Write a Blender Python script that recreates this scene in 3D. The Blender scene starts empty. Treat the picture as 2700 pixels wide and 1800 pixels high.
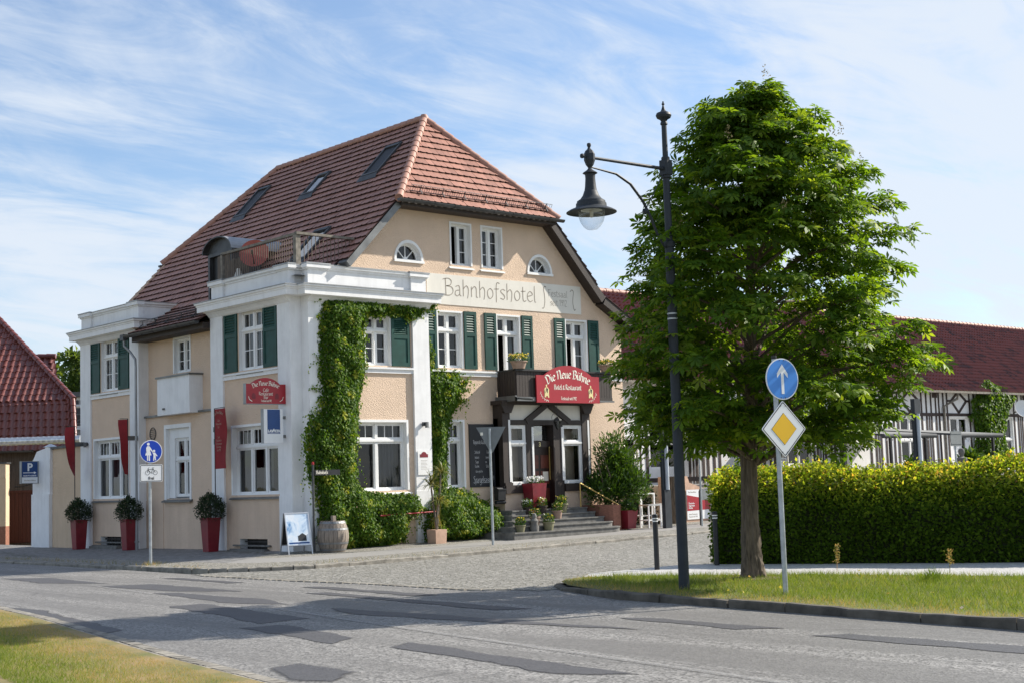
import bpy, bmesh, math, random
import numpy as np
from mathutils import Matrix, Vector
from mathutils.geometry import tessellate_polygon
R_ = random.Random(7)
rng = np.random.default_rng(11)
SC = bpy.context.scene
COL = SC.collection
# ------------------------------------------------------------------ camera
CAM_POS = (31.7247, -20.5289, 1.75)
RIGHT = (0.66507402, 0.74606608, -0.03258763)
DOWN = (-0.09478469, 0.04104933, -0.9946511)
FWD = (-0.74073774, 0.66460542, 0.09801648)
cd = bpy.data.cameras.new('camera'); cam = bpy.data.objects.new('camera', cd); COL.objects.link(cam)
cd.sensor_width = 36; cd.lens = 49.57; cd.clip_start = 0.1; cd.clip_end = 3000
cam.matrix_world = Matrix(((RIGHT[0], -DOWN[0], -FWD[0], CAM_POS[0]),
                           (RIGHT[1], -DOWN[1], -FWD[1], CAM_POS[1]),
                           (RIGHT[2], -DOWN[2], -FWD[2], CAM_POS[2]), (0, 0, 0, 1)))
SC.camera = cam
# ------------------------------------------------------------------ light
SUN = Vector((1.0, 3.0, 2.2)).normalized()
SUN_EL = math.asin(SUN.z); SUN_AZ = math.atan2(SUN.x, SUN.y)
sl = bpy.data.lights.new('sun', 'SUN'); sl.energy = 5.0; sl.angle = math.radians(0.5); sl.color = (1.0, 0.93, 0.82)
so = bpy.data.objects.new('sun', sl); COL.objects.link(so)
so.rotation_euler = (-SUN).to_track_quat('-Z', 'Y').to_euler(); so.location = (0, 0, 60)
SC.view_settings.view_transform = 'Standard'; SC.view_settings.look = 'None'
SC.view_settings.exposure = 0.66; SC.view_settings.gamma = 1.0; SC.view_settings.use_curve_mapping = False
W = bpy.data.worlds.new('World'); SC.world = W; W.use_nodes = True
def build_sky():
    nt = W.node_tree; nd = nt.nodes; lk = nt.links; nd.clear()
    out = nd.new('ShaderNodeOutputWorld'); bg = nd.new('ShaderNodeBackground'); bg.inputs[1].default_value = 0.074
    sky = nd.new('ShaderNodeTexSky'); sky.sky_type = 'NISHITA'; sky.sun_disc = False
    sky.sun_elevation = SUN_EL; sky.sun_rotation = SUN_AZ; sky.air_density = 1.0; sky.dust_density = 0.6; sky.ozone_density = 1.6
    tc = nd.new('ShaderNodeTexCoord')
    # project the view direction on a high cloud layer
    sep = nd.new('ShaderNodeSeparateXYZ'); lk.new(tc.outputs['Generated'], sep.inputs[0])
    zz = nd.new('ShaderNodeMath'); zz.operation = 'MAXIMUM'; zz.inputs[1].default_value = 0.0; lk.new(sep.outputs[2], zz.inputs[0])
    za = nd.new('ShaderNodeMath'); za.operation = 'ADD'; za.inputs[1].default_value = 0.14; lk.new(zz.outputs[0], za.inputs[0])
    div = nd.new('ShaderNodeVectorMath'); div.operation = 'DIVIDE'
    cz = nd.new('ShaderNodeCombineXYZ')
    for i in range(3): lk.new(za.outputs[0], cz.inputs[i])
    lk.new(tc.outputs['Generated'], div.inputs[0]); lk.new(cz.outputs[0], div.inputs[1])
    mp = nd.new('ShaderNodeMapping'); mp.inputs['Rotation'].default_value = (0, 0, math.radians(52)); mp.inputs['Scale'].default_value = (1.1, 0.75, 0.0)
    mp.inputs['Location'].default_value = (0.9, 0.35, 0)
    lk.new(div.outputs[0], mp.inputs[0])
    n1 = nd.new('ShaderNodeTexNoise'); n1.inputs['Scale'].default_value = 1.35; n1.inputs['Detail'].default_value = 9; n1.inputs['Roughness'].default_value = 0.58; n1.inputs['Distortion'].default_value = 0.7
    lk.new(mp.outputs[0], n1.inputs[0])
    mp2 = nd.new('ShaderNodeMapping'); mp2.inputs['Rotation'].default_value = (0, 0, math.radians(70)); mp2.inputs['Scale'].default_value = (2.0, 0.8, 0.0); lk.new(div.outputs[0], mp2.inputs[0])
    n2 = nd.new('ShaderNodeTexNoise'); n2.inputs['Scale'].default_value = 2.4; n2.inputs['Detail'].default_value = 8; n2.inputs['Roughness'].default_value = 0.62; n2.inputs['Distortion'].default_value = 1.4
    lk.new(mp2.outputs[0], n2.inputs[0])
    mx = nd.new('ShaderNodeMath'); mx.operation = 'MULTIPLY_ADD'; mx.inputs[1].default_value = 0.62; lk.new(n2.outputs[0], mx.inputs[0]); lk.new(n1.outputs[0], mx.inputs[2])
    # more veil of cloud low down
    lo = nd.new('ShaderNodeMapRange'); lo.inputs[1].default_value = 0.0; lo.inputs[2].default_value = 0.45; lo.inputs[3].default_value = 0.15; lo.inputs[4].default_value = -0.02
    lk.new(sep.outputs[2], lo.inputs[0])
    # more cloud towards the right (+Y +X) side of the view
    dt = nd.new('ShaderNodeVectorMath'); dt.operation = 'DOT_PRODUCT'; dt.inputs[1].default_value = (0.665, 0.746, 0); lk.new(tc.outputs['Generated'], dt.inputs[0])
    rt = nd.new('ShaderNodeMapRange'); rt.inputs[1].default_value = -0.35; rt.inputs[2].default_value = 0.35; rt.inputs[3].default_value = -0.03; rt.inputs[4].default_value = 0.07
    lk.new(dt.outputs['Value'], rt.inputs[0])
    ad = nd.new('ShaderNodeMath'); ad.operation = 'ADD'; lk.new(mx.outputs[0], ad.inputs[0]); lk.new(lo.outputs[0], ad.inputs[1])
    ad2 = nd.new('ShaderNodeMath'); ad2.operation = 'ADD'; lk.new(ad.outputs[0], ad2.inputs[0]); lk.new(rt.outputs[0], ad2.inputs[1])
    cr = nd.new('ShaderNodeMapRange'); cr.interpolation_type = 'SMOOTHSTEP'; cr.inputs[1].default_value = 0.66; cr.inputs[2].default_value = 1.06; cr.inputs[3].default_value = 0.10; cr.inputs[4].default_value = 0.9
    lk.new(ad2.outputs[0], cr.inputs[0])
    mix = nd.new('ShaderNodeMix'); mix.data_type = 'RGBA'
    tint = nd.new('ShaderNodeMix'); tint.data_type = 'RGBA'; tint.blend_type = 'MULTIPLY'; tint.inputs[0].default_value = 1.0; tint.inputs[7].default_value = (1.22, 1.36, 1.50, 1); lk.new(sky.outputs[0], tint.inputs[6])
    lk.new(cr.outputs[0], mix.inputs[0]); lk.new(tint.outputs[2], mix.inputs[6]); mix.inputs[7].default_value = (6.9, 7.5, 8.3, 1)
    lk.new(mix.outputs[2], bg.inputs[0]); lk.new(bg.outputs[0], out.inputs[0])
build_sky()
# ------------------------------------------------------------------ materials
def new_mat(name):
    m = bpy.data.materials.new(name); m.use_nodes = True
    nt = m.node_tree; b = nt.nodes['Principled BSDF']
    return m, nt, b
def c4(c): return (c[0], c[1], c[2], 1.0)
def ramp(nt, fac, stops):
    r = nt.nodes.new('ShaderNodeValToRGB'); e = r.color_ramp.elements
    while len(e) < len(stops): e.new(0.5)
    for i, (p, c) in enumerate(stops): e[i].position = p; e[i].color = c4(c)
    nt.links.new(fac, r.inputs[0]); return r.outputs[0]
def coords(nt, scale=(1, 1, 1)):
    t = nt.nodes.new('ShaderNodeTexCoord'); m = nt.nodes.new('ShaderNodeMapping'); m.inputs['Scale'].default_value = scale
    nt.links.new(t.outputs['Object'], m.inputs[0]); return m.outputs[0]
def noise(nt, vec, scale, detail=4, rough=0.55, dist=0.0):
    n = nt.nodes.new('ShaderNodeTexNoise'); n.inputs['Scale'].default_value = scale; n.inputs['Detail'].default_value = detail
    n.inputs['Roughness'].default_value = rough; n.inputs['Distortion'].default_value = dist
    nt.links.new(vec, n.inputs[0]); return n.outputs[0]
def vor(nt, vec, scale, feature='F1', out=0, rnd=1.0):
    n = nt.nodes.new('ShaderNodeTexVoronoi'); n.feature = feature; n.inputs['Scale'].default_value = scale
    n.inputs['Randomness'].default_value = rnd
    nt.links.new(vec, n.inputs[0]); return n.outputs[out]
def bump(nt, b, h, strength=0.5, dist=0.02):
    n = nt.nodes.new('ShaderNodeBump'); n.inputs['Strength'].default_value = strength; n.inputs['Distance'].default_value = dist
    nt.links.new(h, n.inputs['Height']); nt.links.new(n.outputs[0], b.inputs['Normal'])
def mixc(nt, fac, a, c, mode='MIX'):
    n = nt.nodes.new('ShaderNodeMix'); n.data_type = 'RGBA'; n.blend_type = mode
    for i, v in ((0, fac), (6, a), (7, c)):
        if isinstance(v, (int, float)): n.inputs[i].default_value = v
        elif isinstance(v, tuple): n.inputs[i].default_value = c4(v)
        else: nt.links.new(v, n.inputs[i])
    return n.outputs[2]
def mathn(nt, op, a, b=0.0):
    n = nt.nodes.new('ShaderNodeMath'); n.operation = op
    for i, v in ((0, a), (1, b)):
        if isinstance(v, (int, float)): n.inputs[i].default_value = v
        else: nt.links.new(v, n.inputs[i])
    return n.outputs[0]
def plain(name, col, rough=0.6, var=0.18, vs=3.0, bs=40.0, bst=0.15, metal=0.0, spec=0.5, vscale=(1, 1, 1)):
    m, nt, b = new_mat(name); v = coords(nt, vscale)
    f = noise(nt, v, vs, 5, 0.6)
    lo = tuple(x * (1 - var) for x in col); hi = tuple(min(1, x * (1 + var)) for x in col)
    nt.links.new(ramp(nt, f, [(0.3, lo), (0.7, hi)]), b.inputs['Base Color'])
    b.inputs['Roughness'].default_value = rough; b.inputs['Metallic'].default_value = metal
    b.inputs['Specular IOR Level'].default_value = spec
    if bst > 0: bump(nt, b, noise(nt, v, bs, 3), bst, 0.01)
    return m
def stucco(name, col, dirt=True, sc=15.0, strength=0.75):
    m, nt, b = new_mat(name); v = coords(nt)
    f = noise(nt, v, 1.2, 6, 0.6)
    c = ramp(nt, f, [(0.28, tuple(x * 0.9 for x in col)), (0.72, tuple(min(1, x * 1.06) for x in col))])
    fine = noise(nt, v, 26, 3, 0.6)
    c = mixc(nt, mathn(nt, 'MULTIPLY', fine, 0.35), c, tuple(x * 0.82 for x in col))
    if dirt:
        # rain streaks and splash dirt low on the plinth
        st = noise(nt, coords(nt, (3.1, 3.1, 0.35)), 1.0, 7, 0.7)
        sp = nt.nodes.new('ShaderNodeSeparateXYZ'); tcn = nt.nodes.new('ShaderNodeTexCoord'); nt.links.new(tcn.outputs['Object'], sp.inputs[0])
        hz = nt.nodes.new('ShaderNodeMapRange'); hz.inputs[1].default_value = 0.1; hz.inputs[2].default_value = 2.2; hz.inputs[3].default_value = 1.0; hz.inputs[4].default_value = 0.12
        nt.links.new(sp.outputs[2], hz.inputs[0])
        k = nt.nodes.new('ShaderNodeMapRange'); k.inputs[1].default_value = 0.45; k.inputs[2].default_value = 0.75; nt.links.new(st, k.inputs[0])
        fac = mathn(nt, 'MULTIPLY', mathn(nt, 'MULTIPLY', k.outputs[0], hz.outputs[0]), 0.45)
        c = mixc(nt, fac, c, (col[0] * 0.62, col[1] * 0.55, col[2] * 0.48))
    nt.links.new(c, b.inputs['Base Color']); b.inputs['Roughness'].default_value = 0.92; b.inputs['Specular IOR Level'].default_value = 0.25
    wv = nt.nodes.new('ShaderNodeVectorMath'); wv.operation = 'ADD'
    nz = nt.nodes.new('ShaderNodeTexNoise'); nz.inputs['Scale'].default_value = 14; nt.links.new(v, nz.inputs[0])
    sc2 = nt.nodes.new('ShaderNodeVectorMath'); sc2.operation = 'SCALE'; sc2.inputs[3].default_value = 0.05; nt.links.new(nz.outputs[1], sc2.inputs[0])
    nt.links.new(v, wv.inputs[0]); nt.links.new(sc2.outputs[0], wv.inputs[1])
    h = mathn(nt, 'ADD', vor(nt, wv.outputs[0], sc, 'SMOOTH_F1'), mathn(nt, 'MULTIPLY', noise(nt, v, 38, 3, 0.6), 0.5))
    bump(nt, b, h, strength, 0.02)
    return m
def white_paint(name, col=(0.8, 0.8, 0.79), rough=0.75, dirt=0.12):
    m, nt, b = new_mat(name)
    st = noise(nt, coords(nt, (6, 6, 0.8)), 1.0, 5, 0.65); lg = noise(nt, coords(nt), 2.2, 6, 0.6)
    f = mathn(nt, 'MULTIPLY', st, lg)
    c = ramp(nt, f, [(0.12, tuple(x * (1 - dirt) for x in col)), (0.3, col), (1.0, tuple(min(1, x * 1.03) for x in col))])
    nt.links.new(c, b.inputs['Base Color']); b.inputs['Roughness'].default_value = rough; b.inputs['Specular IOR Level'].default_value = 0.35
    bump(nt, b, noise(nt, coords(nt), 30, 4, 0.6), 0.2, 0.006)
    return m
def leafy(name, stops, trans=0.35, rough=0.42, spec=0.5, tcol=None):
    m, nt, b = new_mat(name)
    a = nt.nodes.new('ShaderNodeAttribute'); a.attribute_name = 'rnd'
    c = ramp(nt, a.outputs['Fac'], stops)
    nt.links.new(c, b.inputs['Base Color']); b.inputs['Roughness'].default_value = rough; b.inputs['Specular IOR Level'].default_value = spec
    t = nt.nodes.new('ShaderNodeBsdfTranslucent'); s = nt.nodes.new('ShaderNodeMixShader'); s.inputs[0].default_value = trans
    tc = mixc(nt, 1.0, c, tcol or (1.9, 1.75, 0.55), 'MULTIPLY'); nt.links.new(tc, t.inputs[0])
    out = nt.nodes['Material Output']
    nt.links.new(b.outputs[0], s.inputs[1]); nt.links.new(t.outputs[0], s.inputs[2]); nt.links.new(s.outputs[0], out.inputs[0])
    return m
def glassy(name, tint=(0.75, 0.8, 0.82), mixf=0.14, rough=0.02):
    m = bpy.data.materials.new(name); m.use_nodes = True; nt = m.node_tree; nt.nodes.clear()
    o = nt.nodes.new('ShaderNodeOutputMaterial'); tr = nt.nodes.new('ShaderNodeBsdfTransparent'); tr.inputs[0].default_value = c4(tint)
    g = nt.nodes.new('ShaderNodeBsdfGlossy'); g.inputs['Roughness'].default_value = rough; g.inputs[0].default_value = (1, 1, 1, 1)
    tcn = nt.nodes.new('ShaderNodeTexCoord'); nz = nt.nodes.new('ShaderNodeTexNoise'); nz.inputs['Scale'].default_value = 1.3; nt.links.new(tcn.outputs['Object'], nz.inputs[0])
    bp = nt.nodes.new('ShaderNodeBump'); bp.inputs['Strength'].default_value = 0.06; bp.inputs['Distance'].default_value = 0.05; nt.links.new(nz.outputs[0], bp.inputs['Height']); nt.links.new(bp.outputs[0], g.inputs['Normal'])
    lw = nt.nodes.new('ShaderNodeFresnel'); lw.inputs[0].default_value = 1.5
    ma = nt.nodes.new('ShaderNodeMath'); ma.operation = 'MULTIPLY_ADD'; ma.inputs[1].default_value = 1.0; ma.inputs[2].default_value = mixf * 0.05; nt.links.new(lw.outputs[0], ma.inputs[0])
    ms = nt.nodes.new('ShaderNodeMixShader'); nt.links.new(ma.outputs[0], ms.inputs[0]); nt.links.new(tr.outputs[0], ms.inputs[1]); nt.links.new(g.outputs[0], ms.inputs[2])
    nt.links.new(ms.outputs[0], o.inputs[0]); return m
def tile_mat(name, col, dark, rough=0.55, spec=0.4, sc=4.2, moss=None):
    m, nt, b = new_mat(name)
    a = nt.nodes.new('ShaderNodeAttribute'); a.attribute_name = 'rnd'
    c = ramp(nt, a.outputs['Fac'], [(0.0, dark), (0.35, tuple(x * 0.92 for x in col)), (0.8, col), (1.0, tuple(min(1, x * 1.12) for x in col))])
    f = noise(nt, coords(nt), 0.7, 6, 0.62)
    c = mixc(nt, mathn(nt, 'MULTIPLY', f, 0.5), c, tuple(x * 0.72 for x in col))
    if moss: c = mixc(nt, ramp(nt, noise(nt, coords(nt), 2.3, 6, 0.7), [(0.5, (0, 0, 0)), (0.68, (0.6, 0.6, 0.6))]), c, moss)
    nt.links.new(c, b.inputs['Base Color']); b.inputs['Roughness'].default_value = rough; b.inputs['Specular IOR Level'].default_value = spec
    bump(nt, b, noise(nt, coords(nt), 45, 3), 0.15, 0.006)
    return m
M = {}
M['stucco'] = stucco('beige_stucco', (0.75, 0.575, 0.435), sc=50, strength=0.85)
M['stucco_wall'] = stucco('beige_stucco_garden', (0.66, 0.50, 0.35), sc=18, strength=0.5)
M['white'] = white_paint('white_render', (0.82, 0.82, 0.82))
M['trim'] = white_paint('white_trim', (0.83, 0.83, 0.82), 0.5, 0.08)
M['band'] = white_paint('pale_band', (0.74, 0.71, 0.64), 0.8, 0.06)
M['green'] = plain('green_shutter', (0.009, 0.056, 0.045), 0.5, 0.22, 5, 60, 0.08, spec=0.3)
M['tile'] = tile_mat('red_clay_tile', (0.39, 0.185, 0.135), (0.27, 0.125, 0.09))
M['tile_base_shade'] = plain('underlay_and_tail_shade', (0.045, 0.02, 0.016), 0.9)
M['ridge'] = plain('ridge_tile', (0.37, 0.195, 0.145), 0.6, 0.2, 6)
M['zinc'] = plain('weathered_zinc', (0.17, 0.175, 0.175), 0.45, 0.25, 2.5, 30, 0.05, 0.6)
M['zinc_dark'] = plain('dark_zinc', (0.075, 0.078, 0.082), 0.5, 0.3, 3, 30, 0.06, 0.5)
M['zinc_bright'] = plain('bright_zinc_pipe', (0.62, 0.63, 0.64), 0.32, 0.12, 6, 20, 0.05, 0.85)
M['lead'] = plain('grey_sheet_metal', (0.30, 0.31, 0.32), 0.5, 0.2, 2, 20, 0.05, 0.4)
M['brown'] = plain('dark_brown_timber', (0.030, 0.020, 0.016), 0.6, 0.35, 3, 50, 0.2, vscale=(8, 8, 1))
M['grey_wood'] = plain('weathered_plank', (0.12, 0.10, 0.082), 0.85, 0.4, 2, 40, 0.3, vscale=(9, 9, 0.9))
M['rail_wood'] = plain('old_railing_wood', (0.20, 0.18, 0.15), 0.85, 0.4, 7, 40, 0.3)
M['iron'] = plain('black_iron', (0.022, 0.023, 0.026), 0.45, 0.2, 5, 30, 0.05, 0.3)
M['rust'] = plain('thin_rusty_bar', (0.16, 0.125, 0.095), 0.7, 0.3, 8, 30, 0.1, 0.3)
M['lamp_paint'] = plain('anthracite_lamp_paint', (0.030, 0.036, 0.044), 0.55, 0.2, 4, 40, 0.06, spec=0.3)
M['galv'] = plain('galvanised_steel', (0.42, 0.45, 0.47), 0.42, 0.2, 9, 40, 0.04, 0.7)
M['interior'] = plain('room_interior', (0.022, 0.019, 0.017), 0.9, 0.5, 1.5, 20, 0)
M['curtain'] = plain('grey_curtain', (0.17, 0.17, 0.18), 0.9, 0.15, 8, 20, 0, vscale=(12, 12, 0.4))
M['curtain_brown'] = plain('brown_curtain', (0.075, 0.05, 0.045), 0.9, 0.3, 6, 20, 0, vscale=(12, 12, 0.3))
M['glass'] = glassy('window_glass')
M['glass_dark'] = glassy('roof_window_glass', (0.45, 0.5, 0.56), 4.0)
M['blind'] = plain('dark_roller_blind', (0.018, 0.021, 0.027), 0.6, 0.2)
M['sky_sheen_diffuser'] = plain('pale_sheen_and_diffuser', (0.45, 0.49, 0.54), 0.6, 0.15)
M['red'] = plain('dark_red_sign', (0.36, 0.014, 0.026), 0.4, 0.1, 2, 40, 0.03)
M['red_cloth'] = plain('red_banner_cloth', (0.24, 0.010, 0.014), 0.8, 0.15, 4, 60, 0.1)
M['red_pot'] = plain('wine_red_planter', (0.19, 0.012, 0.022), 0.42, 0.2, 4, 30, 0.05)
M['cream'] = plain('cream_lettering', (0.83, 0.79, 0.68), 0.6, 0.04)
M['gold'] = plain('pale_gold_emblem', (0.72, 0.62, 0.30), 0.6, 0.15, 9)
M['groove'] = plain('grey_letter_groove', (0.33, 0.29, 0.24), 0.9, 0.2, 6)
M['signwhite'] = plain('sign_white', (0.82, 0.83, 0.84), 0.35, 0.03, 2, 30, 0.0)
M['signblue'] = plain('sign_blue', (0.045, 0.24, 0.70), 0.35, 0.06, 3, 30, 0.0)
M['signdeep'] = plain('sign_deep_blue', (0.008, 0.052, 0.43), 0.35, 0.05, 3, 30, 0.0)
M['navy'] = plain('navy_panel', (0.010, 0.055, 0.20), 0.35, 0.2, 1.5, 30, 0.0)
M['yellow'] = plain('sign_yellow', (0.86, 0.50, 0.010), 0.35, 0.03, 2, 30, 0.0)
M['black'] = plain('sign_black', (0.012, 0.012, 0.013), 0.45, 0.1)
M['signback'] = plain('sign_back_grey', (0.20, 0.215, 0.22), 0.5, 0.1, 4, 30, 0.0, 0.4)
M['slate'] = plain('blackboard', (0.016, 0.017, 0.021), 0.6, 0.35, 1.6)
M['chalk'] = plain('chalk', (0.62, 0.62, 0.62), 0.95, 0.25, 22, 30, 0)
M['door'] = plain('dark_door_wood', (0.028, 0.017, 0.013), 0.45, 0.3, 3, 40, 0.1, vscale=(7, 7, 1))
M['door_panel'] = plain('reddish_door_panel', (0.12, 0.032, 0.02), 0.4, 0.35, 5)
M['stone'] = plain('worn_granite', (0.15, 0.145, 0.135), 0.85, 0.35, 5, 25, 0.5)
M['kerb_dark'] = plain('grimy_kerb', (0.10, 0.088, 0.07), 0.9, 0.5, 3, 20, 0.7)
M['kerb'] = plain('kerb_granite', (0.25, 0.23, 0.195), 0.85, 0.45, 4, 20, 0.6)
M['barrel'] = plain('barrel_oak', (0.24, 0.20, 0.165), 0.8, 0.35, 4, 40, 0.3, vscale=(10, 10, 0.8))
M['hoop'] = plain('barrel_hoop', (0.23, 0.235, 0.24), 0.5, 0.25, 6, 30, 0.1, 0.6)
M['terracotta'] = plain('terracotta', (0.36, 0.25, 0.19), 0.85, 0.2, 7)
M['olive_pot'] = plain('olive_clay_pot', (0.20, 0.19, 0.11), 0.8, 0.2, 7)
M['brick'] = plain('brick_wall', (0.27, 0.12, 0.08), 0.9, 0.3, 12, 20, 0.4, vscale=(1, 1, 4))
M['gatewood'] = plain('red_brown_gate', (0.085, 0.022, 0.014), 0.6, 0.3, 3, 50, 0.1, vscale=(9, 9, 0.5))
M['brass'] = plain('brass_rail', (0.50, 0.36, 0.13), 0.35, 0.15, 6, 30, 0.0, 0.8)
M['bark'] = plain('chestnut_bark', (0.125, 0.095, 0.068), 0.9, 0.6, 4, 9, 1.0, vscale=(7, 7, 0.9))
M['soil'] = plain('bare_soil', (0.13, 0.095, 0.06), 0.95, 0.3, 8, 30, 0.5)
M['pink'] = plain('pinkish_rendered_wall', (0.55, 0.36, 0.26), 0.9, 0.2, 3, 20, 0.5)
M['deck'] = plain('terrace_paving', (0.30, 0.28, 0.25), 0.85, 0.2, 3)
M['awning'] = plain('pale_awning_cloth', (0.22, 0.22, 0.21), 0.85, 0.1, 3)
M['tubegrey'] = plain('grey_awning_tube', (0.07, 0.075, 0.08), 0.75, 0.15, 3, 20, 0, 0.0, spec=0.2)
M['plaster'] = white_paint('barn_plaster', (0.80, 0.80, 0.80), 0.85, 0.1)
M['timber'] = plain('half_timber', (0.035, 0.020, 0.017), 0.7, 0.35, 3, 30, 0.2)
M['barn_tile'] = tile_mat('old_pantile', (0.19, 0.050, 0.036), (0.030, 0.014, 0.013), 0.45, 0.5)
M['glazed'] = tile_mat('glazed_pantile', (0.175, 0.050, 0.036), (0.12, 0.034, 0.028), 0.24, 0.6)
M['dish'] = plain('red_dish', (0.38, 0.09, 0.065), 0.5, 0.1)
M['dish_white'] = plain('white_dish', (0.78, 0.78, 0.77), 0.5, 0.06)
M['alu'] = plain('brushed_aluminium', (0.62, 0.62, 0.62), 0.35, 0.1, 5, 20, 0, 0.8)
M['tarp'] = plain('white_tarp', (0.72, 0.70, 0.64), 0.8, 0.15)
def globe():
    m = bpy.data.materials.new('lamp_globe_glass'); m.use_nodes = True; nt = m.node_tree; nt.nodes.clear(); o = nt.nodes.new('ShaderNodeOutputMaterial')
    a = nt.nodes.new('ShaderNodeBsdfTransparent'); a.inputs[0].default_value = (.93, .95, .97, 1); b = nt.nodes.new('ShaderNodeBsdfTranslucent'); b.inputs[0].default_value = (.85, .87, .9, 1); g = nt.nodes.new('ShaderNodeBsdfGlossy'); g.inputs['Roughness'].default_value = .04
    lw = nt.nodes.new('ShaderNodeLayerWeight'); lw.inputs[0].default_value = .25; k = nt.nodes.new('ShaderNodeMapRange'); k.inputs[3].default_value = .06; k.inputs[4].default_value = .45; nt.links.new(lw.outputs['Facing'], k.inputs[0])
    s1 = nt.nodes.new('ShaderNodeMixShader'); nt.links.new(k.outputs[0], s1.inputs[0]); nt.links.new(a.outputs[0], s1.inputs[1]); nt.links.new(b.outputs[0], s1.inputs[2])
    s2 = nt.nodes.new('ShaderNodeMixShader'); s2.inputs[0].default_value = .05; nt.links.new(s1.outputs[0], s2.inputs[1]); nt.links.new(g.outputs[0], s2.inputs[2]); nt.links.new(s2.outputs[0], o.inputs[0]); return m
M['bulb'] = globe()
def poster_print():  # blue and white printed pattern of the poster
    m, nt, b = new_mat('poster_blue_white'); v = coords(nt)
    c = ramp(nt, noise(nt, v, 2.6, 5, 0.6, 0.6), [(0.40, (0.80, 0.84, 0.88)), (0.54, (0.62, 0.74, 0.86)), (0.68, (0.12, 0.28, 0.52))])
    nt.links.new(c, b.inputs['Base Color']); b.inputs['Roughness'].default_value = 0.12; b.inputs['Specular IOR Level'].default_value = 0.8
    return m
M['poster'] = poster_print()
CH = [(0.0, (0.038, 0.080, 0.010)), (0.5, (0.088, 0.172, 0.017)), (0.85, (0.16, 0.25, 0.024)), (1.0, (0.23, 0.30, 0.04))]
M['leaf_chestnut'] = leafy('chestnut_leaf', CH, 0.5, 0.5, 0.22)
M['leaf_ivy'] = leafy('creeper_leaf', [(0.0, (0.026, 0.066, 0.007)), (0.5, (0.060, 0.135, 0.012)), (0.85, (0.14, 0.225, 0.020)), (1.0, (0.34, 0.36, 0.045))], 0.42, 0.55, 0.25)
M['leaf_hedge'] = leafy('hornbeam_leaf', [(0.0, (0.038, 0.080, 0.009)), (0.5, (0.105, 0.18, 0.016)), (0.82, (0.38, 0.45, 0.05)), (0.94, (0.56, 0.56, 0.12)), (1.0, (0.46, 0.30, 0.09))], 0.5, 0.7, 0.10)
M['leaf_box'] = leafy('box_leaf', [(0.0, (0.008, 0.02, 0.005)), (0.7, (0.018, 0.042, 0.009)), (1.0, (0.035, 0.07, 0.015))], 0.15, 0.4)
M['leaf_laurel'] = leafy('laurel_leaf', [(0.0, (0.018, 0.045, 0.007)), (0.6, (0.045, 0.105, 0.014)), (1.0, (0.11, 0.19, 0.03))], 0.28, 0.32, 0.5)
M['leaf_yucca'] = leafy('yucca_leaf', [(0.0, (0.05, 0.08, 0.02)), (0.6, (0.14, 0.16, 0.05)), (1.0, (0.36, 0.30, 0.15))], 0.25, 0.45)
M['leaf_far'] = leafy('far_tree_leaf', [(0.0, (0.04, 0.075, 0.022)), (0.6, (0.085, 0.135, 0.038)), (1.0, (0.17, 0.22, 0.05))], 0.35, 0.7, 0.2)
M['grass'] = leafy('grass_blade', [(0.0, (0.095, 0.155, 0.022)), (0.5, (0.175, 0.24, 0.040)), (0.8, (0.27, 0.29, 0.075)), (1.0, (0.44, 0.30, 0.13))], 0.35, 0.7, 0.1, (1.5, 1.45, 0.6))
M['grass_dry'] = leafy('dry_grass_blade', [(0.0, (0.11, 0.14, 0.030)), (0.4, (0.24, 0.215, 0.065)), (0.75, (0.40, 0.28, 0.115)), (1.0, (0.48, 0.31, 0.13))], 0.35, 0.6, 0.3, (1.3, 1.2, 0.6))
M['petal'] = leafy('petals', [(0.0, (0.75, 0.70, 0.10)), (0.4, (0.80, 0.50, 0.04)), (0.7, (0.80, 0.78, 0.74)), (0.9, (0.75, 0.13, 0.03)), (1.0, (0.22, 0.15, 0.48))], 0.25, 0.7, 0.2, (1, 1, 1))
M['petal_white'] = leafy('white_petals', [(0.0, (0.78, 0.78, 0.76)), (1.0, (0.85, 0.84, 0.80))], 0.25, 0.7, 0.2, (1, 1, 1))
M['petal_yellow'] = leafy('yellow_petals', [(0.0, (0.80, 0.60, 0.03)), (0.7, (0.78, 0.68, 0.12)), (0.9, (0.80, 0.42, 0.12)), (1.0, (0.80, 0.75, 0.6))], 0.25, 0.7, 0.2, (1, 1, 1))
M['candle'] = leafy('faded_blossom', [(0.0, (0.24, 0.19, 0.08)), (1.0, (0.42, 0.36, 0.20))], 0.2, 0.8, 0.2, (1, 1, 1))
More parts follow.
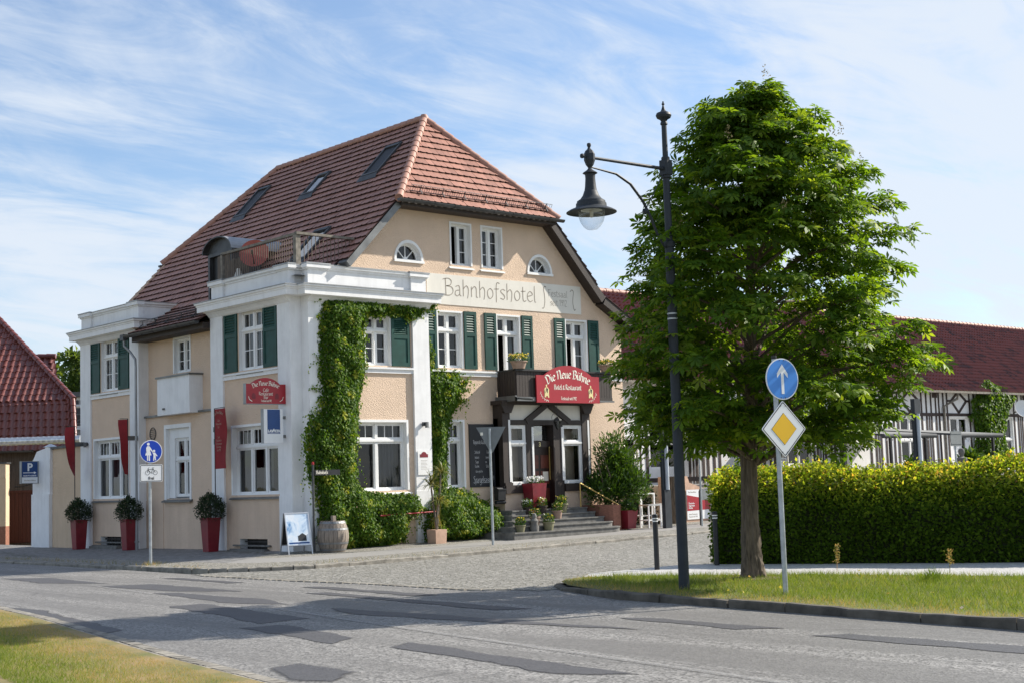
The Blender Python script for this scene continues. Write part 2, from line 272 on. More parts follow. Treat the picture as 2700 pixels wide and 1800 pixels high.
def asphalt(name, base, speck=0.55, glare=0.5):
    m, nt, b = new_mat(name); v = coords(nt)
    big = noise(nt, v, 0.35, 6, 0.62); mid = noise(nt, v, 6, 4, 0.6)
    vn = nt.nodes.new('ShaderNodeTexVoronoi'); vn.inputs['Scale'].default_value = 44; nt.links.new(v, vn.inputs[0])
    sepn = nt.nodes.new('ShaderNodeSeparateColor'); nt.links.new(vn.outputs['Color'], sepn.inputs[0])
    vn2 = nt.nodes.new('ShaderNodeTexVoronoi'); vn2.inputs['Scale'].default_value = 25; nt.links.new(v, vn2.inputs[0])
    sep2 = nt.nodes.new('ShaderNodeSeparateColor'); nt.links.new(vn2.outputs['Color'], sep2.inputs[0])
    st = mathn(nt, 'ADD', mathn(nt, 'MULTIPLY', sepn.outputs[0], 0.6), mathn(nt, 'MULTIPLY', sep2.outputs[0], 0.4))
    c = ramp(nt, st, [(0.15, tuple(x * (1 - speck) for x in base)), (0.5, base), (0.9, tuple(x * (1 + speck) for x in base))])
    c = mixc(nt, mathn(nt, 'MULTIPLY', big, 0.5), c, tuple(x * 0.72 for x in base))
    c = mixc(nt, mathn(nt, 'MULTIPLY', mid, 0.3), c, tuple(x * 1.12 for x in base))
    if name == 'worn_asphalt':
        mp = nt.nodes.new('ShaderNodeMapping'); tcn = nt.nodes.new('ShaderNodeTexCoord'); mp.inputs['Rotation'].default_value = (0, 0, .16); mp.inputs['Scale'].default_value = (.07, .75, 1); nt.links.new(tcn.outputs['Object'], mp.inputs[0])
        tr = noise(nt, mp.outputs[0], 1.6, 5, .6, .5); c = mixc(nt, ramp(nt, tr, [(.42, (0, 0, 0)), (.62, (.75, .75, .75))]), c, tuple(x * .62 for x in base))
        cr = vor(nt, mp.outputs[0], 1.3, 'DISTANCE_TO_EDGE'); c = mixc(nt, ramp(nt, cr, [(.0, (.7, .7, .7)), (.006, (0, 0, 0))]), c, tuple(x * .4 for x in base))
    nt.links.new(c, b.inputs['Base Color']); b.inputs['Roughness'].default_value = 0.62; b.inputs['Specular IOR Level'].default_value = glare
    bump(nt, b, mathn(nt, 'ADD', vn.outputs['Distance'], mathn(nt, 'MULTIPLY', vn2.outputs['Distance'], 0.5)), 0.35, 0.008)
    return m
M['asphalt'] = asphalt('worn_asphalt', (0.235, 0.227, 0.215), 0.9, 0.3)
M['patch'] = asphalt('smooth_asphalt_patch', (0.092, 0.091, 0.095), 0.25, 0.3)
def fade_edges(m):
    nt = m.node_tree; out = nt.nodes['Material Output']; b = nt.nodes['Principled BSDF']; a = nt.nodes.new('ShaderNodeAttribute'); a.attribute_name = 'rnd'
    v = coords(nt); nz = mathn(nt, 'ADD', mathn(nt, 'MULTIPLY', noise(nt, v, 5, 6, 0.7), .7), mathn(nt, 'MULTIPLY', noise(nt, v, 40, 3, .6), .5))
    k = nt.nodes.new('ShaderNodeMapRange'); k.inputs[1].default_value = .34; k.inputs[2].default_value = .72; nt.links.new(mathn(nt, 'ADD', mathn(nt, 'MULTIPLY', a.outputs['Fac'], .75), mathn(nt, 'MULTIPLY', nz, .45)), k.inputs[0])
    t = nt.nodes.new('ShaderNodeBsdfTransparent'); ms = nt.nodes.new('ShaderNodeMixShader'); nt.links.new(k.outputs[0], ms.inputs[0]); nt.links.new(t.outputs[0], ms.inputs[1]); nt.links.new(b.outputs[0], ms.inputs[2]); nt.links.new(ms.outputs[0], out.inputs[0])
fade_edges(M['patch'])
M['slab'] = asphalt('smooth_grey_slab', (0.30, 0.29, 0.275), 0.12, 0.3)
M['footpath'] = asphalt('pale_gravel_path', (0.52, 0.51, 0.505), 0.4, 0.2)
M['roadline'] = asphalt('worn_road_paint', (0.36, 0.355, 0.345), 0.35, 0.3)
def cobble(name, col, scale, gap, rnd=0.8):
    m, nt, b = new_mat(name); v = coords(nt)
    e = vor(nt, v, scale, 'DISTANCE_TO_EDGE', 0, rnd)
    vn = nt.nodes.new('ShaderNodeTexVoronoi'); vn.inputs['Scale'].default_value = scale; vn.inputs['Randomness'].default_value = rnd; nt.links.new(v, vn.inputs[0])
    sp = nt.nodes.new('ShaderNodeSeparateColor'); nt.links.new(vn.outputs['Color'], sp.inputs[0])
    c = ramp(nt, sp.outputs[0], [(0.0, tuple(x * 0.62 for x in col)), (0.5, col), (1.0, tuple(min(1, x * 1.35) for x in col))])
    c = mixc(nt, mathn(nt, 'MULTIPLY', noise(nt, v, 0.5, 6, 0.6), 0.6), c, tuple(x * 0.8 for x in col))
    k = nt.nodes.new('ShaderNodeMapRange'); k.inputs[1].default_value = 0.0; k.inputs[2].default_value = gap; nt.links.new(e, k.inputs[0])
    c = mixc(nt, k.outputs[0], (0.085, 0.08, 0.055), c)
    nt.links.new(c, b.inputs['Base Color']); b.inputs['Roughness'].default_value = 0.7; b.inputs['Specular IOR Level'].default_value = 0.4
    bump(nt, b, k.outputs[0], 0.7, 0.02)
    return m
fade_edges(M['roadline'])
M['cobble'] = cobble('street_cobbles', (0.29, 0.28, 0.255), 9.0, 0.10)
M['mosaic'] = cobble('small_paving_stones', (0.31, 0.295, 0.26), 15.0, 0.09)
M['paver'] = cobble('grey_concrete_pavers', (0.235, 0.23, 0.225), 8.0, 0.05, 0.15)
def earth(name, a, c2):
    m, nt, b = new_mat(name); v = coords(nt)
    c = ramp(nt, noise(nt, v, 1.1, 7, 0.65), [(0.32, a), (0.66, c2)])
    nt.links.new(c, b.inputs['Base Color']); b.inputs['Roughness'].default_value = 0.95; bump(nt, b, noise(nt, v, 25, 4), 0.6, 0.02)
    return m
M['turf'] = earth('turf_soil', (0.08, 0.12, 0.025), (0.16, 0.15, 0.05))
M['turf_dry'] = earth('dry_turf_soil', (0.11, 0.13, 0.035), (0.30, 0.21, 0.10))
M['land'] = earth('open_land', (0.10, 0.11, 0.05), (0.19, 0.17, 0.10))
# ------------------------------------------------------------------ mesh building
class Fr:
    def __init__(s, o, U, V, Wv):
        s.o = Vector(o); s.U = Vector(U); s.V = Vector(V); s.W = Vector(Wv)
    def p(s, u, v, w=0.0): return s.o + s.U * u + s.V * v + s.W * w
    def sh(s, u=0, v=0, w=0): return Fr(s.p(u, v, w), s.U, s.V, s.W)
WORLD = Fr((0, 0, 0), (1, 0, 0), (0, 1, 0), (0, 0, 1))
FA = Fr((0, 0, 0), (1, 0, 0), (0, 0, 1), (0, -1, 0))       # facade on the main road: u = x, v = z, w = towards the road
FB = Fr((0, 0, 0), (0, 1, 0), (0, 0, 1), (1, 0, 0))        # gable facade: u = y, v = z, w = towards the side street
class MB:
    def __init__(s): s.v = []; s.f = []; s.m = []; s.r = []
    def add(s, vs, fs, mi=0, r=None):
        k = len(s.v); s.v.extend([tuple(x) for x in vs])
        for f in fs: s.f.append(tuple(i + k for i in f)); s.m.append(mi)
        rr = R_.random() if r is None else r
        s.r.extend([rr] * len(vs))
    def hexa(s, p, mi=0, r=None):
        s.add(p, [(0, 3, 2, 1), (4, 5, 6, 7), (0, 1, 5, 4), (1, 2, 6, 5), (2, 3, 7, 6), (3, 0, 4, 7)], mi, r)
    def box(s, F, u0, u1, v0, v1, w0, w1, mi=0):
        P = F.p
        s.hexa([P(u0, v0, w0), P(u1, v0, w0), P(u1, v1, w0), P(u0, v1, w0), P(u0, v0, w1), P(u1, v0, w1), P(u1, v1, w1), P(u0, v1, w1)], mi)
    def quad(s, pts, mi=0): s.add(pts, [tuple(range(len(pts)))], mi)
    def prism(s, F, poly, w0, w1, mi=0):
        n = len(poly); area = sum(poly[i][0] * poly[(i + 1) % n][1] - poly[(i + 1) % n][0] * poly[i][1] for i in range(n))
        if area < 0: poly = poly[::-1]
        vs = [F.p(u, v, w0) for u, v in poly] + [F.p(u, v, w1) for u, v in poly]
        tri = tessellate_polygon([[Vector((u, v, 0)) for u, v in poly]])
        fs = []
        for t in tri:
            a, b, c = t
            ar = (poly[b][0] - poly[a][0]) * (poly[c][1] - poly[a][1]) - (poly[c][0] - poly[a][0]) * (poly[b][1] - poly[a][1])
            if ar < 0: a, b, c = a, c, b
            fs.append((n + a, n + b, n + c)); fs.append((a, c, b))
        for i in range(n): j = (i + 1) % n; fs.append((i, j, n + j, n + i))
        s.add(vs, fs, mi)
    def flat(s, F, poly, w, mi=0, holes=()):
        pts = [Vector((u, v, 0)) for u, v in poly]; loops = [pts]; allp = list(poly)
        for h in holes: loops.append([Vector((u, v, 0)) for u, v in h]); allp += list(h)
        fs = []
        for a, b, c in tessellate_polygon(loops):
            ar = (allp[b][0] - allp[a][0]) * (allp[c][1] - allp[a][1]) - (allp[c][0] - allp[a][0]) * (allp[b][1] - allp[a][1])
            fs.append((a, b, c) if ar > 0 else (a, c, b))
        s.add([F.p(u, v, w) for u, v in allp], fs, mi)
    def wall(s, F, poly, holes, w, depth, mi=0, mr=None):
        s.flat(F, poly, w, mi, holes)
        for h in holes:
            n = len(h)
            for i in range(n):
                a, b = h[i], h[(i + 1) % n]
                s.add([F.p(a[0], a[1], w), F.p(b[0], b[1], w), F.p(b[0], b[1], w - depth), F.p(a[0], a[1], w - depth)], [(0, 1, 2, 3)], mi if mr is None else mr)
    def tube(s, path, r, n=10, mi=0, caps=True):
        path = [Vector(p) for p in path]; rs = r if isinstance(r, (list, tuple)) else [r] * len(path)
        vs = []; fs = []; prev = None
        for i, p in enumerate(path):
            d = (path[min(i + 1, len(path) - 1)] - path[max(i - 1, 0)])
            if d.length < 1e-9: d = Vector((0, 0, 1))
            d.normalize()
            if prev is None: a = d.orthogonal().normalized()
            else:
                a = prev - d * prev.dot(d); a = a.normalized() if a.length > 1e-6 else d.orthogonal().normalized()
            prev = a; b = d.cross(a)
            for k in range(n):
                t = 2 * math.pi * k / n; vs.append(p + (a * math.cos(t) + b * math.sin(t)) * rs[i])
        for i in range(len(path) - 1):
            for k in range(n):
                k2 = (k + 1) % n; fs.append((i * n + k, i * n + k2, (i + 1) * n + k2, (i + 1) * n + k))
        if caps: fs.append(tuple(range(n))[::-1]); fs.append(tuple(range((len(path) - 1) * n, len(path) * n)))
        s.add(vs, fs, mi)
    def bar(s, a, b, wd, ht, up=(0, 0, 1), mi=0):
        a = Vector(a); b = Vector(b); d = (b - a).normalized(); u = Vector(up); sd = d.cross(u).normalized(); u = sd.cross(d).normalized()
        x = sd * wd / 2; y = u * ht / 2
        s.hexa([a - x - y, a + x - y, a + x + y, a - x + y, b - x - y, b + x - y, b + x + y, b - x + y], mi)
    def lathe(s, o, prof, n=20, mi=0, axis=(0, 0, 1)):
        o = Vector(o); ax = Vector(axis).normalized(); a = ax.orthogonal().normalized(); b = ax.cross(a)
        vs = []; fs = []
        for r, h in prof:
            for k in range(n):
                t = 2 * math.pi * k / n; vs.append(o + ax * h + (a * math.cos(t) + b * math.sin(t)) * r)
        for i in range(len(prof) - 1):
            for k in range(n):
                k2 = (k + 1) % n; fs.append((i * n + k, i * n + k2, (i + 1) * n + k2, (i + 1) * n + k))
        s.add(vs, fs, mi)
    def build(s, name, mats, parent=None, smooth=False, recalc=False):
        me = bpy.data.meshes.new(name); me.from_pydata(s.v, [], s.f)
        if not isinstance(mats, (list, tuple)): mats = [mats]
        for m in mats: me.materials.append(M[m] if isinstance(m, str) else m)
        me.polygons.foreach_set('material_index', s.m)
        at = me.attributes.new('rnd', 'FLOAT', 'POINT'); at.data.foreach_set('value', np.array(s.r, dtype=np.float32))
        if recalc:
            bm = bmesh.new(); bm.from_mesh(me); bmesh.ops.recalc_face_normals(bm, faces=bm.faces); bm.to_mesh(me); bm.free()
        if smooth:
            me.polygons.foreach_set('use_smooth', [True] * len(me.polygons))
            try: me.set_sharp_from_angle(angle=math.radians(38))
            except Exception: pass
        me.update(); o = bpy.data.objects.new(name, me); COL.objects.link(o)
        if parent: o.parent = parent; o.matrix_parent_inverse = parent.matrix_basis.inverted()
        return o
def thing(name, label, cat, loc=(0, 0, 0), group=None):
    o = bpy.data.objects.new(name, None); o.empty_display_size = 0.3; o.location = loc; COL.objects.link(o)
    o['label'] = label; o['category'] = cat
    if group: o['group'] = group
    return o
def tag(o, label, cat, group=None, kind=None):
    o['label'] = label; o['category'] = cat
    if group: o['group'] = group
    if kind: o['kind'] = kind
    return o
def struct(o, kind='structure'): o['kind'] = kind; return o
def copy_tree(o, dx, parent=None):
    c = o.copy(); COL.objects.link(c)
    if parent: c.parent = parent; c.matrix_parent_inverse = o.matrix_parent_inverse.copy()
    else: c.location = Vector(o.location) + Vector(dx)
    for ch in list(o.children): copy_tree(ch, dx, c)
    return c
def scatter(name, tv, tf, pos, T, Nn, size, mat, parent=None, rnd=None):
    pos = np.asarray(pos, float); n = len(pos); tv = np.asarray(tv, float); tf = np.asarray(tf, int); m = len(tv)
    T = T / (np.linalg.norm(T, axis=1, keepdims=True) + 1e-9)
    Nn = Nn - T * (Nn * T).sum(1, keepdims=True); Nn = Nn / (np.linalg.norm(Nn, axis=1, keepdims=True) + 1e-9)
    B = np.cross(Nn, T); size = np.broadcast_to(np.asarray(size, float), (n,))[:, None, None]
    V = pos[:, None, :] + size * (tv[None, :, 0:1] * T[:, None] + tv[None, :, 1:2] * B[:, None] + tv[None, :, 2:3] * Nn[:, None])
    V = V.reshape(-1, 3); k = tf.shape[1]
    Fi = (tf[None] + (np.arange(n) * m)[:, None, None]).reshape(-1)
    me = bpy.data.meshes.new(name); nf = n * len(tf)
    me.vertices.add(n * m); me.vertices.foreach_set('co', V.ravel().astype(np.float32))
    me.loops.add(nf * k); me.loops.foreach_set('vertex_index', Fi.astype(np.int32))
    me.polygons.add(nf); me.polygons.foreach_set('loop_start', np.arange(0, nf * k, k, dtype=np.int32)); me.polygons.foreach_set('loop_total', np.full(nf, k, dtype=np.int32))
    me.update(calc_edges=True); me.validate()
    if rnd is None: rnd = rng.random(n)
    at = me.attributes.new('rnd', 'FLOAT', 'POINT'); at.data.foreach_set('value', np.repeat(rnd, m).astype(np.float32))
    me.materials.append(M[mat]); o = bpy.data.objects.new(name, me); COL.objects.link(o)
    if parent: o.parent = parent; o.matrix_parent_inverse = parent.matrix_basis.inverted()
    return o
def rdir(n):
    v = rng.normal(size=(n, 3)); return v / np.linalg.norm(v, axis=1, keepdims=True)
LEAF = ([(0, 0, 0), (0.45, 0.30, 0.10), (1, 0, -0.12), (0.45, -0.30, 0.10)], [(0, 1, 2, 3)])
LONG = ([(0, 0, 0), (0.5, 0.13, 0.05), (1, 0, -0.10), (0.5, -0.13, 0.05)], [(0, 1, 2, 3)])
def palmate():
    vs = []; fs = []
    for i, a in enumerate((-125, -72, -24, 24, 72, 125)):
        a = math.radians(a); L = 1.0 if abs(a) < 1.0 else (0.86 if abs(a) < 1.5 else 0.62)
        d = np.array([math.cos(a), math.sin(a), 0]); q = np.array([-d[1], d[0], 0]); k = len(vs)
        vs += [d * 0.03, d * L * 0.62 + q * L * 0.19 + np.array([0, 0, -0.06]), d * L + np.array([0, 0, -0.26]), d * L * 0.62 - q * L * 0.19 + np.array([0, 0, -0.06])]
        fs.append((k, k + 1, k + 2, k + 3))
    return vs, fs
PALM = palmate()
CREEP = ([(0, 0, 0), (0.25, 0.42, 0.02), (0.62, 0.26, 0.05), (1, 0, -0.15), (0.62, -0.26, 0.05), (0.25, -0.42, 0.02)], [(0, 1, 2, 3), (0, 3, 4, 5)])
BLADE = ([(0, -0.035, 0), (0, 0.035, 0), (1, 0, 0.15)], [(0, 1, 2)])
def in_poly(u, v, poly):
    poly = np.asarray(poly); inside = np.zeros(len(u), bool); n = len(poly); j = n - 1
    for i in range(n):
        c = ((poly[i, 1] > v) != (poly[j, 1] > v)) & (u < (poly[j, 0] - poly[i, 0]) * (v - poly[i, 1]) / (poly[j, 1] - poly[i, 1] + 1e-12) + poly[i, 0])
        inside ^= c; j = i
    return inside
def sample_poly(poly, n):
    p = np.asarray(poly); lo = p.min(0); hi = p.max(0); out = np.zeros((0, 2))
    while len(out) < n:
        q = lo + rng.random((n * 2, 2)) * (hi - lo); out = np.vstack([out, q[in_poly(q[:, 0], q[:, 1], poly)]])
    return out[:n]
def poly_dist(q, poly):
    p = np.asarray(poly); d = np.full(len(q), 1e9); n = len(p)
    for i in range(n):
        a = p[i]; b = p[(i + 1) % n]; ab = b - a; t = np.clip(((q - a) @ ab) / (ab @ ab + 1e-12), 0, 1)
        d = np.minimum(d, np.linalg.norm(q - (a + t[:, None] * ab), axis=1))
    return d
# ------------------------------------------------------------------ lettering
GL = {
 'D': (.74, [[(.05, 1), (.12, .5), (.06, 0)], [(-.05, .95), (.3, 1), (.62, .75), (.6, .3), (.3, .02), (.0, 0)]]),
 'i': (.28, [[(.1, .62), (.1, .1), (.2, 0)], [(.1, .85), (.14, .82)]]),
 'e': (.5, [[(.08, .32), (.42, .42), (.38, .58), (.22, .62), (.07, .4), (.1, .12), (.28, 0), (.44, .1)]]),
 'N': (.76, [[(.0, .9), (.12, 1), (.16, .5), (.08, 0)], [(.14, .7), (.35, 1), (.55, .95), (.58, .5), (.56, .1), (.68, 0)]]),
 'u': (.56, [[(.08, .62), (.08, .15), (.2, 0), (.36, .1)], [(.4, .62), (.4, .08), (.5, 0)]]),
 'ü': (.56, [[(.08, .62), (.08, .15), (.2, 0), (.36, .1)], [(.4, .62), (.4, .08), (.5, 0)], [(.12, .86), (.16, .83)], [(.34, .86), (.38, .83)]]),
 'B': (.68, [[(.1, 1), (.12, 0)], [(-.08, .93), (.3, 1), (.5, .85), (.42, .62), (.15, .55)], [(.15, .55), (.5, .5), (.6, .25), (.4, .02), (-.05, 0)]]),
 'h': (.56, [[(.08, 1), (.08, 0)], [(.1, .45), (.28, .64), (.42, .5), (.42, .2), (.36, -.1)]]),
 'n': (.58, [[(.08, .62), (.08, 0)], [(.1, .45), (.28, .64), (.42, .5), (.42, .06), (.52, 0)]]),
 'H': (.66, [[(.1, 1), (.1, 0)], [(.1, .52), (.5, .56)], [(.5, 1), (.5, .1), (.42, -.08)]]),
 'o': (.54, [[(.25, .62), (.07, .42), (.1, .12), (.26, 0), (.44, .2), (.42, .48), (.25, .62)]]),
 't': (.4, [[(.14, .88), (.14, .12), (.26, 0), (.36, .06)], [(.0, .6), (.34, .62)]]),
 'l': (.28, [[(.1, 1), (.1, .1), (.2, 0)]]),
 '&': (.6, [[(.5, 0), (.15, .6), (.25, .8), (.38, .65), (.05, .25), (.2, 0), (.5, .35)]]),
 'R': (.66, [[(.1, 1), (.1, 0)], [(-.05, .95), (.3, 1), (.48, .8), (.38, .58), (.12, .52)], [(.28, .54), (.45, .15), (.62, 0)]]),
 's': (.46, [[(.4, .55), (.24, .62), (.08, .48), (.35, .22), (.28, .02), (.05, .08)]]),
 'a': (.54, [[(.1, .55), (.3, .62), (.38, .45), (.38, .08), (.48, 0)], [(.36, .35), (.12, .3), (.06, .1), (.2, 0), (.37, .12)]]),
 'r': (.4, [[(.08, .62), (.08, 0)], [(.1, .45), (.22, .62), (.38, .56)]]),
 'F': (.54, [[(.12, 1), (.12, 0)], [(0, .95), (.5, 1)], [(.05, .52), (.4, .55)]]),
 'C': (.62, [[(.55, .9), (.3, 1), (.06, .65), (.08, .25), (.3, 0), (.58, .12)]]),
 'f': (.38, [[(.4, .95), (.25, 1), (.16, .8), (.14, -.2)], [(0, .6), (.34, .62)]]),
 'é': (.5, [[(.08, .32), (.42, .42), (.38, .58), (.22, .62), (.07, .4), (.1, .12), (.28, 0), (.44, .1)], [(.2, .75), (.32, .9)]]),
 '1': (.32, [[(.05, .75), (.18, .95), (.18, 0)]]), '2': (.5, [[(.06, .75), (.22, .95), (.4, .75), (.08, 0), (.45, .02)]]),
 '9': (.48, [[(.4, .7), (.25, .5), (.08, .7), (.22, .95), (.4, .75), (.36, .3), (.15, 0)]]),
 'g': (.54, [[(.4, .58), (.22, .62), (.07, .4), (.12, .1), (.28, .05), (.4, .3)], [(.42, .62), (.42, -.15), (.25, -.3), (.05, -.2)]]),
 'S': (.6, [[(.5, .88), (.3, 1), (.1, .8), (.45, .4), (.4, .05), (.2, 0), (.02, .12)]]),
 'p': (.54, [[(.1, .62), (.08, -.3)], [(.1, .5), (.28, .62), (.44, .4), (.36, .05), (.1, .05)]]),
 'k': (.5, [[(.08, 1), (.08, 0)], [(.4, .62), (.1, .3), (.44, 0)]]), 'd': (.54, [[(.42, 1), (.42, .05), (.5, 0)], [(.42, .5), (.2, .62), (.06, .3), (.2, 0), (.42, .15)]]),
 'c': (.46, [[(.42, .52), (.24, .62), (.07, .35), (.16, .03), (.42, .1)]]), 'z': (.46, [[(.05, .6), (.4, .62), (.06, 0), (.44, .02)]]),
 '-': (.4, [[(.06, .3), (.32, .32)]]), ' ': (.3, []), '!': (.25, [[(.1, 1), (.1, .3)], [(.1, .05), (.12, .03)]]),
 'w': (.7, [[(.06, .62), (.14, 0), (.34, .5), (.46, 0), (.62, .62)]]), 'K': (.6, [[(.1, 1), (.1, 0)], [(.5, 1), (.12, .5), (.55, 0)]]),
 'm': (.8, [[(.08, .62), (.08, 0)], [(.1, .45), (.24, .64), (.36, .5), (.36, 0)], [(.38, .45), (.54, .64), (.66, .5), (.66, .06), (.76, 0)]]),
 'b': (.54, [[(.1, 1), (.1, .05)], [(.1, .5), (.3, .62), (.44, .3), (.3, 0), (.1, .08)]]), 'v': (.5, [[(.04, .62), (.22, 0), (.44, .62)]]),
}
def smooth_line(pts, k=4):
    if len(pts) < 3: return pts
    P = [pts[0]] + list(pts) + [pts[-1]]; out = []
    for i in range(1, len(P) - 2):
        a, b, c, d = [np.array(x, float) for x in P[i - 1:i + 3]]
        for j in range(k):
            t = j / k; out.append(tuple(0.5 * ((2 * b) + (c - a) * t + (2 * a - 5 * b + 4 * c - d) * t * t + (3 * b - a - 3 * c + d) * t ** 3)))
    out.append(tuple(pts[-1])); return out
def glyph(c): return GL.get(c) or GL.get(c.lower()) or GL['n']
def text_width(s, h): return sum(glyph(c)[0] for c in s) * h
def pen(mb, F, s, u, v, h, nib=0.12, ang=40, thin=0.03, w=0.0, arc=None, align='c', squeeze=1.0, mi=0):
    """draw a line of pen lettering; arc=(rise) bends it along a shallow circle"""
    tot = text_width(s, h) * squeeze; x = -tot / 2 if align == 'c' else 0.0
    nx, ny = math.cos(math.radians(ang)) * nib * h / 2, math.sin(math.radians(ang)) * nib * h / 2
    for c in s:
        adv, strokes = glyph(c)
        for st in strokes:
            pts = []
            for a, b in smooth_line(st):
                gx = x + a * h * squeeze; gy = b * h
                pts.append((gx, gy))
            ribbon(mb, F, pts, nx, ny, thin * h, u, v, w, arc, tot, mi)
        x += adv * h * squeeze
def ribbon(mb, F, pts, nx, ny, th, u, v, w, arc, tot, mi=0):
    def mp(x, y):
        if not arc: return (u + x, v + y)
        half = tot / 2; rad = (half * half + arc * arc) / (2 * arc); a = x / rad
        return (u + math.sin(a) * (rad + y), v + arc - rad + math.cos(a) * (rad + y))
    L = []; Rr = []
    for i, (x, y) in enumerate(pts):
        x0, y0 = pts[max(0, i - 1)]; x1, y1 = pts[min(len(pts) - 1, i + 1)]
        dx, dy = x1 - x0, y1 - y0; l = math.hypot(dx, dy) + 1e-9; px, py = -dy / l, dx / l
        k = nx * px + ny * py; sgn = 1 if k >= 0 else -1
        ox, oy = nx * sgn, ny * sgn
        if abs(k) < th / 2: ox, oy = ox + px * (th / 2 - abs(k)), oy + py * (th / 2 - abs(k))
        L.append(mp(x + ox, y + oy)); Rr.append(mp(x - ox, y - oy))
    for i in range(len(pts) - 1):
        mb.add([F.p(*L[i], w), F.p(*Rr[i], w), F.p(*Rr[i + 1], w), F.p(*L[i + 1], w)], [(0, 1, 2, 3)], mi)
def font_mesh(s, size, bold=0.0, shear=0.0, align='CENTER'):
    cu = bpy.data.curves.new('t', 'FONT'); cu.body = s; cu.size = size; cu.align_x = align; cu.offset = bold; cu.shear = shear; cu.resolution_u = 3
    ob = bpy.data.objects.new('t', cu); me = bpy.data.meshes.new_from_object(ob)
    vs = [tuple(v.co) for v in me.vertices]; fs = [tuple(p.vertices) for p in me.polygons]
    bpy.data.objects.remove(ob); bpy.data.curves.remove(cu); bpy.data.meshes.remove(me); return vs, fs
def typeset(mb, F, s, u, v, size, w=0.0, bold=0.0, shear=0.0, sx=1.0, mi=0, align='CENTER'):
    vs, fs = font_mesh(s, size, bold, shear, align)
    mb.add([F.p(u + a * sx, v + b, w) for a, b, _ in vs], fs, mi)
# ------------------------------------------------------------------ ground, roads and paths (the setting)
RZ = -0.12
def zr(x, y): return RZ + 0.012 * max(0.0, min(y, 40.0)) * (1.0 if x < 12.5 else 0.0)     # the side street climbs gently
def zs(d, x, y): return 0.10 - 0.033 * min(d, 4.2) + 0.010 * max(0.0, min(y, 30.0)) - 0.006 * max(0.0, min(-x, 14.0))
def sheet(name, poly, z, mat, res=None):
    mb = MB(); mb.flat(WORLD, poly, z, 0); return struct(mb.build(name, mat))
sheet('ground', [(-900, -900), (900, -900), (900, 900), (-900, 900)], -0.30, 'land')
COB = [(-0.04, -4.15), (3.63, -4.72), (7.23, -4.73), (9.61, -4.51), (12.63, -4.61), (13.3, -4.2)]
ISL = [(13.3, -2.9), (13.66, -3.35), (14.38, -3.86), (16.32, -4.60), (17.32, -4.68), (18.77, -4.88), (20.92, -5.10), (22.07, -5.23), (23.40, -5.37), (30, -6.2), (60, -11)]
GRL = [(-60, -7.0), (0.0, -9.9), (8.75, -11.31), (10.67, -11.58), (14.33, -12.30), (16.88, -12.82), (18.71, -13.11), (19.53, -13.24), (26, -14.3), (60, -20)]
sheet('road', [(-160, -4.3), (-4, -4.3), (3.2, -4.5), (13.3, -2.0), (60, -8.0)] + GRL[::-1] + [(-160, -3.0)][:0] + [(-160, -6.0)], RZ, 'asphalt')
# cobbled side street: a grid that climbs with y
mb = MB()
xs = [3.0 + i * 0.55 for i in range(21)]; ys = [-4.9, -4.6, -4.0, -3.0, -2.0, -1.0, 0, 2, 4, 6, 9, 12, 16, 20, 30, 40, 60]
def cob_edge(x):
    for (x0, y0), (x1, y1) in zip(COB, COB[1:]):
        if x0 <= x <= x1: return y0 + (y1 - y0) * (x - x0) / (x1 - x0)
    return -4.2
for i in range(len(xs) - 1):
    for j in range(len(ys) - 1):
        q = []
        for (x, y) in ((xs[i], ys[j]), (xs[i + 1], ys[j]), (xs[i + 1], ys[j + 1]), (xs[i], ys[j + 1])):
            yy = max(y, cob_edge(x)); q.append((x, yy, zr(x, yy) + 0.008))
        if abs(q[0][1] - q[3][1]) + abs(q[1][1] - q[2][1]) > 1e-4: mb.add(q, [(0, 1, 2, 3)])
struct(mb.build('cobbled_street', 'cobble'))
# sunken row of stones where cobbles meet the asphalt
mb = MB()
for (x0, y0), (x1, y1) in zip(COB[1:], COB[2:]):
    L = math.hypot(x1 - x0, y1 - y0); n = int(L / 0.22)
    for k in range(n):
        t0, t1 = k / n + 0.01, (k + 1) / n - 0.01
        mb.bar((x0 + (x1 - x0) * t0, y0 + (y1 - y0) * t0, RZ + 0.002), (x0 + (x1 - x0) * t1, y0 + (y1 - y0) * t1, RZ + 0.002 + R_.uniform(-.006, .006)), 0.15, 0.034)
struct(mb.build('stone_row', 'kerb'))
# pavement round the hotel: inner edge at the walls, outer edge at the kerb
def pave(name, mat, a, b, dz=0.0):
    """a, b: matching lists of (x, y, distance from wall)"""
    mb = MB()
    for i in range(len(a) - 1):
        q = [a[i], b[i], b[i + 1], a[i + 1]]
        mb.add([(x, y, zs(d, x, y) + dz) for x, y, d in q], [(0, 1, 2, 3)])
    return struct(mb.build(name, mat))
def ring(d):
    pts = [(-160, -d, d), (-14, -d, d), (-9, -d, d), (-4, -d, d)]
    r = 0.25 + 0.55 * d; cx0, cy0 = d - r, -d + r
    pts.append((cx0, -d, d))
    for k in range(1, 8):
        t = -math.pi / 2 + k / 8 * math.pi / 2; pts.append((cx0 + r * math.cos(t), cy0 + r * math.sin(t), d))
    pts += [(d, max(cy0, 0.3) + 0.4, d), (d, 4, d), (d, 8, d), (d, 13, d), (d, 20, d), (d, 60, d)]
    return pts
inn = ring(-0.35)
pave('pavement', 'paver', [(x, y, 0) for x, y, d in inn][:6], [p for p in ring(2.9)][:6])
pave('pavement_edge', 'mosaic', ring(2.9)[:6], ring(4.06)[:6])
pave('mosaic_pavement', 'mosaic', [(x, y, 0) for x, y, d in inn][5:], ring(1.75)[5:])
pave('slab_pavement', 'slab', ring(1.75)[5:], ring(2.9)[5:])
pave('outer_mosaic_pavement', 'mosaic', ring(2.9)[5:], ring(4.06)[5:])
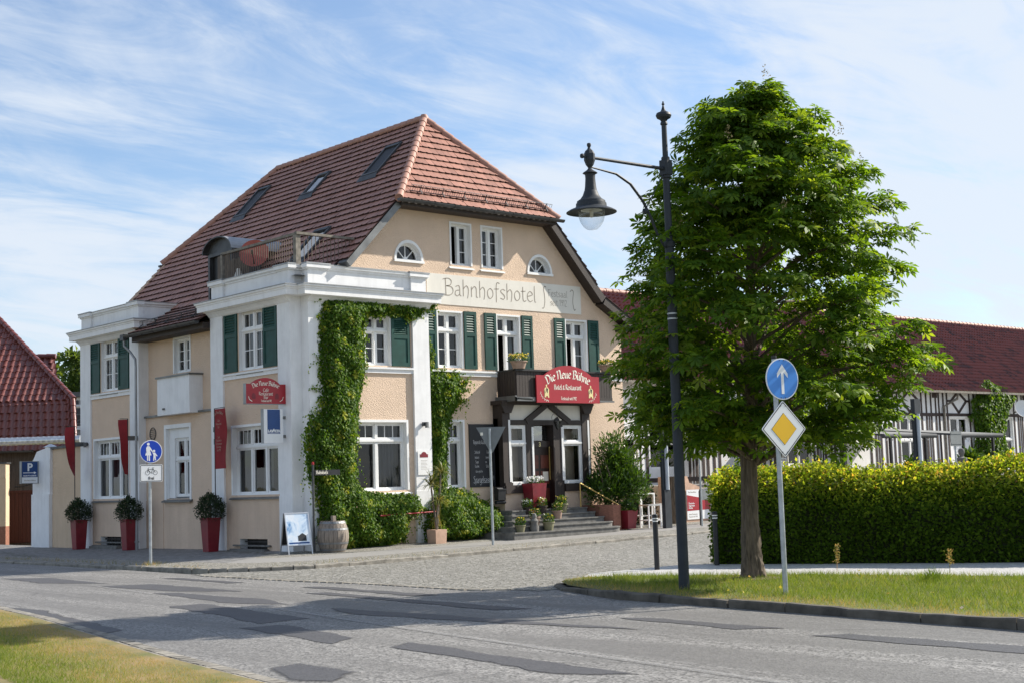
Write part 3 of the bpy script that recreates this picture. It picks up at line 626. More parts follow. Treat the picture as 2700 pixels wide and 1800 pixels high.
def kerb_line(name, path, w=0.14, top=None, bot=RZ - 0.06, seg=0.95, mat='kerb', wob=0.012, skip=None):
    mb = MB(); P = [Vector((p[0], p[1], 0)) for p in path]; tops = [p[2] for p in path]
    for i in range(len(P) - 1):
        L = (P[i + 1] - P[i]).length
        if L > 150: continue
        n = max(1, round(L / seg))
        for k in range(n):
            t0, t1 = k / n, (k + 1) / n; a = P[i].lerp(P[i + 1], t0); b = P[i].lerp(P[i + 1], t1); d = (b - a).normalized(); s = Vector((-d.y, d.x, 0))
            a = a + d * 0.008; b = b - d * 0.008; j = R_.uniform(-wob, wob)
            za = tops[i] + (tops[i + 1] - tops[i]) * t0 + R_.uniform(-wob, wob); zb = tops[i] + (tops[i + 1] - tops[i]) * t1 + R_.uniform(-wob, wob)
            # a stone with irregular arrises
            m = 4; vs = []; fs = []
            for q in range(m + 1):
                t = q / m; c = a.lerp(b, t); zz = za + (zb - za) * t + R_.uniform(-wob, wob) * 0.6; ww = w / 2 + R_.uniform(-wob, wob) * 0.5
                for (o, z) in ((-ww + j, bot), (-ww + j, zz - 0.018), (-ww + 0.018 + j, zz), (ww - 0.018 + j, zz), (ww + j, zz - 0.018), (ww + j, bot)):
                    v = c + s * o; vs.append((v.x, v.y, z))
            for q in range(m):
                for e in range(5): fs.append((q * 6 + e, q * 6 + e + 1, (q + 1) * 6 + e + 1, (q + 1) * 6 + e))
            fs += [(0, 1, 2, 3, 4, 5)[::-1], tuple(m * 6 + e for e in range(6))]
            mb.add(vs, fs)
    return struct(mb.build(name, mat, recalc=True))
kr = [(x, y, zs(d, x, y) + 0.012) for x, y, d in ring(4.13)]
kr[0] = (-60, kr[0][1], kr[0][2])
kerb_line('kerb', kr)
# grass island, its kerb, and the footpath behind it
sheet('grass_verge', ISL + [(60, 6), (24.2, 1.6), (20.17, 0.75), (16.69, -0.20), (15.20, -1.0), (13.8, -1.7), (13.2, -2.3)], -0.03, 'turf')
kerb_line('verge_kerb', [(x, y - 0.06, (-0.10 if i == 0 else -0.06 if i < 3 else 0.0)) for i, (x, y) in enumerate(ISL[:-1])], w=0.16, seg=1.05, mat='kerb_dark', wob=.016)
sheet('footpath', [(12.6, -1.6), (13.2, -2.35), (13.8, -1.75), (15.2, -1.05), (16.69, -0.25), (20.17, 0.7), (24.2, 1.55), (60, 5.9), (60, 22), (18.6, 3.75), (13.3, 1.4), (12.6, 1.0)], -0.034, 'footpath')
sheet('far_verge', GRL + [(60, -60), (-60, -60)], -0.06, 'turf_dry')
# flat stone gutter along the near verge
mb = MB()
for (x0, y0), (x1, y1) in zip(GRL[1:-1], GRL[2:]):
    L = math.hypot(x1 - x0, y1 - y0); n = int(L / 0.18); dx, dy = (x1 - x0) / L, (y1 - y0) / L
    for k in range(n):
        for r in range(2):
            a = L * (k + .06) / n; b = L * (k + .94) / n; o = 0.07 + 0.17 * r
            mb.bar((x0 + dx * a - dy * o, y0 + dy * a + dx * o, RZ - 0.03 + R_.uniform(0, .008)), (x0 + dx * b - dy * o, y0 + dy * b + dx * o, RZ - 0.03 + R_.uniform(0, .008)), 0.15, 0.09)
struct(mb.build('gutter_stones', 'kerb'))
PATCH = [[(-0.97, -7.41), (0.13, -6.70), (3.80, -6.99), (1.88, -7.72)], [(4.33, -7.50), (4.79, -6.55), (8.76, -6.71), (7.16, -7.47)],
 [(7.31, -7.86), (7.75, -7.55), (10.95, -7.51), (12.07, -7.93), (10.87, -8.34)], [(10.39, -9.19), (10.48, -8.54), (14.48, -9.10), (14.54, -9.95)],
 [(6.6, -11.0), (8.79, -10.6), (13.53, -11.50), (13.99, -12.2), (8.6, -11.25)], [(14.71, -10.41), (14.79, -9.80), (17.16, -10.21), (17.46, -10.81)],
 [(3.37, -5.59), (3.56, -5.28), (6.63, -5.42), (6.41, -5.73)], [(13.2, -7.95), (15.69, -7.75), (19.69, -7.66), (17.70, -8.11), (14.31, -8.45)],
 [(18.31, -6.82), (18.64, -6.57), (21.06, -6.65), (20.68, -7.11)], [(21.73, -7.17), (21.98, -6.80), (24.16, -6.77), (26, -7.0), (26, -7.5)],
 [(18.09, -10.10), (20.24, -10.37), (22.40, -10.62), (21.70, -11.1), (19.44, -10.75), (18.3, -10.6)], [(18.72, -12.48), (18.66, -11.98), (19.83, -12.07), (20.29, -12.70), (19.82, -12.95)],
 [(8.9, -5.6), (9.2, -5.3), (13.0, -5.5), (12.7, -5.9)], [(10.2, -6.4), (10.4, -6.1), (16.4, -6.5), (16.1, -6.95)]]
mb = MB()
for i, p in enumerate(PATCH):
    c0 = np.mean(np.array(p), axis=0); q = []
    for (x0, y0), (x1, y1) in zip(p, p[1:] + p[:1]):
        n = max(2, int(math.hypot(x1 - x0, y1 - y0) / 0.3))
        for k in range(n):
            t = k / n; q.append((x0 + (x1 - x0) * t + R_.uniform(-.06, .06), y0 + (y1 - y0) * t + R_.uniform(-.045, .045)))
    # fade ring: the worn rim of the patch, then its solid middle
    z = RZ + 0.004 + 0.0002 * i; m = len(q); soft = .30 if i in (4, 7, 10, 11, 13) else .13
    def inset(pt, d):
        v = c0 - np.array(pt); L = np.linalg.norm(v); v2 = np.array([v[0] * .6, v[1] * 1.0]); return tuple(np.array(pt) + v2 / (np.linalg.norm(v2) + 1e-6) * min(d, L * .45))
    inn_ = [inset(t, soft) for t in q]; k0 = len(mb.v)
    mb.v += [(x, y, z) for x, y in q] + [(x, y, z) for x, y in inn_]; mb.r += [0.0] * m + [1.0] * m
    for k in range(m): mb.f.append((k0 + k, k0 + (k + 1) % m, k0 + m + (k + 1) % m, k0 + m + k)); mb.m.append(0)
    for t in tessellate_polygon([[Vector((x, y, 0)) for x, y in inn_]]): mb.f.append(tuple(k0 + m + j for j in t)); mb.m.append(0)
struct(mb.build('road_patch', 'patch'))
mb = MB()
LINE = [(12.56, -8.46), (15.18, -8.94), (19.37, -9.60), (23.74, -10.27), (30, -11.3)]
for (a, b) in zip(LINE, LINE[1:]):
    mb.add([(a[0], a[1] - .06, RZ + .009), (b[0], b[1] - .06, RZ + .009), (b[0], b[1] + .06, RZ + .009), (a[0], a[1] + .06, RZ + .009)], [(0, 1, 2, 3)], 0, .30)
mb.add([(4.0, -7.52, RZ + .009), (7.6, -8.02, RZ + .009), (7.6, -7.94, RZ + .009), (4.0, -7.44, RZ + .009)], [(0, 1, 2, 3)], 0, .28)
struct(mb.build('centre_line', 'roadline'))
def grass_area(name, poly, z, n, hmin, hmax, mat, flat=0.6, rbias=None):
    q = sample_poly(poly, n); pos = np.column_stack([q, np.full(n, z)])
    up = np.column_stack([rng.normal(0, flat, n), rng.normal(0, flat, n), np.ones(n)]); N = rdir(n)
    h = rng.uniform(hmin, hmax, n)
    patch = 0.5 + 0.5 * np.sin(q[:, 0] * 1.7 + 1.3 * np.sin(q[:, 1] * 2.1)) * np.sin(q[:, 1] * 2.6 + q[:, 0] * 0.7)
    rnd = np.clip(rng.random(n) * 0.75 + 0.25 * patch, 0, 1)
    if rbias is not None: rnd = np.clip(rnd + rbias(q), 0, 1); h = h * (1.0 - 0.45 * np.clip(rbias(q) * 2, 0, 1))
    return scatter(name, *BLADE, pos, up, N, h, mat, None, rnd)
islp = ISL[:-2] + [(25.5, 1.6), (20.17, 0.7), (16.69, -0.20), (15.20, -1.0), (13.8, -1.7), (13.3, -2.3)]
def kdist(q):
    d = poly_dist(q, ISL[:-2] + ISL[:-2][::-1]); return np.clip(0.62 - d * 0.80, -0.02, 0.62)
struct(tag(grass_area('island_grass', islp, -0.03, 52000, 0.045, 0.13, 'grass', 0.55, kdist), 'short green grass with dry edges on the island behind the road kerb', 'grass'), 'stuff')
def gdist(q): return np.clip(0.62 - 0.45 * np.maximum(0, (-11.3 - 0.19 * (q[:, 0] - 8.75)) - q[:, 1]), -0.25, 0.6)
struct(tag(grass_area('verge_grass', [(8.0, -11.3), (10.67, -11.75), (14.33, -12.48), (16.88, -13.0), (19.53, -13.42), (21.5, -13.75), (21.5, -15.4), (8.0, -13.4)], -0.06, 60000, 0.03, 0.085, 'grass', 0.6, gdist), 'dry yellowing grass on the near verge beside the gutter stones', 'grass'), 'stuff')
# weeds in the kerb joints and at the wall foot
q = np.array([[3.9 + R_.uniform(-.3, .15), R_.uniform(-3, 8)] for _ in range(260)] + [[R_.uniform(-9, 2.5), -4.0 + R_.uniform(-.2, .15)] for _ in range(300)] + [[-0.6 + R_.gauss(0, .12), -3.75 + R_.gauss(0, .12)] for _ in range(120)] + [[2.8 + R_.gauss(0, .12), 4.5 + R_.gauss(0, .12)] for _ in range(120)] + [[R_.uniform(0.3, 1.2), -0.1 + R_.uniform(-.2, .2)] for _ in range(120)])
pos = np.column_stack([q, np.full(len(q), -0.02)])
struct(tag(scatter('kerb_weeds', *BLADE, pos, np.column_stack([rng.normal(0, .7, len(q)), rng.normal(0, .7, len(q)), np.ones(len(q))]), rdir(len(q)), rng.uniform(.05, .16, len(q)), 'grass_dry'), 'sparse yellow weeds in the pavement joints and round the post feet', 'weeds'), 'stuff')
q = sample_poly(islp, 34); pos = np.column_stack([q, rng.uniform(0.04, 0.09, len(q))])
struct(tag(scatter('dandelions', [(0, -.5, 0), (.5, 0, 0.1), (0, .5, 0), (-.5, 0, 0.1)], [(0, 1, 2, 3)], pos, rdir(len(q)), np.tile([0, 0, 1.0], (len(q), 1)), 0.05, 'petal_yellow'), 'scattered yellow dandelions in the island grass', 'flowers'), 'stuff')
# ------------------------------------------------------------------ the hotel
HOT = thing('hotel_building', 'cream and white two storey corner hotel with red half hipped tile roof and green shutters', 'building', (-6, 6, 0))
def rect(u0, u1, v0, v1): return [(u0, v0), (u1, v0), (u1, v1), (u0, v1)]
def window(F, u0, u1, v0, v1, wf, cols, trans=None, upper=(1, 1), lower=(1, 1), sur=0.07, wall_w=0.0, sill='grey', curtain='sides', open_leaf=None, par=HOT, name='window', cm='curtain', fr=0.055, sill_out=0.07, room=True):
    """one timber window: frame mesh (the part) with surround, panes, sill and curtain as sub-parts"""
    mb = MB(); w1 = wf + 0.045; w0 = wf - 0.045
    mb.box(F, u0, u0 + fr, v0, v1, w0, w1); mb.box(F, u1 - fr, u1, v0, v1, w0, w1)
    mb.box(F, u0 + fr, u1 - fr, v0, v0 + fr, w0, w1); mb.box(F, u0 + fr, u1 - fr, v1 - fr, v1, w0, w1)
    bands = [(v0 + fr, v1 - fr, lower)]
    if trans:
        mb.box(F, u0 + fr, u1 - fr, trans - .055, trans + .055, w0, w1 + 0.004); mb.box(F, u0 + .02, u1 - .02, trans - .03, trans + .022, w1 + .004, w1 + 0.04)
        bands = [(v0 + fr, trans - .055, lower), (trans + .055, v1 - fr, upper)]
    cw = (u1 - u0 - 2 * fr) / cols
    for bi, (b0, b1, (mv, mh)) in enumerate(bands):
        for c in range(cols):
            a0 = u0 + fr + c * cw; a1 = a0 + cw
            if c: mb.box(F, a0 - .045, a0 + .045, b0, b1, w0, w1 + .012)
            if open_leaf is not None and bi == 0 and c in open_leaf: continue
            s = .035; l0 = a0 + (.045 if c else 0); l1 = a1 - (.045 if c < cols - 1 else 0)
            mb.box(F, l0, l0 + s, b0, b1, w0 + .01, w1 - .02); mb.box(F, l1 - s, l1, b0, b1, w0 + .01, w1 - .02)
            mb.box(F, l0 + s, l1 - s, b0, b0 + s, w0 + .01, w1 - .02); mb.box(F, l0 + s, l1 - s, b1 - s, b1, w0 + .01, w1 - .02)
            for k in range(1, mv): x = l0 + (l1 - l0) * k / mv; mb.box(F, x - .011, x + .011, b0 + s, b1 - s, wf - .012, wf + .014)
            for k in range(1, mh): y = b0 + (b1 - b0) * k / mh; mb.box(F, l0 + s, l1 - s, y - .011, y + .011, wf - .013, wf + .013)
    o = mb.build(name, 'trim', par)
    g = MB()
    for bi, (b0, b1, _) in enumerate(bands):
        for c in range(cols):
            if open_leaf is not None and bi == 0 and c in open_leaf: continue
            a0 = u0 + fr + c * cw; g.add([F.p(a0, b0, wf - .002), F.p(a0 + cw, b0, wf - .002), F.p(a0 + cw, b1, wf - .002), F.p(a0, b1, wf - .002)], [(0, 1, 2, 3)])
    g.build('pane', 'glass', o)
    if open_leaf:
        lf = MB()
        for c in open_leaf:
            a0 = u0 + fr + c * cw; b0, b1, (mv, mh) = bands[0]
            G = Fr(F.p(a0 if c == 0 else a0 + cw, b0, wf - .05), (F.W * -1 + F.U * 0.35).normalized(), F.V, F.U)
            s = .04; W_ = cw
            lf.box(G, 0, s, 0, b1 - b0, -.02, .02); lf.box(G, W_ - s, W_, 0, b1 - b0, -.02, .02); lf.box(G, s, W_ - s, 0, s, -.02, .02); lf.box(G, s, W_ - s, b1 - b0 - s, b1 - b0, -.02, .02)
            for k in range(1, mh): y = (b1 - b0) * k / mh; lf.box(G, s, W_ - s, y - .011, y + .011, -.015, .015)
        lf.build('open_sash', 'trim', o)
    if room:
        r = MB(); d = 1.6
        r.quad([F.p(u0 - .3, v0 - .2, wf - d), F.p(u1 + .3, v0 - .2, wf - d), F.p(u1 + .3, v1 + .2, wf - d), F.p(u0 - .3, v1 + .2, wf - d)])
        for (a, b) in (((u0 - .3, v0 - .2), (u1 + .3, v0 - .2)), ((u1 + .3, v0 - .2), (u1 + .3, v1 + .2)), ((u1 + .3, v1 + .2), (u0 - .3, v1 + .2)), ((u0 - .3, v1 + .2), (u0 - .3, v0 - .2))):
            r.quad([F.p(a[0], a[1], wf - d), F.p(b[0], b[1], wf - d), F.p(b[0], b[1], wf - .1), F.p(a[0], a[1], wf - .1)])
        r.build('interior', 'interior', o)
    if curtain:
        k = MB()
        spans = {'sides': [(0.0, .28), (.74, 1.0)], 'left': [(0, .42)], 'right': [(.6, 1.0)], 'full': [(0, 1)], 'thin': [(0, .16), (.86, 1)], 'mid': [(0.0, .2), (.42, .62), (.85, 1)]}[curtain]
        for a, b in spans:
            ua, ub = u0 + (u1 - u0) * a, u0 + (u1 - u0) * b; n = max(6, int((ub - ua) / .035)); ph = R_.random() * 6
            for i in range(n):
                x0, x1 = ua + (ub - ua) * i / n, ua + (ub - ua) * (i + 1) / n; f = lambda x: wf - .2 + .028 * math.sin(x * 55 + ph) + .015 * math.sin(x * 23)
                k.add([F.p(x0, v0, f(x0)), F.p(x1, v0, f(x1)), F.p(x1, v1, f(x1)), F.p(x0, v1, f(x0))], [(0, 1, 2, 3)])
        k.build('curtain', cm, o, smooth=True)
    if sur:
        t = MB(); q = sur
        t.box(F, u0 - q, u0, v0, v1 + q, wall_w, wall_w + .018); t.box(F, u1, u1 + q, v0, v1 + q, wall_w, wall_w + .018); t.box(F, u0, u1, v1, v1 + q, wall_w, wall_w + .018)
        t.build('surround', 'trim', o)
    if sill:
        t = MB(); q = 0.05 + sur
        t.prism(Fr(F.p(u0 - q, 0, 0), F.W, F.V, F.U), [(wf + .03, v0), (wf + .03, v0 - .05), (wall_w + sill_out, v0 - .12), (wall_w + sill_out, v0 - .085)], 0, u1 - u0 + 2 * q)
        t.build('sill', 'zinc' if sill == 'grey' else 'trim', o)
    return o
def shutter(F, u0, u1, v0, v1, w, half_louvre=True):
    mb = MB(); t = .04; s = .085; md = v0 + (v1 - v0) * .60
    mb.box(F, u0, u0 + s, v0, v1, w, w + t); mb.box(F, u1 - s, u1, v0, v1, w, w + t)
    for a, b in ((v0, v0 + s * 1.3), (md - s * .6, md + s * .6), (v1 - s * 1.2, v1)): mb.box(F, u0 + s, u1 - s, a, b, w + .001, w + t - .001)
    mb.box(F, u0 + s, u1 - s, v0 + s * 1.3, md - s * .6, w + .006, w + .020)
    mb.box(F, u0 + s, u1 - s, md + s * .6, v1 - s * 1.2, w + .001, w + .004)
    a, b = md + s * .6, v1 - s * 1.2; n = 7; h = (b - a) / n
    for i in range(n):
        y = a + h * i
        mb.hexa([F.p(u0 + s, y + .006, w + .032), F.p(u1 - s, y + .006, w + .032), F.p(u1 - s, y + .02, w + .036), F.p(u0 + s, y + .02, w + .036),
                 F.p(u0 + s, y + h * .8, w + .006), F.p(u1 - s, y + h * .8, w + .006), F.p(u1 - s, y + h * .9, w + .010), F.p(u0 + s, y + h * .9, w + .010)])
    return mb.build('shutter', 'green', HOT)
# ---- walls on the main road side (u = x)
LOW = -0.4
wl = MB()
PAV_UP = (-11.30, -10.09, 5.05, 6.70); PAV_LO = (-11.80, -9.42, 1.60, 3.48)
TOW_UP = (-2.70, -1.42, 5.05, 6.70); TOW_LO = (-3.10, -0.74, 1.60, 3.48)
MID_UP = (-6.92, -5.98, 5.32, 6.34); MID_LO = (-7.28, -5.86, 1.55, 3.66)
wl.wall(FA, rect(-12.73, -8.6, LOW, 6.80), [rect(*PAV_UP), rect(*PAV_LO), rect(-11.37, -9.95, .06, .40)], -.06, .26, 0, 1)
wl.wall(FA, rect(-4.18, 0.0, LOW, 6.80), [rect(*TOW_UP), rect(*TOW_LO), rect(-2.78, -1.36, .06, .40)], -.06, .26, 0, 1)
wl.wall(FA, rect(-8.6, -4.18, 4.09, 6.72), [rect(*MID_UP)], -.34, .22, 0, 1)
wl.wall(FA, rect(-8.6, -4.18, LOW, 4.09), [rect(*MID_LO)], -.24, .25, 0, 1)
# slightly proud plinths below the seam
wl.box(FA, -8.6, -7.5, LOW, 1.50, -.24, -.222); wl.box(FA, -5.68, -4.18, LOW, 1.50, -.24, -.222)
# tower on the side street (u = y)
TB_UP = (2.28, 3.12, 5.05, 6.42); TB_LO = (1.72, 3.62, 1.60, 3.48)
wl.wall(FB, rect(0.9, 4.0, LOW, 6.80), [rect(*TB_UP), rect(*TB_LO)], .25, .26, 0, 1)
# gable wall with its hipped top
G1 = (4.98, 5.86, 5.07, 6.68); G2 = (7.26, 8.14, 4.45, 6.68); G3 = (10.12, 11.0, 5.07, 6.68)
GU1 = (5.56, 6.30, 8.10, 9.33); GU2 = (6.76, 7.52, 8.10, 9.33); GS = (4.90, 5.80, 1.60, 3.50)
def lun(c, r, z, n=18): return [(c - r, z)] + [(c + r, z)] + [(c + r * math.cos(math.pi * k / n), z + r * 1.12 * math.sin(math.pi * k / n)) for k in range(1, n)]
LU1 = lun(3.98, .45, 8.10); LU2 = lun(9.09, .45, 8.10)
gable = [(4.0, LOW), (12.6, LOW), (12.6, 6.70), (11.62, 7.34), (9.47, 9.68), (3.33, 9.68), (1.3, 7.57), (1.3, 7.10), (4.0, 7.10)]
wl.wall(FB, gable, [rect(*G1), rect(*G2), rect(*G3), rect(*GU1), rect(*GU2), LU1, LU2, rect(*GS)], .10, .26, 0, 1)
# unseen back and far side, so that no light leaks in
wl.quad([(-12.73, 12.6, LOW), (.1, 12.6, LOW), (.1, 12.6, 6.7), (-12.73, 12.6, 6.7)][::-1])
wl.quad([(-12.73, 0.06, LOW), (-12.73, 12.6, LOW), (-12.73, 12.6, 6.7), (-12.73, .06, 6.7)][::-1])
wl.quad([(-12.9, 3.2, 9.7), (-12.9, 9.6, 9.7), (-12.73, 12.6, 6.7), (-12.73, .2, 6.7)])
wl.build('wall', ['stucco', 'trim'], HOT)
# ---- white pilasters, bands and cornices
def pil(F, u0, u1, v0, v1, w0, w1):
    q = MB(); q.box(F, u0, u1, 1.56, 6.87, w0, w1); q.box(F, u0 - .012, u1 + .012, v0, 1.56, w0, w1 + .014); q.build('pilaster', 'white', HOT)
for a, b in ((-12.73, -11.98), (-9.2, -8.6), (-4.18, -3.5), (-.62, 0.0)): pil(FA, a, b, LOW, 6.8, -.3, 0.0)
wp = MB(); wp.box(FA, -8.6, -8.598, LOW, 6.8, -.34, 0.0); wp.build('bay_side', 'white', HOT)
pil(FB, .37, 1.0, LOW, 6.8, -.3, .33); pil(FB, 3.88, 4.46, LOW, 6.8, .0, .33)
wp = MB(); wp.box(FB, .06, .372, LOW, 6.87, -.25, -.002); wp.build('pilaster', 'white', HOT)
# string course under the upper windows
for F, a, b, w in ((FA, -11.98, -9.2, -.06), (FA, -3.5, -.62, -.06), (FB, 1.0, 3.88, .25), (FB, 4.46, 7.17, .10), (FB, 11.25, 12.6, .10)):
    wp = MB(); wp.box(F, a, b, 4.84, 4.95, w, w + .05); wp.box(F, a, b, 4.95, 5.0, w, w + .09); wp.build('string_course', 'white', HOT)
# soffit cove between wall and cornice
def cove(F, a, b, w):
    prof = [(w - .02, 6.66), (w + .03, 6.70), (w + .06, 6.74), (w + .13, 6.80), (w + .20, 6.82), (w + .20, 6.9), (w - .02, 6.9)]
    wp = MB(); wp.prism(Fr(F.p(a, 0, 0), F.W, F.V, F.U), prof, 0, b - a); wp.build('cove_moulding', 'white', HOT)
cove(FA, -12.75, -8.58, 0); cove(FA, -4.2, .02, 0); cove(FB, .35, 4.48, .33)
def cornice(path, par=HOT):
    """path: list of (x,y) outline of the wall line, walked with the outside on the right"""
    mb = MB()
    def off(d):
        n = len(path); out = []
        for i, p in enumerate(path):
            p = Vector((p[0], p[1])); ns = []
            if i > 0: e = (p - Vector(path[i - 1])).normalized(); ns.append(Vector((e.y, -e.x)))
            if i < n - 1: e = (Vector(path[i + 1]) - p).normalized(); ns.append(Vector((e.y, -e.x)))
            if len(ns) == 1: out.append(p + ns[0] * d)
            else: m = ns[0] + ns[1]; m = m / (m.length ** 2 / 2) if m.length > 1e-6 else ns[0]; out.append(p + m * d)
        return out
    prof = [(0.0, 6.84), (.27, 6.84), (.27, 6.99), (.29, 7.0), (.29, 7.03), (.33, 7.06), (.33, 7.10), (.35, 7.105), (.35, 7.125), (0.0, 7.16)]
    P = [off(d) for d, z in prof]; n = len(path); vs = []; fs = []
    for k, (d, z) in enumerate(prof):
        for p in P[k]: vs.append((p.x, p.y, z))
    for k in range(len(prof) - 1):
        for i in range(n - 1): fs.append((k * n + i, k * n + i + 1, (k + 1) * n + i + 1, (k + 1) * n + i))
    mb.add(vs, fs, 0)
    mb.m[-(len(fs)):] = [1 if i // (n - 1) >= 6 else 0 for i in range(len(fs))]
    for i in (0, n - 1):
        vs = [(P[k][i].x, P[k][i].y, prof[k][1]) for k in range(len(prof))]; mb.add(vs, [tuple(range(len(prof)))], 0)
    # parapet with a moulded cap
    for zp, dd in (((7.14, 7.55), -.10),):
        prof2 = [(-.10, 7.14), (-.10, 7.56), (-.07, 7.57), (-.07, 7.60), (-.02, 7.64), (-.02, 7.69), (.0, 7.695), (.0, 7.72), (-.30, 7.735), (-.30, 7.14)]
        Q = [off(d) for d, z in prof2]; vs = []; fs = []
        for k, (d, z) in enumerate(prof2):
            for p in Q[k]: vs.append((p.x, p.y, z))
        for k in range(len(prof2) - 1):
            for i in range(n - 1): fs.append((k * n + i, k * n + i + 1, (k + 1) * n + i + 1, (k + 1) * n + i))
        mb.add(vs, fs, 0); mb.m[-(len(fs)):] = [1 if i // (n - 1) in (6, 7) else 0 for i in range(len(fs))]
        for i in (0, n - 1): mb.add([(Q[k][i].x, Q[k][i].y, prof2[k][1]) for k in range(len(prof2))], [tuple(range(len(prof2)))], 0)
    return mb.build('cornice', ['white', 'lead'], par)
cornice([(-12.73, 2.2), (-12.73, 0), (-8.6, 0), (-8.6, 2.0)])
cornice([(-4.18, 1.9), (-4.18, 0), (0, 0), (0, .37), (.33, .37), (.33, 4.46), (.1, 4.46)])
# proud piers at the ends of each parapet
for F, a, b, w in ((FA, -12.70, -12.0, 0), (FA, -9.2, -8.64, 0), (FA, -4.14, -3.5, 0), (FA, -.62, -.03, 0), (FB, .40, 1.0, .33), (FB, 3.88, 4.42, .33)):
    pr = MB(); pr.box(F, a, b, 7.13, 7.56, w - .2, w - .03)
    pr.box(F, a - .05, b + .05, 7.56, 7.60, w - .2, w + .0); pr.box(F, a - .08, b + .08, 7.60, 7.70, w - .2, w + .05); pr.box(F, a - .09, b + .09, 7.70, 7.735, w - .2, w + .065, 1); pr.build('parapet_pier', ['white', 'lead'], HOT)
for fx in ((-4.1, .2, 3.0), (-12.6, -8.7, 2.5)): fl = MB(); fl.quad([(fx[0], .1, 7.4), (fx[1], .1, 7.4), (fx[1], fx[2], 7.4), (fx[0], fx[2], 7.4)]); fl.build('terrace_floor', 'lead', HOT)
# ---- windows and shutters
window(FA, *PAV_UP, -.22, 2, 6.17, (2, 1), (2, 2), sur=0, wall_w=-.06, curtain='sides')
window(FA, *PAV_LO, -.24, 3, 2.93, (3, 1), (1, 1), wall_w=-.06, curtain='left')
window(FA, *TOW_UP, -.22, 2, 6.17, (2, 1), (2, 2), sur=0, wall_w=-.06, curtain='full')
window(FA, *TOW_LO, -.24, 3, 2.93, (3, 1), (1, 1), wall_w=-.06, curtain='mid')
window(FA, *MID_UP, -.48, 2, None, (1, 1), (1, 3), wall_w=-.34, curtain='sides')
m = window(FA, -6.95, -5.86, 1.60, 3.36, -.44, 2, 2.72, (1, 1), (1, 1), sur=0, wall_w=-.24, curtain='sides', sill=None)
t = MB(); t.box(FA, -7.28, -6.95, 1.55, 3.66, -.49, -.34); t.box(FA, -6.95, -5.86, 3.36, 3.66, -.49, -.34); t.box(FA, -7.40, -7.28, 1.5, 3.78, -.24, -.215); t.box(FA, -5.86, -5.76, 1.5, 3.78, -.24, -.215); t.box(FA, -7.28, -5.86, 3.66, 3.78, -.24, -.215)
t.build('surround', 'trim', m)
t = MB(); t.prism(Fr((-7.42, 0, 0), (0, -1, 0), (0, 0, 1), (1, 0, 0)), [(-.42, 1.60), (-.42, 1.5), (-.12, 1.44), (-.12, 1.48)], 0, 1.72); t.build('sill', 'zinc', m)
window(FB, *TB_UP, .08, 2, 6.02, (1, 1), (1, 2), sur=.06, wall_w=.25, curtain='right', sill='white', cm='curtain_brown')
window(FB, *TB_LO, .06, 2, 2.98, (3, 1), (1, 1), wall_w=.25, curtain='right', sill='white')
window(FB, *GS, -.08, 2, 2.98, (2, 1), (1, 1), wall_w=.10, curtain='right', sill='grey')
window(FB, *G1, -.06, 2, 6.17, (1, 1), (1, 2), sur=.05, wall_w=.10, curtain='full', cm='curtain_brown', sill='white')
window(FB, *G2, -.06, 2, 6.17, (1, 1), (1, 3), sur=.05, wall_w=.10, curtain='thin', open_leaf=[0], sill=None)
window(FB, *G3, -.06, 2, 6.17, (1, 1), (1, 2), sur=.05, wall_w=.10, curtain='thin', open_leaf=[0], sill='white')
window(FB, *GU1, -.08, 2, None, (1, 1), (1, 3), sur=.055, wall_w=.10, curtain='thin', open_leaf=[0], sill='white', sill_out=.05)
window(FB, *GU2, -.08, 2, None, (1, 1), (1, 3), sur=.055, wall_w=.10, curtain='left', sill='white', sill_out=.05)
def lunette(c, r, z):
    F = FB; mb = MB(); n = 18; wf = -.08
    def arc(rr, w): return [F.p(c + rr * math.cos(math.pi * k / n), z + rr * 1.12 * math.sin(math.pi * k / n), w) for k in range(n + 1)]
    A = arc(r, wf + .03); B = arc(r - .06, wf + .03)
    for k in range(n): mb.add([A[k], A[k + 1], B[k + 1], B[k]], [(0, 1, 2, 3)])
    for k in range(n):
        b2 = arc(r - .06, wf - .03); mb.add([B[k], B[k + 1], b2[k + 1], b2[k]], [(0, 1, 2, 3)])
    mb.box(F, c - r + .02, c + r - .02, z, z + .055, wf - .03, wf + .03)
    for a in (45, 90, 135):
        a = math.radians(a); mb.bar(F.p(c, z + .03, wf), F.p(c + (r - .05) * math.cos(a), z + (r - .05) * 1.12 * math.sin(a), wf), .026, .03, up=(1, 0, 0))
    mb.prism(F, [(c - .08, z + .05), (c + .08, z + .05), (c + .05, z + .12), (c - .05, z + .12)], wf - .02, wf + .026)
    o = mb.build('window', 'trim', HOT)
    g = MB(); g.flat(F, [(c - r, z), (c + r, z)] + [(c + r * math.cos(math.pi * k / n), z + r * 1.12 * math.sin(math.pi * k / n)) for k in range(1, n)], wf); g.build('pane', 'glass', o)
    rr = MB(); rr.quad([F.p(c - .6, z - .1, wf - .9), F.p(c + .6, z - .1, wf - .9), F.p(c + .6, z + .7, wf - .9), F.p(c - .6, z + .7, wf - .9)]); rr.build('interior', 'curtain', o)
    t = MB()
    O = [(c + (r + .075) * math.cos(math.pi * k / n), z + (r + .075) * 1.12 * math.sin(math.pi * k / n)) for k in range(n + 1)]; I = [(c + r * math.cos(math.pi * k / n), z + r * 1.12 * math.sin(math.pi * k / n)) for k in range(n + 1)]
    for k in range(n):
        p = [O[k], O[k + 1], I[k + 1], I[k]]; t.add([F.p(*q, .122) for q in p] + [F.p(*q, .1) for q in p], [(0, 1, 2, 3), (0, 4, 5, 1), (2, 6, 7, 3)])
    t.box(F, c - r - .09, c + r + .09, z - .07, z, .1, .15)
    t.build('surround', 'trim', o)
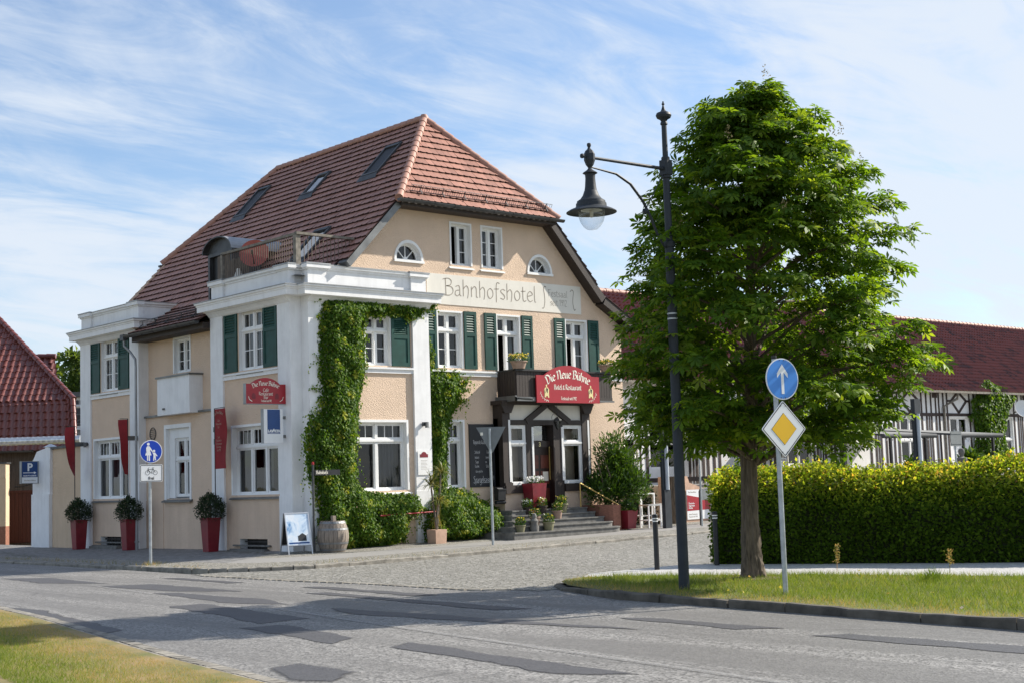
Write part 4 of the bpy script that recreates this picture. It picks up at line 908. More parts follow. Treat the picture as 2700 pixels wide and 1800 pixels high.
lunette(3.98, .45, 8.10); lunette(9.09, .45, 8.10)
for a, b in ((-12.06, -11.36), (-10.04, -9.32), (-3.46, -2.76), (-1.38, -.69)): shutter(FA, a, b, 5.04, 6.74, -.055)
shutter(FB, 3.16, 3.80, 5.04, 6.42, .255); shutter(FB, 1.62, 2.22, 5.04, 6.42, .255)
for a, b in ((4.50, 4.91), (5.95, 6.42), (6.74, 7.20), (8.24, 8.68), (9.61, 10.06), (11.09, 11.55)): shutter(FB, a, b, 5.05, 6.74, .105)
# brown reveal strip right of the tower shutter
# ---- cellar windows
for a, b, c0, c1 in ((-11.37, -9.95, -11.77, -9.85), (-2.78, -1.36, -3.13, -1.22)):
    v = MB(); v.box(FA, a, b, .06, .40, -.32, -.30); v.box(FA, a + .08, b - .08, .30, .34, -.2, -.16)
    for k in range(1, 7): x = a + (b - a) * k / 7; v.box(FA, x - .01, x + .01, .06, .4, -.2, -.18)
    o = v.build('cellar_window', 'black', HOT)
    v = MB(); v.box(FA, c0, c1, LOW, .10, -.05, .16); v.box(FA, c0 + .05, c1 - .05, .10, .13, -.05, .10); v.box(FA, a - .25, b + .2, .20, .24, -.05, .03); v.build('light_well', 'stone', o)
# round vent grille on the set back wall
v = MB(); n = 20
for k in range(n):
    t0, t1 = 2 * math.pi * k / n, 2 * math.pi * (k + 1) / n; f = lambda t, r: FA.p(-8.12 + r * math.cos(t), 3.55 + r * math.sin(t), -.22)
    v.tube([f(t0, .19), f(t1, .19)], .012, 5)
for k in range(-3, 3): h = k * .06; x = math.sqrt(max(0, .19 ** 2 - h * h)); v.tube([FA.p(-8.12 - x, 3.55 + h, -.225), FA.p(-8.12 + x, 3.55 + h, -.225)], .010, 5)
v.build('vent_grille', 'zinc_dark', HOT)
# ---- white box balcony and ledge of the set back wall
b = MB(); b.box(FA, -7.20, -5.24, 4.05, 5.16, -.34, .10); b.box(FA, -7.25, -5.19, 5.16, 5.21, -.34, .15, 1)
b.box(FA, -8.6, -7.2, 4.05, 4.11, -.34, -.17, 1); b.box(FA, -5.24, -4.18, 4.05, 4.11, -.34, -.17, 1); b.tube([FA.p(-6.75, 4.24, .09), FA.p(-6.75, 4.22, .17)], .03, 8, 1)
b.build('box_balcony', ['white', 'zinc'], HOT)
# ---- painted name band on the gable
b = MB(); b.box(FB, 4.60, 10.82, 6.90, 7.79, .09, .118)
bo = b.build('name_band', 'band', HOT)
b = MB(); pen(b, FB, 'Bahnhofshotel', 7.08, 7.18, .50, .075, 30, .055, .121, squeeze=1.12)
pen(b, FB, 'Festsaal', 9.82, 7.40, .215, .08, 40, .06, .121, squeeze=1.05); pen(b, FB, 'seit 1912', 9.84, 7.12, .205, .08, 40, .06, .121, squeeze=1.0)
for x, sg in ((9.22, 1), (10.46, 1)):
    pts = smooth_line([(x + .10 * sg, 7.68), (x + .03 * sg, 7.70), (x - .01 * sg, 7.62), (x + .02 * sg, 7.45), (x + .03 * sg, 7.22), (x - .02 * sg, 7.03), (x - .09 * sg, 7.02)] if x < 10 else [(x - .10, 7.60), (x - .03, 7.66), (x + .04, 7.60), (x + .01, 7.40), (x, 7.24), (x + .05, 7.03), (x + .10, 7.05)])
    ribbon(b, FB, pts, .012, .012, .028, 0, 0, .121, None, 1)
b.build('lettering', 'groove', bo)
# ------------------------------------------------------------------ roofs
def interval(poly, s):
    xs = []
    n = len(poly)
    for i in range(n):
        (a, b), (c, d) = poly[i], poly[(i + 1) % n]
        if (b <= s < d) or (d <= s < b): xs.append(a + (c - a) * (s - b) / (d - b))
    return (min(xs), max(xs)) if len(xs) >= 2 else None
def flat_tiles(mb, F, poly, tw, course, lift=.055, skip=()):
    """plain tiles with clipped tails, laid course by course on the plane F (u along the eave, v up the slope)"""
    vmin = min(p[1] for p in poly); vmax = max(p[1] for p in poly); k = 0; s = vmin
    while s < vmax - .02:
        iv = interval(poly, min(s + course * .45, vmax - .01)); s1 = min(s + course + .03, vmax + .02)
        if iv:
            u = math.floor(iv[0] / tw) * tw
            while u < iv[1]:
                a, b = max(u + .004, iv[0]), min(u + tw - .004, iv[1]); u += tw
                if b - a < .02: continue
                if any(x0 < (a + b) / 2 < x1 and y0 < s + course * .5 < y1 for x0, x1, y0, y1 in skip): continue
                w = b - a; h = lift * R_.uniform(.85, 1.15); c = course * .085
                bot = [(a, s + c), (a + w * .24, s), (a + w * .76, s), (b, s + c)]
                top = [F.p(x, y, h) for x, y in bot] + [F.p(b, s1, .006), F.p(a, s1, .006)]
                low = [F.p(x, y, -.004) for x, y in bot]
                mb.add(top + low, [(0, 1, 2, 3, 4, 5), (0, 6, 7, 1), (1, 7, 8, 2), (2, 8, 9, 3), (0, 5, 6), (3, 9, 4)], 0); mb.m[-5:] = [1, 1, 1, 1, 1]  # tail edges take the dark base colour as a painted shadow line
        s += course
    mb.flat(F, poly, -.006, 1)
SL = 1.07; CS = 1 / math.sqrt(1 + SL * SL); SN = SL * CS
def plane_len(dz): return dz / SN
YR, ZR = 6.4, 13.03; XV, XW = .50, -13.12
ZK = ZR - SL * (YR - 1.2); ZH = 9.74; XR0, XR1 = -2.06, -10.45
FRA = Fr((0, 1.2, ZK), (1, 0, 0), (0, CS, SN), (0, -SN, CS))
FRB = Fr((0, 2 * YR - 1.2, ZK), (-1, 0, 0), (0, -CS, SN), (0, SN, CS))
lh, lr = plane_len(ZH - ZK), plane_len(ZR - ZK)
polyA = [(XW, 0), (-.02, 0), (-.01, .50), (XV, .51), (XV, lh), (XR0, lr), (XR1, lr), (XW, lh)]
rf = MB()
SKY = [(-10.32, -9.50, 4.50, 5.56), (-6.22, -5.50, 4.57, 5.30), (-2.90, -2.05, 4.58, 5.58), (-2.92, -2.05, 1.92, 2.88)]
sk = [(a, b, (y0 - 1.2) / CS - .02, (y1 - 1.2) / CS + .02) for a, b, y0, y1 in SKY]
flat_tiles(rf, FRA, polyA, .24, .30, skip=sk)
flat_tiles(rf, FRB, [(-u, v) for u, v in polyA][::-1], .24, .30)
# flatter foot of the roof between the two white bays
dz, dy = ZK - 6.62, 1.2 + .35; LF = math.hypot(dz, dy)
FRK = Fr((0, -.35, 6.62), (1, 0, 0), (0, dy / LF, dz / LF), (0, -dz / LF, dy / LF))
flat_tiles(rf, FRK, [(-8.62, 0), (-4.2, 0), (-4.2, LF), (-8.62, LF)], .24, .29)
FRK2 = Fr((0, 2 * YR + .35, 6.62), (-1, 0, 0), (0, -dy / LF, dz / LF), (0, dz / LF, dy / LF))
flat_tiles(rf, FRK2, [(-XV, 0), (-XW, 0), (-XW, LF), (-XV, LF)], .24, .29)
# half hips at both ends
yh0 = YR - (ZR - ZH) / SL; yh1 = 2 * YR - yh0
dz, dx = ZR - ZH, XV + .12 - XR0; LH = math.hypot(dz, dx)
FRH = Fr((XV + .12, 0, ZH), (0, 1, 0), (-dx / LH, 0, dz / LH), (dz / LH, 0, dx / LH))
flat_tiles(rf, FRH, [(yh0, 0), (yh1, 0), (YR, LH)], .24, .30)
FRH2 = Fr((XW - .12, 0, ZH), (0, -1, 0), (dx / LH, 0, dz / LH), (-dz / LH, 0, dx / LH))
flat_tiles(rf, FRH2, [(-yh1, 0), (-yh0, 0), (-YR, LH)], .24, .30)
ROOF = rf.build('roof', ['tile', 'tile_base_shade'], HOT)
def ridge_tiles(mb, a, b, r=.115, step=.36, mi=0):
    a = Vector(a); b = Vector(b); n = max(1, round((b - a).length / step)); d = (b - a) / n
    for i in range(n):
        p = a + d * i; mb.tube([p - d * .06, p + d * .2, p + d], [r * 1.12, r * 1.08, r * .94], 10, mi)
rd = MB()
ridge_tiles(rd, (XV + .1, yh0 - .02, ZH + .03), (XR0, YR, ZR + .03)); ridge_tiles(rd, (XV + .1, yh1 + .02, ZH + .03), (XR0, YR, ZR + .03))
ridge_tiles(rd, (XR1, YR, ZR + .02), (XR0, YR, ZR + .04)); ridge_tiles(rd, (XW - .1, yh0 - .02, ZH + .03), (XR1, YR, ZR + .03)); ridge_tiles(rd, (XW - .1, yh1, ZH + .03), (XR1, YR, ZR + .03))
rd.lathe((XR0, YR, ZR - .02), [(.0, .20), (.09, .18), (.14, .10), (.15, 0)], 12)
rd.build('ridge_tiles', 'ridge', ROOF, smooth=True)
# eaves, verge boards and gutters
def soffit(*a):
    q = MB(); q.box(*a); q.build('soffit', 'brown', ROOF)
soffit(FB, yh0 + .08, yh1 - .08, ZH - .17, ZH - .03, .08, .60)                    # dark soffit of the half hip
soffit(FA, -8.6, -4.2, 6.40, 6.57, -.34, .22)                                     # soffit of the main road eave
def verge(y0, z0, y1, z1, xo, xi, thick, mi):
    ev = MB(); a = Vector((0, y0, z0)); b = Vector((0, y1, z1)); d = (b - a).normalized(); nrm = Vector((0, -d.z, d.y)); nrm = nrm if nrm.z > 0 else -nrm
    P = []
    for e in (a, b):
        for x in (xi, xo):
            for t in (-.02, -thick): P.append(Vector((x, 0, 0)) + e + nrm * t)
    ev.add([P[1], P[3], P[7], P[5], P[0], P[2], P[6], P[4]], [(0, 1, 2, 3), (4, 7, 6, 5), (0, 4, 5, 1), (1, 5, 6, 2), (2, 6, 7, 3), (3, 7, 4, 0)], 0); ev.build('verge_board', 'zinc' if mi else 'brown', ROOF, recalc=True)
verge(1.52, ZK + .05 + .32 * SL - .02, yh0 + .02, ZH, XV, .08, .21, 1)                              # grey sheet metal verge towards the terrace
verge(yh1 - .02, ZH, 11.6, ZK, XV - .02, .08, .26, 0); verge(11.6, ZK, 13.1, 6.65, XV - .02, .08, .26, 0)
soffit(FB, 12.35, 12.75, 6.42, 6.62, .08, .42)
gt = MB()
def gutter(mb, a, b, r=.085, mi=0):
    a = Vector(a); b = Vector(b); d = (b - a).normalized(); s = Vector((d.y, -d.x, 0)); n = 10; vs = []
    for e in (a, b):
        for rr in (r, r - .012):
            for k in range(n + 1): t = math.pi * k / n; vs.append(e + s * math.cos(t) * rr - Vector((0, 0, 1)) * math.sin(t) * rr)
    m = n + 1; fs = []
    for k in range(n):
        fs += [(k, k + 1, 2 * m + k + 1, 2 * m + k), (m + k, 3 * m + k, 3 * m + k + 1, m + k + 1)]
    fs += [(0, 2 * m, 3 * m, m), (n, m + n, 3 * m + n, 2 * m + n), tuple(range(m)), tuple(range(2 * m, 3 * m))[::-1]]
    mb.add(vs, fs, mi); L = (b - a).length; k = .5
    while k < L:
        p = a + d * k; mb.tube([p + s * (r + .004) * math.cos(t) - Vector((0, 0, 1)) * (r + .006) * math.sin(t) for t in [math.pi * i / 8 for i in range(9)]], .007, 5, mi); k += .75
for ga, gb in (((XV + .22, yh0 - .12, ZH - .02), (XV + .22, yh1 + .12, ZH - .02)), ((-8.75, -.42, 6.60), (-4.2, -.42, 6.60)), ((XW - .2, yh0 - .1, ZH - .02), (XW - .2, yh1 + .1, ZH - .02))): q = MB(); gutter(q, ga, gb); q.build('gutter', 'zinc_dark', ROOF, smooth=True)
gt = MB()
gt.box(WORLD, -8.85, -8.62, -.50, -.34, 6.46, 6.64)
gt.tube([(-8.72, -.42, 6.5), (-8.72, -.42, 6.30), (-8.55, -.30, 6.10), (-8.30, -.26, 5.86), (-8.27, -.26, 5.6), (-8.27, -.26, .5), (-8.27, -.26, 0.0)], .038, 10, 1)
gt.tube([(-8.27, -.26, 1.0), (-8.27, -.26, -.1)], .055, 10, 1); gt.tube([(-8.27, -.26, .3), (-8.27, -.26, .25)], .075, 10, 1)
gt.build('downpipe', ['zinc_dark', 'lead'], ROOF, smooth=True)
def snow_guard(F, u0, u1, v, h=.19, lean=.10):
    mb = MB(); n = int((u1 - u0) / .085)
    for t in (0.02, h): mb.tube([F.p(u0, v + t * .35, .04 + t), F.p(u1, v + t * .35, .04 + t)], .009, 5)
    for k in range(n + 1):
        u = u0 + (u1 - u0) * k / n; mb.tube([F.p(u, v + .007, .05), F.p(u, v + h * .35, .04 + h)], .0055, 4)
    k = u0 + .35
    while k < u1:
        mb.tube([F.p(k, v - .06, .03), F.p(k, v + .01, .05), F.p(k, v + h * .36, .05 + h)], .014, 5); mb.tube([F.p(k, v - .14, .10), F.p(k, v - .03, .02)], .014, 5); mb.tube([F.p(k, v - .14, .10), F.p(k, v + .02, .12)], .012, 5); k += .82
    return mb.build('snow_guard', 'zinc_dark', ROOF)
snow_guard(FRH, yh0 + .5, yh1 - .15, .36); snow_guard(FRK, -8.5, -4.3, .35); 
# roof windows
for i, (a, b, y0, y1) in enumerate(SKY):
    s0, s1 = (y0 - 1.2) / CS, (y1 - 1.2) / CS
    f = MB(); q = .075
    f.box(FRA, a, a + q, s0, s1, -.02, .10); f.box(FRA, b - q, b, s0, s1, -.02, .10); f.box(FRA, a + q, b - q, s1 - q * 1.6, s1, -.02, .115); f.box(FRA, a + q, b - q, s0, s0 + q, -.02, .105)
    f.add([FRA.p(a - .08, s0 - .22, .045), FRA.p(b + .08, s0 - .22, .045), FRA.p(b + .02, s0, .09), FRA.p(a - .02, s0, .09)], [(0, 1, 2, 3)])
    o = f.build('skylight', 'zinc_dark', ROOF)
    o['label'] = ['leftmost roof window, closed by a dark blind', 'roof window with painted pale sky reflection', 'roof window near the hip, closed by a dark blind', 'tall roof window behind the terrace railing'][i]
    g = MB(); g.box(FRA, a + q, b - q, s0 + q, s1 - q * 1.6, .04, .062)
    if i in (0, 2): g.build('roller_blind', 'blind', o)
    else:
        g.build('pane', 'glass_dark', o); g2 = MB(); g2.quad([FRA.p(a + q, s0 + q, .02), FRA.p(b - q, s0 + q, .02), FRA.p(b - q, s1 - q, .02), FRA.p(a + q, s1 - q, .02)]); g2.build('sky_reflection', 'sky_sheen_diffuser', o)  # pale sheet under the glass stands for the sky reflected in it
# small barrel roofed dormer door onto the terrace
d = MB(); cx, yf, ze, rx, rz = -5.27, .98, 8.86, .86, .46; n = 16
arc = lambda k, e=0: (cx - (rx + e) * math.cos(math.pi * k / n), ze + (rz + e) * math.sin(math.pi * k / n))
for k in range(n):
    (x0, z0), (x1, z1) = arc(k), arc(k + 1); (X0, Z0), (X1, Z1) = arc(k, -.04), arc(k + 1, -.04)
    yb0 = YR - (ZR - z0) / SL + .25; yb1 = YR - (ZR - z1) / SL + .25
    d.add([(x0, yf - .12, z0), (x1, yf - .12, z1), (x1, yb1, z1), (x0, yb0, z0)], [(0, 1, 2, 3)], 0)
    d.add([(X0, yf - .12, Z0), (X1, yf - .12, Z1), (x1, yf - .12, z1), (x0, yf - .12, z0)], [(0, 1, 2, 3)], 1)
    d.add([(X0, yf - .12, Z0), (X1, yf - .12, Z1), (X1, yb1, Z1), (X0, yb0, Z0)], [(3, 2, 1, 0)], 1)
dm = d.build('dormer', ['lead', 'zinc_dark'], ROOF, smooth=True)
d = MB(); d.flat(Fr((0, yf + .06, 0), (1, 0, 0), (0, 0, 1), (0, -1, 0)), [(cx - rx + .04, ze), (cx + rx - .04, ze)] + [(cx + (rx - .04) * math.cos(math.pi * k / n), ze + (rz - .04) * math.sin(math.pi * k / n)) for k in range(1, n)], 0)
d.box(WORLD, cx - .70, cx + .70, yf, yf + 1.2, ze - .10, ze); d.box(WORLD, cx - .70, cx - .60, yf, yf + 1.0, 7.4, ze - .1); d.box(WORLD, cx + .6, cx + .70, yf, yf + 1.0, 7.4, ze - .1)
d.build('dormer_front', 'zinc_dark', dm)
d = MB(); d.box(WORLD, cx - .6, cx + .6, yf + .12, yf + .16, 7.4, ze - .1, 0); d.box(WORLD, cx - .1, cx + .58, yf - .02, yf + .03, 7.4, 8.72, 1); d.build('terrace_door', ['black', 'grey_wood'], dm)
d = MB()
for k in range(8): x = -4.45 + k * .145; d.box(WORLD, x, x + .135, .75, .775, 7.4, 8.45 + R_.uniform(-.03, .03))
d.build('plank_screen', 'grey_wood', HOT)
# ---- railing of the roof terrace
r = MB()
r.box(WORLD, -.24, -.09, .30, .45, 7.725, 8.56); r.box(WORLD, -4.07, -3.97, .30, .40, 7.5, 8.56)
r.bar((-4.05, .35, 8.56), (-.10, .35, 8.57), .10, .07); r.bar((-.10, .30, 8.585), (-.10, 2.32, 8.585), .11, .07)
for k in range(4): r.box(WORLD, -4.05 + .005 * k, -4.0, .31, .39, 7.5, 7.6)
ro = r.build('terrace_railing', 'rail_wood', HOT)
r = MB()
for k in range(1, 33): x = -3.97 + 3.8 * k / 33; r.tube([(x, .35, 7.5), (x, .35, 8.54)], .011, 5)
for k in range(1, 14): y = .44 + 1.75 * k / 14; z0 = max(7.45, ZR - SL * (YR - y)); r.tube([(-.10, y, z0), (-.10, y, 8.56)], .011, 5)
r.tube([(-.10, .40, 7.78), (-.10, 1.5, 7.78)], .012, 5); r.tube([(-4.0, .35, 7.80), (-.15, .35, 7.80)], .012, 5)
r.build('railing_bars', 'rust', ro)
# ---- timber porch, balcony and door
P = MB(); x0, x1 = .10, .50
P.box(FB, 6.98, 7.28, 1.40, 4.10, x0, x1 + .02); P.box(FB, 10.28, 10.62, 1.40, 4.10, x0, x1 + .02)                # corner posts
P.box(FB, 7.28, 10.28, 3.40, 3.55, x0, x1 + .01); P.box(FB, 6.9, 10.72, 4.0, 4.12, x0, x1 + .12)                    # rails
P.box(FB, 7.94, 8.22, .90, 3.40, x0, x1 + .005); P.box(FB, 9.05, 9.45, .90, 3.40, x0, x1 + .005)                      # door posts
P.box(FB, 6.93, 7.94, 1.38, 1.60, x0, x1 + .06); P.box(FB, 9.45, 10.68, 1.38, 1.60, x0, x1 + .06)                   # sill beams
P.bar(FB.p(7.95, 3.50, x1 - .02), FB.p(8.86, 4.05, x1 - .02), .10, .17, up=(0, 0, 1)); P.bar(FB.p(9.75, 3.50, x1 - .02), FB.p(8.86, 4.05, x1 - .02), .10, .17, up=(0, 0, 1))
for y in (7.02, 10.33): P.prism(FB, [(y, 3.75), (y + .26, 3.75), (y + .40, 4.02), (y - .14, 4.02)], x1, x1 + .10); P.box(FB, y - .03, y + .29, 1.38, 1.62, x1, x1 + .10); P.box(FB, y - .02, y + .28, 1.62, 1.70, x1, x1 + .06)
po = P.build('porch_frame', 'brown', HOT)
t = MB(); t.box(FB, 7.28, 10.28, 3.55, 4.0, x0, x1 - .06); t.build('porch_gable_panel', 'band', po)
t = MB()
for y in (7.21, 8.14, 9.37, 10.50): t.box(FB, y, y + .07, 1.72, 3.34 if y in (8.14, 9.37) else 3.55, x1 + .0, x1 + .03)
t.build('white_fillet', 'trim', po)
t = MB(); t.box(FB, 7.0, 7.94, LOW, 1.38, x0, x1); t.box(FB, 9.45, 10.62, LOW, 1.38, x0, x1); t.box(FB, 7.94, 9.45, LOW, .88, x0, x1 - .05); t.build('porch_plinth', 'stucco', po)
window(FB, 7.28, 7.94, 1.62, 3.40, .42, 1, 2.86, (1, 1), (1, 1), sur=0, curtain=None, sill=None, par=HOT, fr=.07)
window(FB, 9.45, 10.28, 1.62, 3.40, .42, 1, 2.86, (1, 1), (1, 1), sur=0, curtain='left', sill=None, par=HOT, fr=.07)
dr = MB(); dr.box(FB, 8.22, 9.05, .90, 2.74, .22, .28); dr.box(FB, 8.22, 9.05, 2.74, 2.92, .22, .34)
for y in (8.25, 8.68): 
    for a, b in ((1.1, 1.5), (1.62, 2.02), (2.1, 2.5)): dr.box(FB, y, y + .34, a, b, .27, .295, 1)
do = dr.build('door', ['door', 'door_panel'], HOT)
t = MB(); t.box(FB, 8.27, 9.0, 2.94, 3.38, .24, .25); t.build('fanlight', 'glass_dark', do)
t = MB(); t.box(FB, 8.75, 8.97, 1.72, 2.0, .296, .302); t.build('door_notice', 'cream', do)
t = MB(); typeset(t, FB, '3', 8.62, 2.76, .19, .345, .006); t.build('house_number', 'gold', do)
t = MB(); t.tube([FB.p(9.02, 1.75, .33), FB.p(9.02, 2.75, .33)], .02, 8); t.build('handle', 'brass', do)
# open door leaf
t = MB(); t.box(Fr((.28, 9.06, 0), (.9, -.25, 0), (0, 0, 1), (.25, .9, 0)), 0, .32, .92, 2.72, 0, .05); t.build('door_leaf', 'door', HOT)
# balcony
B = MB(); B.box(FB, 7.18, 11.2, 4.10, 4.22, .1, .98)
def boards(F, u0, u1, v0, v1, w, wd=.115):
    n = round((u1 - u0) / wd)
    for k in range(n): a = u0 + (u1 - u0) * k / n; B.box(F, a + .004, a + wd - .006, v0, v1, w, w + .022 + R_.uniform(0, .004))
    B.box(F, u0, u1, v0 + .02, v1 - .02, w - .03, w + .002)
boards(FB, 7.20, 11.20, 4.20, 4.97, .94)
boards(Fr((0, 7.20, 0), (1, 0, 0), (0, 0, 1), (0, -1, 0)), .12, .95, 4.20, 4.97, 0); boards(Fr((0, 11.2, 0), (1, 0, 0), (0, 0, 1), (0, 1, 0)), .12, .95, 4.20, 4.97, 0)
bo = B.build('balcony', 'brown', HOT); bo['label'] = 'dark boarded balcony over the entrance'
t = MB(); t.box(FB, 7.14, 11.26, 4.97, 5.02, .90, 1.02); t.box(Fr((0, 7.2, 0), (1, 0, 0), (0, 0, 1), (0, -1, 0)), .1, .95, 4.97, 5.02, -.06, .06); t.box(Fr((0, 11.2, 0), (1, 0, 0), (0, 0, 1), (0, -1, 0)), .1, .95, 4.97, 5.02, -.06, .06); t.build('handrail', 'black', bo)
t = MB(); t.box(FB, 7.10, 7.16, 4.08, 4.24, .1, 1.0); t.box(FB, 7.10, 7.9, 4.08, 4.20, .985, 1.0); t.box(FB, 10.6, 11.24, 4.08, 4.13, .95, 1.02); t.tube([(1.0, 7.2, 4.16), (1.62, 7.25, 4.08)], .03, 8); t.build('drain', 'zinc', bo)
# ---- entrance steps and the brick planter beside them
s = MB()
for i, (yr, xf, z) in enumerate(((10.42, 2.05, .30), (10.36, 1.78, .45), (10.28, 1.50, .60), (10.16, 1.22, .75), (10.04, .98, .89))):
    yl = 5.95 + .22 * i; rr = .40 - .04 * i; pts = [(.1, yl), (xf, yl)] + [(xf - rr + rr * math.cos(t), yr - rr + rr * math.sin(t)) for t in [math.pi / 2 * k / 6 for k in range(7)]] + [(.1, yr)]
    s.prism(WORLD, pts, -.25 + i * .001, z - .035); s.prism(WORLD, [(x + (.03 if x > .2 else 0), y) for x, y in pts], z - .035, z)
s.build('entrance_steps', 'stone', HOT)
s = MB(); s.prism(WORLD, [(.52, 10.14), (1.22, 10.175), (1.5, 10.32), (1.60, 10.40), (1.60, 10.72), (.52, 10.72)], -.1, .93); s.build('brick_planter_wall', 'brick', HOT)
t = MB(); t.tube([(1.1, 9.52, 1.62), (1.55, 10.82, .86), (1.6, 10.93, .70), (1.62, 10.97, .5), (1.62, 10.9, .1)], .022, 8); t.tube([(1.1, 9.52, 1.62), (1.1, 9.52, .9)], .018, 8); t.tube([(1.5, 10.78, .9), (1.5, 10.78, .2)], .018, 8); t.build('stair_rail', 'brass', HOT)
t = MB(); t.box(FB, 10.7, 12.55, LOW, 1.05, .1, .14); t.build('side_plinth', 'pink', HOT)
# ------------------------------------------------------------------ climbing plants
def creeper(name, label, poly, x0, n, thick, size=(.05, .095), extra=None, tfun=None):
    q = sample_poly(poly, n); d = poly_dist(q, poly); depth = thick * np.clip(d / .35, .15, 1.0)
    if tfun is not None: depth = depth * tfun(q)
    bumpy = 0.62 + 0.38 * np.sin(q[:, 0] * 4.1 + 2 * np.sin(q[:, 1] * 2.3)) * np.sin(q[:, 1] * 3.7 + q[:, 0] * 1.9)
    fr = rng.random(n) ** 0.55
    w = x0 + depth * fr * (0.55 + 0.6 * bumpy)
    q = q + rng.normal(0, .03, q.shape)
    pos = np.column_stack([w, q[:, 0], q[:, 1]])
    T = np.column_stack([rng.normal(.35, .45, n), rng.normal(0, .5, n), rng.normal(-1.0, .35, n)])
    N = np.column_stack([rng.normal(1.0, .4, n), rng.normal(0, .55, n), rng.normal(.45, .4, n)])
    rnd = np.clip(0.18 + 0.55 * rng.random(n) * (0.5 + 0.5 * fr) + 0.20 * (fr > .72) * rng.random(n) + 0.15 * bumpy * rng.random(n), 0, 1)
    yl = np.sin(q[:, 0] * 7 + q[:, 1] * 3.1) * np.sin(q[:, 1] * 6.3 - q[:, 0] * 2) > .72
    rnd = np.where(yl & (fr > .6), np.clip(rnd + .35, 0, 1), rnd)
    t = thing(name, label, 'climbing plant', (x0, float(np.mean(q[:, 0])), 0.1))
    # loose shoots that hang and wander out past the outline
    pp = np.asarray(poly); cen = pp.mean(0); sp = []; ns = n // 130
    for k in range(ns):
        i = rng.integers(0, len(pp)); f = rng.random(); b0 = pp[i] * (1 - f) + pp[(i + 1) % len(pp)] * f; o = b0 - cen; o = o / (np.linalg.norm(o) + 1e-6); L = rng.uniform(.12, .42); di = o * .7 + np.array([rng.normal(0, .4), rng.normal(-.15, .4)])
        for j in range(9): g = j / 8; c = b0 + di * L * g + np.array([0, -.12 * g * g * L * 4]); sp.append((x0 + .05 + .10 * rng.random(), c[0] + rng.normal(0, .018), max(.06, c[1] + rng.normal(0, .018))))
    sp = np.array(sp); m = len(sp)
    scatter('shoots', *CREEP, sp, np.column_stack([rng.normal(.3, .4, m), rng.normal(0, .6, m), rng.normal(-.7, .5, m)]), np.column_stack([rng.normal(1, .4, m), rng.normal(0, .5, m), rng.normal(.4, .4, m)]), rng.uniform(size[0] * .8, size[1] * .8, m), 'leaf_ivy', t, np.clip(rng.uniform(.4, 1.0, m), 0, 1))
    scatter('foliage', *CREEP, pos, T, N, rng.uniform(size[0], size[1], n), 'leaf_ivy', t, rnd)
    return t
IV1 = [(0.80, 6.84), (1.11, 6.90), (2.40, 6.88), (4.13, 6.86), (4.75, 6.86), (4.45, 6.68), (4.12, 6.47), (3.73, 6.33), (3.5, 6.50), (3.24, 6.40), (3.0, 6.52), (2.75, 6.36), (2.39, 6.45), (2.15, 6.08), (2.2, 5.64), (2.20, 4.91), (2.02, 4.33), (1.94, 3.65), (1.83, 2.88), (1.80, 1.93), (2.05, 1.60), (3.09, 1.50), (3.80, 1.46), (4.10, 1.04), (3.80, .95), (3.43, .77), (3.40, .29), (2.80, .08), (1.40, .05), (.9, .06), (.55, .90), (.45, 1.60), (.28, 2.20), (.22, 2.90), (.36, 3.55), (.66, 3.83), (.66, 4.49), (.7, 6.0)]
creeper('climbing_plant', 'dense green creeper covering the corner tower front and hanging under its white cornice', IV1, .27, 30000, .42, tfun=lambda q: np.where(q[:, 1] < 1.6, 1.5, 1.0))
IV2 = [(4.56, 5.95), (4.66, 5.50), (4.76, 5.02), (5.55, 4.98), (5.75, 4.85), (5.62, 4.62), (6.0, 4.78), (5.86, 4.50), (5.55, 4.25), (5.75, 4.12), (5.38, 3.80), (5.28, 3.58), (5.15, 2.87), (5.08, 1.65), (4.46, 1.65), (4.46, 3.37), (4.42, 4.13), (4.38, 4.68), (4.48, 5.14)]
creeper('climbing_plant', 'narrow strip of creeper climbing between the white pilaster and the first gable window', IV2, .12, 9500, .30)
IV3 = [(3.95, .05), (4.02, 1.05), (4.45, 1.62), (4.95, 1.60), (5.4, 1.62), (5.89, 1.46), (6.22, 1.27), (6.66, 1.08), (6.90, .92), (6.86, .10)]
creeper('climbing_plant', 'low bushy creeper spreading along the foot of the gable wall below the small window', IV3, .14, 12000, .85, (.045, .085), tfun=lambda q: np.clip(1.45 - .5 * q[:, 1], .5, 1.3))
t = thing('guard_rail', 'thin red guard rail running through the creeper before the tower window', 'rail', (.85, 3.1, .1))
s = MB(); s.tube([(.74, 2.3, .93), (.74, 4.25, .97)], .020, 8); s.build('rail', 'red', t); s = MB()
for y in (2.3, 4.0): s.tube([(.40, y, .93), (.74, y, .94)], .014, 6)
s.build('support', 'zinc_dark', t)
